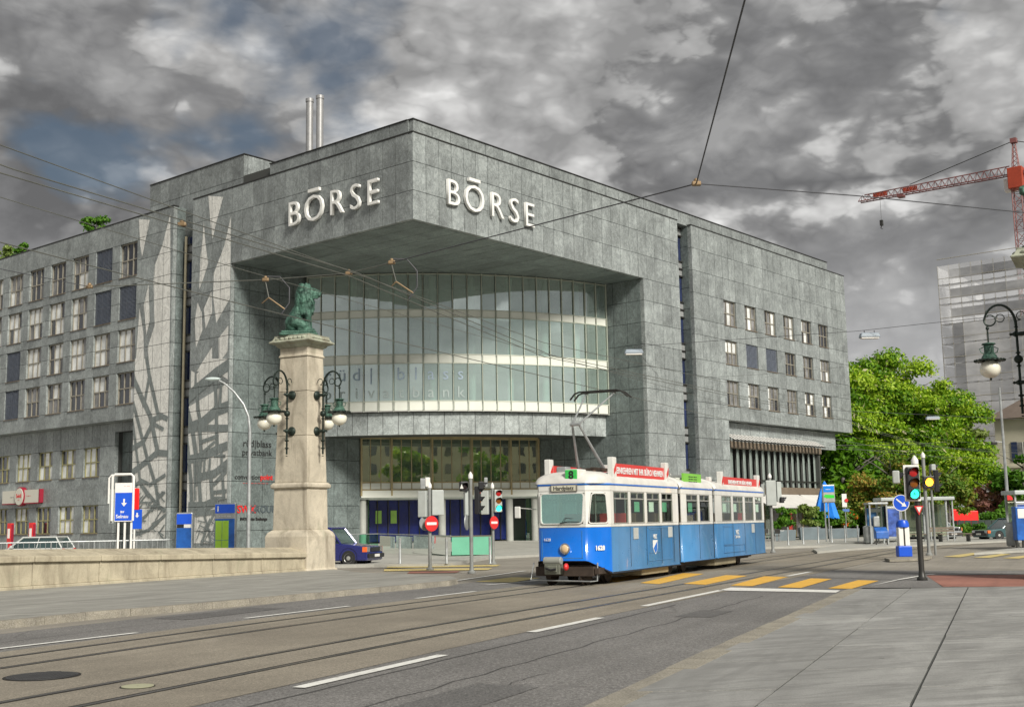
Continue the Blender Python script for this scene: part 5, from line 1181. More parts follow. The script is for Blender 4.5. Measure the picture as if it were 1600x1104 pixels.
# stop signs, ticket machine and info board behind the wall
def post_sign(c, lab): t_ = thing('stop_sign', lab, 'sign', c, rad(4), 'tram stop signs'); t_.scale = (.86, .86, .88); t_.location.z += .78; return t_
Ys = 52.
c = at(193, 846, Ys); c.z = .1; t = post_sign(c, 'white framed blue stop sign with arrow, in front of the etched tower')
for x in (-.30, .02, .34): bevel(MB().box((x - .05, .05, -.88), (x + .05, .15, 1.6)).build('post', M['white'], t), .02)
fr = MB(); fr.tube([(-.62, 0, 1.35), (-.62, 0, 3.5), (-.5, 0, 3.62), (.30, 0, 3.62), (.42, 0, 3.5), (.42, 0, 1.35)], .06, 8); fr.tube([(-.82, .1, 2.2), (-.82, .1, 3.45), (-.7, .1, 3.58), (.1, .1, 3.6)], .05, 8); fr.build('frame', M['white'], t, True)
MB().box((-.78, .08, 1.25), (-.50, .12, 2.9)).build('side_panel', M['signal_grey'], t)
pn = MB().box((-.48, -.03, 1.32), (.40, .03, 3.2)).build('sign_panel', M['white'], t); MB().box((-.46, -.036, 1.36), (.38, -.03, 2.72)).build('blue_field', M['blue'], pn)
a = MB(); a.prism([(-.06, -.038, 2.42), (.02, -.038, 2.42), (.02, -.038, 2.22), (.12, -.038, 2.22), (-.02, -.038, 2.05), (-.16, -.038, 2.22), (-.06, -.038, 2.22)], (0, -.004, 0)); a.build('white_arrow', M['white'], pn)
for tx, sz, z in (('Bhf', .14, 1.78), ('Selnau', .24, 1.56)): inst('lettering', textmesh(tx, sz, M['white'], .003, .004), pn, (-.10, -.040, z), (math.pi / 2, 0, 0))
inst('lettering', textmesh('--- ----', .12, M['red'], .003), pn, (.1, -.034, 3.05), (math.pi / 2, 0, 0))
c = at(209, 846, Ys + 1.5); c.z = .1; t = post_sign(c, 'red panel over small blue stop sign, half hidden behind the white framed one'); MB().tube([(0, .05, -.88), (0, .05, 3.0)], .05, 8).build('post', M['white'], t, True)
bevel(MB().box((-.22, -.04, 1.9), (.22, .02, 2.98)).build('red_panel', mat('bright_red_panel', (.80, .01, .01), .4), t), .05); p_ = MB().box((-.1, -.02, .95), (.38, .02, 1.92)).build('blue_panel', M['blue'], t)
MB().prism([(.1, -.024, 1.75), (.18, -.024, 1.75), (.18, -.024, 1.62), (.24, -.024, 1.62), (.14, -.024, 1.5), (.04, -.024, 1.62), (.1, -.024, 1.62)], (0, -.004, 0)).build('white_arrow', M['white'], p_)
M['blue_machine'] = mat('blue_machine_panel', (.015, .11, .42), .4, 0, .3, 2)
c = at(289, 849, Ys); c.z = .1; t = thing('ticket_machine', 'narrow blue ticket machine behind the parapet, left of the info board', 'ticket machine', c)
bevel(MB().box((-.36, -.2, 0), (.36, .2, 2.28)).build('cabinet', M['galv'], t), .06); MB().box((-.32, -.21, .05), (.32, -.2, 1.62)).build('front_panel', M['blue_machine'], t); MB().box((-.32, -.21, 1.78), (.32, -.2, 2.22)).build('blue_header', M['blue'], t); MB().box((-.30, -.212, 1.63), (-.02, -.2, 1.77)).build('display', M['black'], t); MB().box((.0, -.212, 1.63), (.28, -.2, 1.77)).build('label_strip', M['white'], t)
c = at(352, 850, Ys); c.z = .1; t = thing('info_board', 'blue information board with lime green map at the stop', 'info board', c)
bevel(MB().box((-.46, -.14, 0), (.46, .14, 2.65)).build('cabinet', M['galv'], t), .05); MB().box((-.42, -.15, 2.22), (.42, -.14, 2.6)).build('blue_header', M['blue'], t); MB().box((-.42, -.15, .05), (.42, -.14, 1.98)).build('blue_panel', M['blue_machine'], t)
for x0_, x1_, z0_, z1_ in ((-.40, -.12, 1.08, 1.9), (-.105, .17, 1.08, 1.9), (-.40, -.12, .2, 1.065), (-.105, .17, .2, 1.065)): MB().box((x0_, -.16, z0_), (x1_, -.15, z1_)).build('map_sheet', plain('lime_map', (.36, .62, .05), .5), t)
inst('lettering', textmesh('i', .34, M['white'], .003, .01), t, (-.30, -.155, 2.4), (math.pi / 2, 0, 0)); inst('lettering', textmesh('- ---- ---', .16, M['white'], .003), t, (0, -.155, 2.1), (math.pi / 2, 0, 0))
# railing behind the wall
ra, rb_ = at(-60, 850, 50), at(278, 849, 53); ra.z = rb_.z = .1; t = thing('railing', 'thin steel railing running behind the parapet wall', 'railing', ra); d = rb_ - ra
for z in (1.12, .35): MB().tube([Z * z, d + Z * z], .03, 8).build('rail', M['galv'], t)
n_ = 40
for i in range(n_ + 1): MB().tube([d * (i / n_), d * (i / n_) + Z * (1.12 if i % 8 == 0 else 1.1)], .03 if i % 8 == 0 else .012, 5).build('baluster', M['galv'], t)
# restaurant sign and menu boards on the left wing
M['burgundy'] = mat('burgundy_trim', (.28, .01, .03), .5); M['signcream'] = plain('cream_sign_face', (.62, .60, .52), .5)
a_, b_ = bL(4, 776, .6), bL(61, 775, .6); zc = (a_.z + b_.z) / 2; vc = (a_.y + b_.y) / 2
t = thing('restaurant_sign', 'cream and red restaurant sign with oval centre on the left wing', 'sign', bw(.88, vc, zc), math.pi / 2 - AZ - math.pi / 2)
hw = (a_.y - b_.y) / 2
for s_ in (-1, 1): MB().box((min(s_ * .5, s_ * hw), -.3, -.48), (max(s_ * .5, s_ * hw), -.02, .48)).build('sign_wing', M['signcream'], t)
MB().box((hw, -.32, -.5), (hw + .12, 0, .5)).build('end_trim', M['burgundy'], t); MB().box((-hw, -.31, -.56), (hw, -.02, -.485)).build('lower_trim', M['burgundy'], t)
ov = MB(); ov.lathe([(.001, -.42), (.62, -.42), (.66, -.36), (.66, -.02)], 28, axis='y', caps=False); o = ov.build('oval_disc', M['signcream'], t); ov = MB(); ov.lathe([(.67, -.40), (.72, -.36), (.72, -.05)], 28, axis='y', caps=False); ov.build('rim', M['burgundy'], o)
for tx, x, z, sz, m_ in (('Seidi', 0, .05, .42, 'sign_red'), ('-----', 0, -.22, .16, 'sign_red'), ('- -- -', -1.25, .0, .3, 'sign_grey'), ('- -- -', 1.25, .05, .3, 'sign_red')): inst('lettering', textmesh(tx, sz, M[m_], .004, .006), t, (x, -.43 if abs(x) < .3 else -.31, z), (math.pi / 2, 0, 0))
for x, lab in ((16, 'red menu column by the wing wall at the left edge of the picture'), (50, 'red menu column by the wing wall, right of the other red one')):
    q = bL(x, 832, -.3); t = thing('menu_column', lab, 'menu board', bw(-.3, q.y, .1), -AZ + .2, 'red menu columns'); bevel(MB().box((-.22, -.12, 0), (.22, .12, 2.2)).build('board', M['red'], t), .03); MB().box((-.14, -.13, 1.1), (.1, -.12, 1.8)).build('menu_sheet', M['white'], t); MB().box((.2, -.1, .1), (.26, .1, 2.1)).build('side_trim', M['burgundy'], t)
# green glass ramp box in front of the entrance
q0_, q1_ = gp(706, 863.5, .25), gp(768, 862.5, .25); t = thing('ramp_balustrade', 'green glass balustrade around the ramp before the entrance', 'balustrade', (q0_.x, q0_.y, .1)); wd_ = (q1_ - q0_).length
M['mint'] = mat('mint_green_panel', (.16, .46, .31), .3, 0, .08, 1, spec=.6)
MB().box((0, 0, .05), (wd_, .08, .95)).build('front_panel', M['mint'], t); MB().box((-.02, -.02, .95), (wd_ + .02, .12, 1.0)).build('rail_cap', M['brown_beam'], t)
MB().add([(.02, .1, .96), (wd_ - .02, .1, .96), (wd_ - .8, 9, .92), (-2.5, 9, .92)], [(0, 1, 2, 3)]).build('ramp_deck', mat('green_deck', (.10, .17, .07), .6), t)
for i in range(4):
    x0_, y0_, x1_, y1_ = -.05 - i * 1.15, .1 + i * 2.2, -.05 - (i + 1) * 1.15 + .06, .1 + (i + 1) * 2.2 - .1; MB().poly([(x0_, y0_, .02), (x1_, y1_, .1), (x1_, y1_, 1.0), (x0_, y0_, .95)]).build('glass_panel', M['grn_pane'], t)
MB().tube([(-.05, .1, 1.0), (-4.65, 8.9, 1.1)], .03, 6).build('handrail', M['galv'], t); MB().tube([(-4.65, 8.9, 1.1), (-6.4, 9.1, 1.1)], .025, 6).build('handrail', M['galv'], t)
for i in range(1): MB().poly([(-4.7 - i * 1.2, 8.95 + i * .1, .2), (-5.8 - i * 1.2, 9.05 + i * .1, .2), (-5.8 - i * 1.2, 9.05 + i * .1, 1.08), (-4.7 - i * 1.2, 8.95 + i * .1, 1.08)]).build('glass_panel', M['grn_pane'], t)
# cars
M['carglass'] = mat('car_glass', (.02, .045, .045), .06, 0, .3, 1, spec=1., coat=.4)
def car(label, c, rz, L_, W_, H_, col, hood, kind='hatch', grp='cars', belt=.55):
    """nose towards +x"""
    t = thing('parked_car', label, 'car', c, rz, grp); pm = mat('car_paint', col, .28, .2, .05, 1, coat=.7); x0_, x1_ = -L_ / 2, L_ / 2; g_ = .22; bz = H_ * belt
    hx = x1_ - hood * L_
    prof = [(x0_ + .03, g_), (x0_, .5), (x0_ + .04, bz), (hx, bz), (x1_ - .12, bz * .86), (x1_, bz * .62), (x1_ - .02, g_)]
    for s_, (wc, r_) in enumerate(((x1_ - .82, .34), (x0_ + .8, .34))): pass
    b_ = MB(); b_.prism([(x, -W_ / 2, z) for x, z in prof], (0, W_, 0)); bevel(b_.build('body', pm, t), .07, 3, 25)
    rx0 = x0_ + (.12 if kind in ('jeep', 'van') else .45); rx1 = hx - (.5 if kind == 'jeep' else .75); ti = .14
    lo = [(x0_ + .08, -W_ / 2 + .04, bz - .01), (hx + .02, -W_ / 2 + .04, bz - .01), (hx + .02, W_ / 2 - .04, bz - .01), (x0_ + .08, W_ / 2 - .04, bz - .01)]; hi = [(rx0, -W_ / 2 + ti, H_ - .06), (rx1, -W_ / 2 + ti, H_ - .06), (rx1, W_ / 2 - ti, H_ - .06), (rx0, W_ / 2 - ti, H_ - .06)]
    bevel(MB().hexa(lo + hi).build('window_glass', M['carglass'], t), .04)
    bevel(MB().box((rx0 - .03, -W_ / 2 + ti - .03, H_ - .08), (rx1 + .05, W_ / 2 - ti + .03, H_)).build('roof', pm, t), .03)
    for i in range(4):
        a, b = Vector(lo[i]), Vector(hi[i]); MB().tube([a, b], .045, 6).build('roof_pillar', pm, t)
    for s_ in (-1, 1):
        a = Vector(((lo[0][0] + lo[1][0]) / 2 - .1, s_ * (W_ / 2 - .035), bz)); b = Vector(((rx0 + rx1) / 2, s_ * (W_ / 2 - ti + .01), H_ - .06)); MB().bar(a, b, .09, .03, 0, (1, 0, 0)).build('door_pillar', pm, t)
        for wx in (x1_ - .85, x0_ + .8):
            w_ = MB(); w_.lathe([(.2, -.11), (.32, -.1), (.34, -.06), (.34, .06), (.32, .1), (.2, .11)], 20, axis='y'); o = w_.build('wheel', M['rubber'], t, True, loc=(wx, s_ * (W_ / 2 - .10), .34)); MB().lathe([(.2, -.115), (.17, -.09), (.05, -.12), (.001, -.12), (.001, .12), (.05, .12), (.17, .09), (.2, .115)], 14, axis='y', caps=False).build('rim', M['alu'], o, True)
            MB().lathe([(.40, -.125), (.40, .02), (.36, .02)], 20, axis='y', caps=False).build('wheel_arch', M['black'], t, loc=(wx, s_ * (W_ / 2 - .10) + s_ * .0, .36))
        bevel(MB().box((x1_ - .1, s_ * W_ * .40 - .16, bz * .62), (x1_ + .02, s_ * W_ * .40 + .10, bz * .84)).build('headlight', M['chrome'], t), .02); MB().box((x1_ - .22, s_ * (W_ / 2 - .02) - .03, bz * .62), (x1_ - .02, s_ * (W_ / 2 - .02) + .035, bz * .84)).build('indicator', plain('orange_lens', (.85, .16, .03), .3), t); MB().box((x0_ - .02, s_ * W_ * .42 - .1, bz * .6), (x0_ + .06, s_ * W_ * .42 + .1, bz * .95)).build('tail_light', plain('red_lens', (.5, .01, .01), .2), t)
        MB().box((hx - .3, s_ * (W_ / 2 + .08) - .07, bz + .02), (hx - .15, s_ * (W_ / 2 + .08) + .07, bz + .16)).build('door_mirror', pm, t)
    bevel(MB().box((x1_ - .05, -W_ / 2 + .05, .34), (x1_ + .09, W_ / 2 - .05, .52)).build('bumper', M['black'], t), .03); bevel(MB().box((x0_ - .09, -W_ / 2 + .05, .34), (x0_ + .05, W_ / 2 - .05, .52)).build('bumper', M['black'], t), .03)
    MB().box((x1_ - .01, -W_ * .28, bz * .64), (x1_ + .02, W_ * .28, bz * .82)).build('grille', M['black'], t); MB().box((x1_ + .08, -.26, .38), (x1_ + .10, .26, .49)).build('number_plate', M['white'], t)
    return t
c = gp(540, 884); car('dark blue off road car emerging from behind the lion pillar', (c.x - .80, c.y + .9, 0), rad(-16), 4.2, 1.75, 1.64, (.02, .025, .16), .30, 'jeep', belt=.58)
c = at(52, 850, 68); car('pale silver car seen over the parapet before the red menu columns', (c.x, c.y, -.03), rad(176), 4.2, 1.7, 1.42, (.62, .64, .62), .26)
c = at(1450, 842, 84); car('silver estate car behind the tram stop shelter', (c.x, c.y, 0), rad(-62), 4.5, 1.8, 1.85, (.42, .44, .45), .22, 'van')
c = at(1424, 842, 90); car('white car half hidden behind the give way sign', (c.x, c.y, 0), rad(-70), 4.1, 1.7, 1.45, (.7, .7, .7), .26)
c = at(1578, 838, 80); car('dark teal car by the hedge near the right edge', (c.x, c.y, 0), rad(192), 4.4, 1.75, 1.45, (.04, .10, .11), .27)
# shelters, phone box, bins, benches
def shelter(c, lab, wd_, rz=0.):
    t = thing('tram_shelter', lab, 'shelter', c, rz, 'tram stop shelters'); bevel(MB().box((-wd_ / 2, -.8, 2.55), (wd_ / 2, .9, 2.75)).build('roof', mat('pale_shelter_roof', (.45, .49, .48), .4), t), .03)
    for x in (-wd_ / 2 + .1, -wd_ / 6, wd_ / 6, wd_ / 2 - .1): MB().box((x - .05, .5, 0), (x + .05, .6, 2.55)).build('post', M['galv'], t); MB().box((x - .04, -.6, 0), (x + .04, -.52, 2.55)).build('post', M['galv'], t)
    for i in range(3): x0_ = -wd_ / 2 + .15 + i * (wd_ - .2) / 3; MB().box((x0_, .54, .3), (x0_ + (wd_ - .2) / 3 - .12, .56, 2.3)).build('glass_panel', M['grn_pane'] if 0 else M['lobby_glass'], t)
    o = bevel(MB().box((-wd_ / 2 - .05, -.9, .2), (-wd_ / 2 + 1.15, -.75, 2.2)).build('poster_case', M['galv'], t), .03); MB().box((-wd_ / 2 + .05, -.91, .35), (-wd_ / 2 + 1.05, -.9, 2.05)).build('poster', mat('blue_poster', (.05, .10, .35), .4, 0, .7, 2.5), o)
    MB().box((-wd_ / 6, .1, .42), (wd_ / 2 - .3, .45, .47)).build('bench_seat', M['brown_beam'], t); return t
c = at(1432, 850, 76); c.z = .1; shelter(c, 'pale roofed tram shelter with blue poster before the red leaved tree', 4.6)
c = at(1660, 852, 60); c.z = .1; shelter(c, 'tram shelter roof cut off by the right edge', 5.0)
c = at(1372, 851, 72); c.z = .1; t = thing('phone_booth', 'glazed phone booth left of the tram shelter', 'phone booth', c)
for x in (-.5, .5):
    for y in (-.4, .4): MB().box((x - .04, y - .04, 0), (x + .04, y + .04, 2.3)).build('post', M['galv'], t)
bevel(MB().box((-.6, -.5, 2.3), (.6, .5, 2.42)).build('roof', M['galv'], t), .03); MB().box((-.46, .3, .3), (.1, .36, 2.1)).build('back_panel', mat('blue_booth_panel', (.04, .15, .34), .4), t); MB().box((-.45, -.41, 1.85), (.2, -.39, 2.05)).build('sign_plate', mat('dark_plate', (.05, .06, .05), .4), t); MB().box((.46, -.36, .4), (.48, .36, 2.2)).build('glass_side', M['tglass'], t); bevel(MB().box((-.2, -.1, 1.0), (.15, .2, 1.6)).build('telephone', M['galv'], t), .03)
for x, y, Yb, lab, m_, wd_, hh in ((1358, 851, 72, 'pale cylindrical litter bin left of the phone booth', 'galv', .3, 1.0), (1378, 850, 69, 'blue newspaper box in front of the phone booth', 'blue_machine', .36, .75), (1583, 851, 60, 'grey litter bin beside the blue cabinet at the right edge', 'galv', .3, 1.15)):
    c = at(x, y, Yb); c.z = .1; t = thing('litter_bin' if 'bin' in lab else 'newspaper_box', lab, 'litter bin' if 'bin' in lab else 'newspaper box', c)
    if 'bin' in lab: MB().lathe([(wd_ * .9, .05), (wd_, .1), (wd_, hh), (wd_ * 1.05, hh), (wd_ * .7, hh + .06)], 16).build('drum', M[m_], t, True); MB().lathe([(.1, 0), (.1, .06)], 8).build('foot', M['metal_dark'], t)
    else:
        bevel(MB().hexa([(-wd_, -.25, .35), (wd_, -.25, .35), (wd_, .25, .35), (-wd_, .25, .35), (-wd_, -.2, hh), (wd_, -.2, hh), (wd_, .25, hh + .25), (-wd_, .25, hh + .25)]).build('box', M[m_], t), .03)
        for xx in (-wd_ + .05, wd_ - .05): MB().box((xx - .03, -.03, 0), (xx + .03, .03, .36)).build('leg', M['metal_dark'], t)
c = at(1597, 852, 58); c.z = .1; t = thing('blue_cabinet', 'blue ticket cabinet on legs at the right edge', 'cabinet', c); bevel(MB().box((-.3, -.25, .35), (.6, .25, 1.95)).build('cabinet', M['blue_machine'], t), .04); MB().box((-.2, -.26, 1.4), (.5, -.25, 1.85)).build('notice', M['white'], t)
for xx in (-.3, .0, .5): MB().box((xx - .04, -.2, 0), (xx + .04, -.1, .36)).build('leg', M['metal_dark'], t)
c = at(1492, 846, 74); c.z = .1; t = thing('park_bench', 'low bench beside the shelter', 'bench', c)
for i in range(4): MB().box((-1.0, -.25 + i * .13, .45), (1.0, -.15 + i * .13, .49)).build('seat_slat', M['brown_beam'], t)
for i in range(2): MB().box((-1.4, .28, .6 + i * .16), (.1, .31, .72 + i * .16)).build('back_slat', M['brown_beam'], t)
for x in (-.85, .85): MB().box((x - .03, -.25, 0), (x + .03, .3, .45)).build('leg', M['metal_dark'], t)
# bank sign, parking sign, parasol, planters, cafe
c = at(1293, 853, 80); c.z = .1; t = thing('bank_sign', 'blue and green lit bank sign on posts beside the parasol', 'sign', c); 
for x in (-.05, .18): MB().tube([(x, 0, 0), (x, 0, 3.2)], .04, 8).build('post', M['galv'], t)
o = bevel(MB().box((-.18, -.12, 2.55), (.66, .12, 3.75)).build('sign_box', M['alu'], t), .08); MB().box((-.12, -.13, 3.25), (.60, -.12, 3.68)).build('blue_panel', plain('bank_blue', (.01, .22, .75), .3), o); a = MB(); a.prism([(-.12, -.13, 2.95), (.0, -.13, 3.1), (.60, -.13, 3.05), (.60, -.13, 2.86), (.1, -.13, 2.85)], (0, .01, 0)); a.build('green_panel', plain('bank_green', (.05, .62, .06), .3), o); inst('lettering', textmesh('----', .26, M['white'], .003, .004), o, (.2, -.135, 3.45), (math.pi / 2, 0, 0))
c = at(1323.5, 846, 92); c.z = .1; t = thing('parking_sign', 'small parking sign with red mark between the parasol and the dark hedge', 'sign', c); MB().tube([(0, 0, 0), (0, 0, 3.3)], .04, 8).build('post', M['galv'], t); MB().box((-.22, -.05, 2.35), (.14, -.03, 3.35)).build('sign_plate', M['white'], t); MB().box((-.22, -.05, 2.0), (.3, -.03, 2.2)).build('lower_plate', plain('blue_plate', (.1, .2, .5), .4), t); disc(t, .1, -.08, 2.85, .14, 0, M['red'])
c = at(1293, 848, 90); c.z = .1; t = thing('closed_parasol', 'closed bright blue parasol among the planters', 'parasol', c); MB().tube([(0, 0, 0), (0, 0, 4.3)], .035, 8).build('pole', M['alu'], t)
f = MB(); n_ = 16; pr = [(.06, 4.25), (.30, 3.6), (.55, 2.6), (.78, 1.75), (.80, 1.6)]; vs_ = []
for r_, z in pr:
    for j in range(n_): a = 2 * math.pi * j / n_; q = r_ * (1 + (.22 if j % 2 else -.18) * (1 if r_ > .1 else 0)); vs_.append((q * math.cos(a), q * math.sin(a), z - (.12 if j % 2 and z < 1.8 else 0)))
f.add(vs_, [(i * n_ + j, i * n_ + (j + 1) % n_, (i + 1) * n_ + (j + 1) % n_, (i + 1) * n_ + j) for i in range(len(pr) - 1) for j in range(n_)]); f.build('canopy', mat('blue_canvas', (.01, .22, .78), .7, 0, .15, 2), t)
# ================================================================== plants, trees, far buildings, crane
import numpy as np
def leafmat(name, cols, trans=.35):
    s = NT(name); a = s.n('ShaderNodeAttribute', attribute_name='tone').outputs['Fac']
    c = s.n('ShaderNodeValToRGB'); s.l(a, c.inputs[0]); e = c.color_ramp.elements
    while len(e) < len(cols): e.new(.5)
    for i, (q, col) in enumerate(zip(e, cols)): q.position = i / (len(cols) - 1); q.color = (*col, 1)
    b = s.n('ShaderNodeBsdfPrincipled'); s.l(c.outputs[0], b.inputs['Base Color']); b.inputs['Roughness'].default_value = .55; b.inputs['Specular IOR Level'].default_value = .3
    t_ = s.n('ShaderNodeBsdfTranslucent'); s.l(s.mix(1., c.outputs[0], (.9, 1., .35), 'MULTIPLY'), t_.inputs[0])
    m_ = s.n('ShaderNodeMixShader'); m_.inputs[0].default_value = trans; s.l(b.outputs[0], m_.inputs[1]); s.l(t_.outputs[0], m_.inputs[2]); s.l(m_.outputs[0], s.out.inputs[0]); return s.m
M['leaf'] = leafmat('chestnut_leaf', [(.05, .15, .008), (.14, .30, .014), (.34, .50, .028), (.54, .68, .08)])
M['leafpale'] = leafmat('young_pale_leaf', [(.10, .16, .03), (.22, .30, .07), (.32, .40, .12)])
M['leafred'] = leafmat('copper_red_leaf', [(.06, .16, .015), (.14, .25, .03), (.36, .26, .05), (.60, .30, .10)])
M['leafpink'] = leafmat('pink_blossom', [(.22, .09, .07), (.38, .18, .15), (.5, .28, .24)])
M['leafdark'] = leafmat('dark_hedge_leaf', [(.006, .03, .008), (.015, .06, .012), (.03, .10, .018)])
M['leafhedge'] = leafmat('clipped_hedge_leaf', [(.04, .13, .01), (.09, .22, .02), (.16, .32, .03)])
M['blossom'] = leafmat('cream_blossom', [(.45, .42, .22), (.62, .58, .38)])
M['flower'] = leafmat('orange_flower', [(.55, .08, .01), (.75, .16, .02)])
M['bark'] = mat('bark', (.07, .055, .04), .9, 0, .3, 4, .3, 12, .6, 12)
def leafcloud(blobs, n, size, seed, mt, name, parent, flat=.6, tone=(0., 1.), asp=1.5):
    """leaf quads on the skins of many small clumps; blobs (x, y, z, r) in local space"""
    g_ = np.random.default_rng(seed); B_ = np.array(blobs, float); wgt = B_[:, 3] ** 2; k = g_.choice(len(B_), n, p=wgt / wgt.sum())
    d = g_.normal(size=(n, 3)); d /= np.linalg.norm(d, axis=1)[:, None]; d[:, 2] = np.where(d[:, 2] < -.35, -d[:, 2] * .6, d[:, 2])
    rr = B_[k, 3] * g_.uniform(.35, 1.15, n); p = B_[k, :3] + d * rr[:, None] * np.array([1, 1, .8])
    nrm = d * flat + g_.normal(size=(n, 3)) * (1 - flat * .6) * .7 + np.array([0, 0, .25]); nrm /= np.linalg.norm(nrm, axis=1)[:, None]
    a = np.cross(nrm, g_.normal(size=(n, 3))); a /= np.linalg.norm(a, axis=1)[:, None] + 1e-9; b = np.cross(nrm, a); sz = size * g_.uniform(.6, 1.35, n)[:, None]
    a = a * sz * asp * .5; b = b * sz * .5
    v = np.stack([p - a, p - b * .9 - a * .1, p + a, p + b * .9 - a * .1], 1).reshape(-1, 3); v[2::4] -= np.array([0, 0, .18]) * np.repeat(sz, 1, 0)[:, :1]
    me = bpy.data.meshes.new(name); me.vertices.add(4 * n); me.vertices.foreach_set('co', v.astype(np.float32).ravel()); me.loops.add(4 * n); me.loops.foreach_set('vertex_index', np.arange(4 * n, dtype=np.int32)); me.polygons.add(n); me.polygons.foreach_set('loop_start', np.arange(0, 4 * n, 4, dtype=np.int32))
    bt = g_.uniform(0, 1, len(B_)); tv = np.clip(tone[0] + (tone[1] - tone[0]) * (.5 * bt[k] + .5 * g_.uniform(0, 1, n)), 0, 1); at_ = me.attributes.new('tone', 'FLOAT', 'FACE'); at_.data.foreach_set('value', tv.astype(np.float32))
    me.materials.append(mt); me.update(); me.validate(); return inst(name, me, parent)
def crownblobs(seed, H_, R_, z0, n, br=(.9, 1.9), top=1.0, lean=0.):
    rb = random.Random(seed); out = []
    while len(out) < n:
        x, y, z = rb.uniform(-1, 1), rb.uniform(-1, 1), rb.uniform(0, 1)
        env = math.sin(math.pi * (.12 + .86 * z) ** .85) ** .42 * (1 - .08 * z) if z < .98 else .2; r_ = math.hypot(x, y)
        if r_ > env: continue
        out.append((x * R_ + lean * z, y * R_, z0 + z * (H_ - z0) - .4, rb.uniform(*br)))
    return out
def trunk(t, H_, r_, seed, crown_z, R_):
    rb = random.Random(seed); m_ = MB(); m_.tube([(0, 0, -.1), (.05, 0, .5), (.1, .05, crown_z), (.0, .1, H_ * .6), (.1, 0, H_ * .85)], [r_ * 1.5, r_, r_ * .85, r_ * .5, r_ * .15], 10)
    for i in range(9):
        a = i * 2.4 + rb.random(); z = crown_z + (H_ * .5) * rb.random(); L_ = R_ * rb.uniform(.6, .9); m_.tube([(0, 0, z), (L_ * .5 * math.cos(a), L_ * .5 * math.sin(a), z + L_ * .35), (L_ * math.cos(a), L_ * math.sin(a), z + L_ * .6)], [r_ * .4, r_ * .22, r_ * .06], 6)
    m_.build('trunk', M['bark'], t, True)
def tree(nm, lab, c, H_, R_, z0, nb, nl, size, seed, mt, grp=None, fl=0, tr_=.32, br=(.9, 1.9), cat='tree', tone=(0, 1)):
    t = thing(nm, lab, cat, c, 0, grp); bl_ = crownblobs(seed, H_, R_, z0, nb, br); leafcloud(bl_, nl, size, seed, M[mt], 'crown', t, tone=tone); trunk(t, H_, tr_, seed, z0 + .5, R_)
    if fl: leafcloud(bl_, fl, size * 1.1, seed + 50, M['blossom'], 'blossom', t, asp=2.2)
    return t
def base(x, Y): c = at(x, 840, Y); c.z = 0; return c
tree('chestnut_tree', 'big flowering chestnut tree just right of the exchange building', base(1350, 112), 17.0, 5.0, 3.0, 120, 85000, .22, 1, 'leaf', 'flowering chestnut trees', 2200)
tree('chestnut_tree', 'tallest flowering chestnut tree, behind the white bordered traffic light', base(1413, 116), 17.6, 6.1, 3.2, 140, 95000, .22, 2, 'leaf', 'flowering chestnut trees', 2600)
tree('chestnut_tree', 'low right hand chestnut tree before the scaffolded tower', base(1474, 121), 15.2, 5.0, 2.6, 100, 65000, .22, 3, 'leaf', 'flowering chestnut trees', 1500)
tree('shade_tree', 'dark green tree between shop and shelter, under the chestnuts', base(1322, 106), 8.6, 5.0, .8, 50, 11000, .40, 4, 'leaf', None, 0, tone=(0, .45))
tree('copper_tree', 'small copper red leaved tree behind the tram shelter', base(1398, 97), 6.4, 3.2, 2.0, 38, 12000, .2, 5, 'leafred', 'red leaved trees', 0, .16, (.6, 1.1))
tree('copper_tree', 'small reddish tree right of the amber traffic light', base(1484, 99), 5.8, 2.0, 2.0, 24, 7000, .2, 6, 'leafred', 'red leaved trees', 0, .14, (.5, .9), tone=(.0, .75))
tree('young_tree', 'thin pale green young tree in front of the scaffolding net', base(1512, 135), 15.0, 2.4, 8.0, 22, 2000, .36, 7, 'leafpale', None, 0, .16, (.7, 1.2))
tree('blossom_tree', 'pink blossoming tree behind the clipped hedge', base(1562, 115), 4.8, 3.4, .9, 34, 4600, .28, 8, 'leafpink', None, 0, .16, (.5, .9))
tree('garden_tree', 'green garden tree before the cream house at the right edge', base(1606, 112), 7.6, 3.0, 2.0, 40, 6500, .34, 9, 'leafhedge', None, 0, .2, (.7, 1.2))
def bush(nm, lab, c, blobs, n, size, seed, mt, grp=None, cat='shrub'):
    t = thing(nm, lab, cat, c, 0, grp); leafcloud(blobs, n, size, seed, M[mt], 'foliage', t); m_ = MB()
    for i in range(5): b_ = blobs[i % len(blobs)]; m_.tube([(b_[0] * .3, b_[1] * .3, 0), (b_[0] * .8, b_[1] * .8, b_[2])], .03, 5)
    m_.build('stem', M['bark'], t); return t
rb = random.Random(9)
bush('clipped_hedge', 'bright clipped hedge in front of the pink tree', base(1540, 108), [(rb.uniform(-3.2, 4.0), rb.uniform(-.4, .4), rb.uniform(1.0, 2.0), .55) for _ in range(40)], 5200, .2, 31, 'leafhedge', cat='hedge')
bush('low_hedge', 'low dark green hedge behind the bench', base(1494, 92), [(rb.uniform(-2.0, 2.0), rb.uniform(-.4, .4), rb.uniform(.3, .8), .45) for _ in range(24)], 3000, .18, 32, 'leafhedge', cat='hedge')
bush('ivy_hedge', 'tall dark hedge wall between shop and phone booth', base(1338, 108), [(rb.uniform(-4.5, 4.5), rb.uniform(-.5, .5), rb.uniform(.4, 4.2), .9) for _ in range(60)], 9000, .28, 33, 'leafdark', cat='hedge')
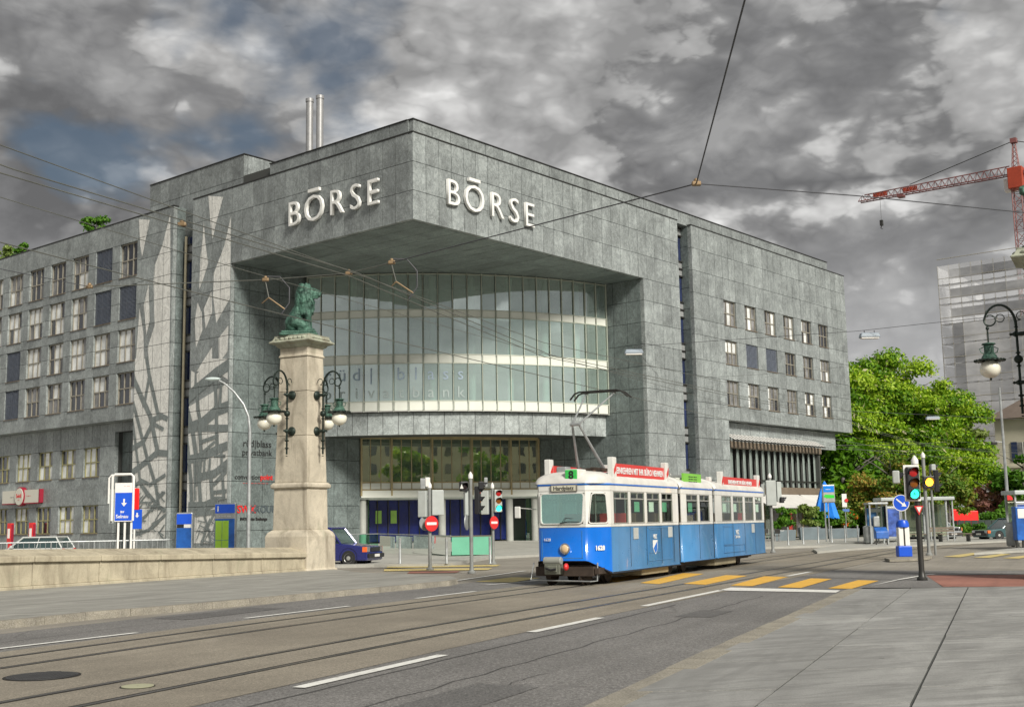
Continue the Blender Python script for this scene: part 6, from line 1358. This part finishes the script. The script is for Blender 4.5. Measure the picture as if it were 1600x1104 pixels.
# roof garden on the left wing
for x, y, r_, mt, sd_, lab in ((150, 350, .8, 'leafhedge', 41, 'round green shrub on the roof edge of the left wing'), (36, 392, .6, 'leafhedge', 42, 'small green shrub low on the left wing roof'), (4, 392, .8, 'leafpale', 43, 'yellowish shrub on the roof at the left edge of the picture')):
    q = bL(x, y, 1.6); c = bw(1.6, q.y, TOP + .03); bush('roof_shrub', lab, c, [(rb.uniform(-r_, r_), rb.uniform(-r_ * .5, r_ * .5), rb.uniform(.3, .5 + r_ * 1.3), r_ * .5) for _ in range(12)], 1500, .16, sd_, mt, 'roof garden shrubs')
# planters in front of the shop
M['planter'] = mat('slate_planter', (.16, .20, .22), .6, 0, .12)
for x, y, Y, w_, h_, mt, ph, sd_, lab in ((1226, 846, 87, .8, .75, 'leafhedge', 1.5, 51, 'long slate planter with bright leafy plant nearest the tram'), (1265, 844, 88, .75, .9, 'leafpale', 1.7, 52, 'slate planter with thin grey green shrub before the shop door'), (1280, 843.5, 89, .45, .8, 'leafhedge', 1.3, 53, 'small slate planter with green ball plant left of the parasol'), (1307, 842, 91, .7, .75, 'leafhedge', 1.3, 54, 'slate planter with yellow green plant right of the parasol'), (1318, 841.5, 93, .5, .75, 'leafpale', 2.2, 55, 'slate planter with tall feathery shrub under the parking sign'), (1330, 841, 95, .6, .7, 'leafhedge', 1.4, 56, 'slate planter with orange flowers, rightmost of the row')):
    c = at(x, y, Y); c.z = .1; t = thing('planter', lab, 'planter', c, 0, 'planters in front of the shop'); f = MB(); f.hexa([(-w_ * .9, -.3, 0), (w_ * .9, -.3, 0), (w_ * .9, .3, 0), (-w_ * .9, .3, 0), (-w_, -.36, h_), (w_, -.36, h_), (w_, .36, h_), (-w_, .36, h_)]); bevel(f.build('trough', M['planter'], t), .02); MB().box((-w_ + .06, -.3, h_ - .02), (w_ - .06, .3, h_ + .01)).build('soil', M['bark'], t)
    bl_ = [(rb.uniform(-w_ * .8, w_ * .8), rb.uniform(-.25, .25), h_ + .2 + rb.random() * (ph - .3), .34) for _ in range(14)]; leafcloud(bl_, 1300, .17, sd_, M[mt], 'plant', t)
    if sd_ == 56: leafcloud(bl_[:7], 260, .14, 99, M['flower'], 'flowers', t)
# cafe chairs by the tram tail
M['chairmetal'] = mat('chair_metal', (.42, .42, .42), .4, .5)
def chair(c, rz, lab):
    t = thing('cafe_chair', lab, 'chair', c, rz, 'cafe chairs'); bevel(MB().box((-.22, -.22, .44), (.22, .22, .48)).build('seat', M['metal_dark'], t), .01); bevel(MB().box((-.22, .2, .6), (.22, .24, .9)).build('backrest', M['metal_dark'], t), .01)
    for x in (-.2, .2):
        for y in (-.2, .2): MB().tube([(x, y, 0), (x, y, .9 if y > 0 else .46)], .018, 6).build('leg', M['chairmetal'], t)
for x, rz, lab in ((1199, .2, 'dark cafe chair right behind the tram tail'), (1212, -2.6, 'dark cafe chair facing the first planter'), (1206, 1.4, 'dark cafe chair behind the grey signal post')):
    c = at(x, 848, 82 + rz); c.z = .1; chair(c, rz, lab)
c = at(1217, 848, 84); c.z = .1; t = thing('cafe_table', 'pale round cafe table left of the first planter', 'table', c); MB().lathe([(.4, .72), (.4, .75), (.001, .75)], 18).build('table_top', M['white'], t); MB().tube([(0, 0, .03), (0, 0, .72)], .03, 8).build('leg', M['chairmetal'], t); MB().lathe([(.22, 0), (.2, .03), (.03, .04)], 14).build('base', M['chairmetal'], t)
# red site containers and the low wall by the hedge
c = base(1514, 104); t = thing('red_container', 'bright red site hoarding beside the hedge', 'hoarding', c)
for i in range(3): bevel(MB().box((-1.3 + i * .9, i * .5, .3), (-.45 + i * .9, i * .5 + .3, 2.05 + (.15 if i == 0 else 0))).build('red_panel', mat('site_red', (.85, .015, .01), .5), t), .08)
c = base(1535, 100); t = thing('dark_fence', 'dark low fence under the clipped hedge', 'fence', c)
for i in range(14): MB().box((-3.6 + i * .56, 0, .35), (-3.6 + i * .56 + .52, .08, 1.25)).build('fence_board', mat('dark_fence_board', (.03, .045, .04), .7) if i == 0 else bpy.data.materials['dark_fence_board'], t)
for i in range(5): MB().box((-3.5 + i * 1.7, .1, 0), (-3.4 + i * 1.7, .2, 1.3)).build('fence_post', M['metal_dark'], t)
# scaffolded tower
TWY = 180.; tq = bl(at(1477, 600, TWY)); TU, TV = tq.x, tq.y; TZ = at(1478, 416, TWY).z
TW = thing('scaffolded_tower', 'tall tower block wrapped in pale scaffolding netting', 'tower block', bw(TU, TV, 0), math.pi / 2 - AZ)
M['net'] = None; s = NT('scaffold_netting'); b_ = s.n('ShaderNodeBsdfDiffuse'); s.l(s.mix(s.n('ShaderNodeObjectInfo').outputs['Random'], (.42, .43, .45), (.85, .86, .88)), b_.inputs[0]); tr_ = s.n('ShaderNodeBsdfTransparent'); mx_ = s.n('ShaderNodeMixShader'); s.l(s.ramp(s.noise(.35, 4, .6, s.scale(s.pos, (.5, .5, 1.2)), .4), [(.33, .38), (.66, .66)]), mx_.inputs[0]); s.l(tr_.outputs[0], mx_.inputs[1]); s.l(b_.outputs[0], mx_.inputs[2]); s.l(mx_.outputs[0], s.out.inputs[0]); M['net'] = s.m
TL_, TD_ = 40., 22.; nf = round(TZ / 3.15); FH = TZ / nf
MB().box((1.6, -TL_, 0), (TD_, -1.2, TZ - 9)).build('concrete_core', mat('tower_concrete', (.28, .285, .29), .85, 0, .15, .3), TW)
M['slab_edge'] = mat('scaffold_deck', (.62, .63, .65), .85)
for i in range(nf):
    MB().box((.1, -TL_, i * FH), (1.5, 0, i * FH + .12)).build('scaffold_deck', M['slab_edge'], TW); MB().box((1.45, -TL_, i * FH + 1.1), (1.58, -1.2, i * FH + 2.6)).build('window_band', M['pane_dark'], TW)
for j in range(25): MB().box((-.04, -TL_ * j / 24 - .05, 0), (.04, -TL_ * j / 24 + .05, TZ)).build('scaffold_pole', mat('scaffold_pole', (.30, .28, .22), .6) if j == 0 else bpy.data.materials['scaffold_pole'], TW)
rn = random.Random(3); NETM = MB().poly([(0, 0, 0), (0, -TL_ / 12 + .03, 0), (0, -TL_ / 12 + .03, FH - .2), (0, 0, FH - .2)]).mesh('netting', M['net'])
for i in range(nf + 1):
    for j in range(12):
        if i < nf: inst('netting', NETM, TW, (-.12 + rn.uniform(-.02, .02), -TL_ * j / 12, i * FH + .12))
    for j in range(6):
        if i < nf: inst('netting', NETM, TW, (TL_ / 12 * j, .1, i * FH + .12), (0, 0, math.pi / 2))
    f = MB(); f.tube([(-.1, 0, i * FH + 1.0), (-.1, -TL_, i * FH + 1.0)], .05, 4); f.build('guard_rail', bpy.data.materials['scaffold_pole'], TW)
# cream house at the right edge
hc = bl(at(1566, 830, 128)); HH = thing('cream_house', 'cream house with dark shutters at the right edge', 'house', bw(hc.x, hc.y, 0), math.pi / 2 - AZ); hz_ = at(1570, 655, 128).z
M['cream'] = mat('cream_render', (.56, .53, .42), .85, 0, .08, .4); M['shutter'] = plain('dark_blue_shutter', (.02, .035, .09), .6); M['rooftile'] = mat('brown_roof_tile', (.14, .11, .09), .8)
MB().box((0, -14, 0), (10, 0, hz_)).build('wall', M['cream'], HH); f = MB(); f.hexa([(-.8, -14.8, hz_), (10.8, -14.8, hz_), (10.8, .8, hz_), (-.8, .8, hz_), (2.5, -11, hz_ + 2.6), (7.5, -11, hz_ + 2.6), (7.5, -3, hz_ + 2.6), (2.5, -3, hz_ + 2.6)]); RF = f.build('roof', M['rooftile'], HH); MB().box((4, -7, hz_ + 2), (4.8, -6.2, hz_ + 4.2)).build('chimney', M['cream'], RF)
for z in (3.9, 7.3):
    MB().box((-.14, -14, z - .75), (0, 0, z - .5)).build('string_course', M['cream'], HH)
    for j in range(4):
        y = -2.2 - 3.3 * j; o = MB().box((-.05, y - 1.1, z), (.02, y, z + 1.9)).build('window', M['pane_mid'], HH); MB().box((-.09, y + .02, z - .05), (-.02, y + .62, z + 1.95)).build('shutter', M['shutter'], o); MB().box((-.09, y - 1.72, z - .05), (-.02, y - 1.12, z + 1.95)).build('shutter', M['shutter'], o); MB().box((-.08, y - .6, z), (-.05, y - .54, z + 1.9)).build('glazing_bar', M['white'], o)
c = base(1579, 74); t = thing('street_lamp', 'tall grey mast with small lamp beside the cream house', 'street lamp', c); MB().tube([(0, 0, 0), (0, 0, 9.5)], [.12, .07], 8).build('mast', M['galv'], t, True); MB().tube([(0, 0, 6.1), (-.5, 0, 6.15)], .03, 6).build('bracket', M['galv'], t); bevel(MB().box((-.75, -.1, 5.95), (-.4, .1, 6.15)).build('lamp_head', M['metal_dark'], t), .03); disc(t, 0, -.15, 2.6, .25, 0, M['red']); MB().box((-.22, -.14, 1.7), (.22, -.12, 2.2)).build('white_plate', M['white'], t)
# tower crane
M['crane'] = mat('red_crane_paint', (.20, .075, .07), .5, 0, .35, .4); M['craneorange'] = mat('orange_crane_cab', (.36, .05, .02), .5)
CY = 195.; cb_ = at(1587, 260, CY); cb_.z = 0; mtop = at(1587, 220, CY).z; jz = at(1583, 272, CY).z; tip = gp(1343, 316, jz); jd = Vector((tip.x - cb_.x, tip.y - cb_.y, 0)); JL = jd.length
CR = thing('tower_crane', 'red and white tower crane behind the scaffolded tower', 'crane', cb_, math.atan2(jd.y, jd.x))
def truss(pts_a, pts_b, r_, m_, nm):
    f = MB()
    for P_ in (*pts_a, *pts_b): pass
    return f
f = MB(); hw = .75
for x in (-hw, hw):
    for y in (-hw, hw): f.tube([(x, y, 0), (x, y, jz)], .09, 4)
n_ = int(jz / 1.6)
for i in range(n_):
    z0_, z1_ = jz * i / n_, jz * (i + 1) / n_
    for (xa, ya), (xb, yb) in (((-hw, -hw), (hw, -hw)), ((hw, -hw), (hw, hw)), ((hw, hw), (-hw, hw)), ((-hw, hw), (-hw, -hw))):
        if i % 2: xa, ya, xb, yb = xb, yb, xa, ya
        f.tube([(xa, ya, z0_), (xb, yb, z1_)], .05, 4); f.tube([(xa, ya, z1_), (xb, yb, z1_)], .045, 4)
f.build('mast', M['crane'], CR)
f = MB(); hw = .5
for x in (-hw, hw):
    for y in (-hw, hw): f.tube([(x, y, jz + 1), (x * .3, y * .3, mtop)], .08, 4)
for i in range(6):
    z = jz + 1 + (mtop - jz - 1) * i / 6; k = hw * (1 - .7 * i / 6); z2 = jz + 1 + (mtop - jz - 1) * (i + 1) / 6
    for a, b in (((-k, -k), (k, -k)), ((k, -k), (k, k)), ((k, k), (-k, k)), ((-k, k), (-k, -k))): f.tube([(*a, z), (*b, z2)], .05, 4)
f.box((-.5, -.5, mtop - .4), (.5, .5, mtop + .4)); f.build('tower_head', M['crane'], CR)
bevel(MB().box((-1.2, -1.2, jz - 2.6), (1.2, 1.2, jz + 1)).build('slewing_platform', M['craneorange'], CR), .1); bevel(MB().box((.6, -2.4, jz - 2.4), (2.4, -1.0, jz - .2)).build('cab', M['white'], CR), .1)
f = MB(); hj = 1.55; wj = .65
for y in (-wj, wj): f.tube([(1, y, jz), (JL, y, jz)], .10, 4)
f.tube([(1, 0, jz + hj), (JL - 1, 0, jz + hj * .75)], .10, 4); n_ = 22
for i in range(n_):
    x0_, x1_ = 1 + (JL - 1) * i / n_, 1 + (JL - 1) * (i + 1) / n_; xm = (x0_ + x1_) / 2; h_ = hj * (1 - .25 * i / n_)
    for y in (-wj, wj): f.tube([(x0_, y, jz), (xm, 0, jz + h_)], .05, 4); f.tube([(xm, 0, jz + h_), (x1_, y, jz)], .05, 4)
    f.tube([(x0_, -wj, jz), (x1_, wj, jz)], .04, 4)
f.build('jib', M['crane'], CR)
f = MB(); f.tube([(0, 0, mtop), (JL * .66, 0, jz + hj)], .07, 4); f.tube([(0, 0, mtop), (-14, 0, jz + .8)], .07, 4); f.build('tie_rod', M['metal_dark'], CR); f = MB(); f.box((-15, -.6, jz - .2), (0, .6, jz + .3)); f.build('counter_jib', M['crane'], CR); bevel(MB().box((-15, -.9, jz - 2), (-12, .9, jz + .2)).build('counterweight', M['greypost'], CR), .1)
for x in (.82, .62): bevel(MB().box((JL * x, -.75, jz + .55), (JL * x + 2.6, -.68, jz + 1.35)).build('red_banner', M['craneorange'], CR), .02)
bevel(MB().box((JL * .70, -.7, jz - .5), (JL * .74, .7, jz - .05)).build('trolley', M['crane'], CR), .05)
f = MB(); hx_ = JL * .86; f.tube([(hx_, 0, jz), (hx_, 0, jz - 4)], .03, 4); f.box((hx_ - .25, -.25, jz - 5), (hx_ + .25, .25, jz - 4)); f.tube([(hx_, 0, jz - 5), (hx_ + .2, 0, jz - 5.4), (hx_ - .1, 0, jz - 5.6)], .08, 5); f.build('hook_block', M['metal_dark'], CR)
# across the street, behind the viewer: seen only as reflections in the glass
def town_house(lab, c, rz, wd_, dp, ht, col, ridge):
    t = thing('town_house', lab, 'house', c, rz, 'houses mirrored in the glass'); cm_ = mat('town_render', col, .85, 0, .08, .5); MB().box((-wd_ / 2, -dp / 2, 0), (wd_ / 2, dp / 2, ht)).build('wall', cm_, t)
    f = MB(); f.add([(-wd_ / 2 - .5, -dp / 2 - .5, ht), (wd_ / 2 + .5, -dp / 2 - .5, ht), (wd_ / 2 + .5, dp / 2 + .5, ht), (-wd_ / 2 - .5, dp / 2 + .5, ht), (-wd_ / 2, 0, ht + ridge), (wd_ / 2, 0, ht + ridge)], [(0, 1, 5, 4), (2, 3, 4, 5), (1, 2, 5), (3, 0, 4), (3, 2, 1, 0)]); f.build('roof', M['rooftile'], t)
    wm_ = MB().box((-.55, 0, 0), (.55, .1, 1.8)).mesh('window', M['pane_dark'])
    for z in [1.2 + 3.2 * i for i in range(int(ht / 3.2))]:
        for i in range(int(wd_ / 2.8)): inst('window', wm_, t, (-wd_ / 2 + 1.6 + i * 2.8, dp / 2 - .04, z))
    return t
town_house('pale gabled house mirrored in the right part of the curved glass', (70, 70, 0), rad(80), 17, 14, 20, (.6, .57, .48), 6)
town_house('long cream house mirrored in the lobby glass', (76, -32, 0), rad(22), 64, 12, 19, (.72, .66, .5), 4)
for x, y, sd_, lab in ((56, -8, 61, 'leafy street tree mirrored at the left of the lobby glass'), (68, -5, 62, 'leafy street tree mirrored in the middle of the lobby glass'), (82, 0, 63, 'leafy street tree mirrored at the right of the lobby glass')): tree('street_tree', lab, (x, y, 0), 15.5, 4.6, 3, 45, 5000, .6, sd_, 'leaf', 'trees mirrored in the glass')
# ================================================================== overhead wires and hanging lamps
M['wire'] = mat('weathered_copper_wire', (.12, .125, .11), .5, .2, .2); M['wiredark'] = plain('dark_span_wire', (.06, .062, .07), .6); M['brass'] = mat('brass_fitting', (.26, .18, .10), .45, .4, .2)
def wire(pts, r_, lab, sag=0., m_='wire', grp='overhead wires', fine=0):
    pts = [Vector(p) for p in pts]; c = pts[0].copy(); out = []
    for a, b in zip(pts, pts[1:]):
        k = 8 if sag else 1
        out += [a.lerp(b, i / k) - Z * (sag * 4 * (i / k) * (1 - i / k)) for i in range(k)]
    out.append(pts[-1]); o = MB().tube([p - c for p in out], r_ * .75, 6).build('overhead_wire', M[m_], None, True, loc=c); return tag(o, lab, 'wire', grp)
pa = [p for p in PATHA if -14 < p.y < 110]; pb2 = [p for p in PATHB if -14 < p.y < 110]
wire([p + Z * 5.58 for p in pa], .012, 'contact wire above the tram, touched by its pantograph')
wire([p + Z * 6.2 for p in pa], .008, 'thin carrier wire above the tram contact wire', 0.)
BZ = 5.85
lt = [gp(-500, 96, 6.1), gp(0, 270, 5.95), gp(543, 430, 5.85), gp(850, 557, 5.75)] + [p + Z * 5.7 for p in pb2 if p.y > 48]
wire(lt, .011, 'nearer contact wire over the free track, lower of the crossing pair')
wire([p + Vector((.16, .0, .04)) for p in lt], .011, 'contact wire over the free track, upper of the crossing pair')
wire([p + Z * z for p, z in zip(lt, (.55, .34, .08, .35, .5, .5, .5, .5, .5, .5, .5, .5, .5, .5, .5, .5, .5, .5, .5, .5, .5, .5, .5, .5, .5, .5, .5, .5, .5, .5, .5, .5, .5, .5, .5, .5, .5, .5, .5, .5))], .009, 'topmost carrier wire coming in at the left edge over the pillar')
S = 6.0
sp = {k: gp(x, y, S) for k, (x, y) in dict(a=(-200, 380), b=(140, 448), c=(415, 437), d=(545, 427), e=(612, 410), f=(1088, 287), g=(1340, 306), h=(1700, 342), t=(1185, -80)).items()}
wire([sp['a'], sp['b']], .009, 'thin span wire from the left edge to the small node above the wing windows', m_='wiredark')
wire([sp['b'], sp['c'], sp['d'], sp['e']], .012, 'span wire behind the lion crossing the contact wires')
wire([sp['e'], sp['f']], .012, 'span wire rising to the node right of the roof corner', m_='wiredark')
wire([sp['f'], sp['g'], sp['h']], .010, 'span wire from the sky node to the crane side', m_='wiredark')
wire([sp['f'], sp['t']], .012, 'span wire climbing steeply to the top edge of the picture', m_='wiredark')
def fitting(p, lab, hang=None):
    t = thing('wire_fitting', lab, 'fitting', p, 0, 'wire fittings'); bevel(MB().box((-.06, -.035, -.03), (.06, .035, .03)).build('clamp', M['brass'], t), .015); MB().ball((0, 0, .04), .035, 8).build('insulator', M['brass'], t, True)
    if hang:
        q = [Vector(h) - p for h in hang]; MB().tube([Z * -.04, q[0]], .010, 6).build('hanger', M['wire'], t); MB().tube(q, .014, 6).build('pull_off_arm', M['brass'], t)
        MB().tube([(-.0, 0, .06), q[1].normalized() * .0 + Vector((.25, 0, .05)), Vector((.42, 0, -.15)), Vector((.42, 0, -.42)), Vector((.28, 0, -.62))], .012, 6).build('curved_cable', M['wiredark'], t, True)
fitting(sp['c'], 'brass fitting with forked arm left of the lion', [at(420, 465, sp['c'].y), at(409, 474, sp['c'].y), at(420, 465, sp['c'].y), at(445, 483, sp['c'].y)])
fitting(sp['e'], 'brass fitting with forked arm and curved cable right of the lion', [at(619, 440, sp['e'].y), at(612, 447, sp['e'].y), at(619, 440, sp['e'].y), at(646, 458, sp['e'].y)])
fitting(sp['d'], 'brass crossing fitting where the wires meet above the lion')
fitting(sp['b'], 'small fitting on the span wire above the left wing')
fitting(sp['f'], 'dark node joining three span wires against the sky')
fitting(lt[1] + (lt[2] - lt[1]) * .44 + Z * .03, 'pale insulator on the contact wires before the left tower'); 
S2 = 7.2
w2 = [gp(x, y, S2) for x, y in ((560, 590), (990, 541), (1340, 517), (1450, 505), (1700, 480))]
wire(w2[1:], .010, 'span wire carrying the two hanging lamps over the junction', m_='wiredark')
wire([bw(24.5, 0, 11.0), w2[1]], .009, 'span wire from the building pier to the hanging lamp', m_='wiredark')
def hanging(p, lab, w_=.62):
    t = thing('hanging_lamp', lab, 'street lamp', p, 0, 'hanging street lamps'); bevel(MB().hexa([(-w_ / 2, -.12, -.22), (w_ / 2, -.12, -.22), (w_ / 2, .12, -.22), (-w_ / 2, .12, -.22), (-w_ * .42, -.1, -.08), (w_ * .42, -.1, -.08), (w_ * .42, .1, -.08), (-w_ * .42, .1, -.08)]).build('housing', mat('blue_grey_lamp', (.26, .31, .36), .45), t), .03); MB().box((-w_ / 2 + .05, -.1, -.25), (w_ / 2 - .05, .1, -.22)).build('diffuser', M['white'], t)
    for x in (-.15, .15): MB().tube([(x, 0, -.08), (x, 0, .0)], .012, 6).build('hook', M['wiredark'], t)
hanging(gp(1358, 516, S2), 'hanging street lamp against the sky right of the building'); hanging(gp(990, 542, S2), 'hanging street lamp in front of the stone pier'); 
w3 = [gp(1290, 640, S2), gp(1457, 648, S2), gp(1700, 660, S2)]; wire(w3, .014, 'span wire in front of the chestnut trees with a lamp', m_='wiredark'); hanging(w3[1], 'hanging street lamp in front of the chestnut trees', .8)
for (x0_, y0_), (x1_, y1_), lab in (((1280, 694), (1480, 690), 'upper of three far contact wires before the chestnut trees'), ((1280, 699), (1470, 703), 'middle of three far contact wires before the chestnut trees'), ((1281, 681), (1560, 728), 'slanting far wire before the chestnut trees'), ((1075, 590), (1333, 571), 'faint wire across the upper windows of the right wing'), ((1070, 640), (1334, 615), 'faint wire across the lower windows of the right wing')):
    wire([gp(x0_, y0_, 5.7 if y0_ > 670 else 9.), gp(x1_, y1_, 5.7 if y0_ > 670 else 9.)], .013 if y0_ > 670 else .008, lab, .1)
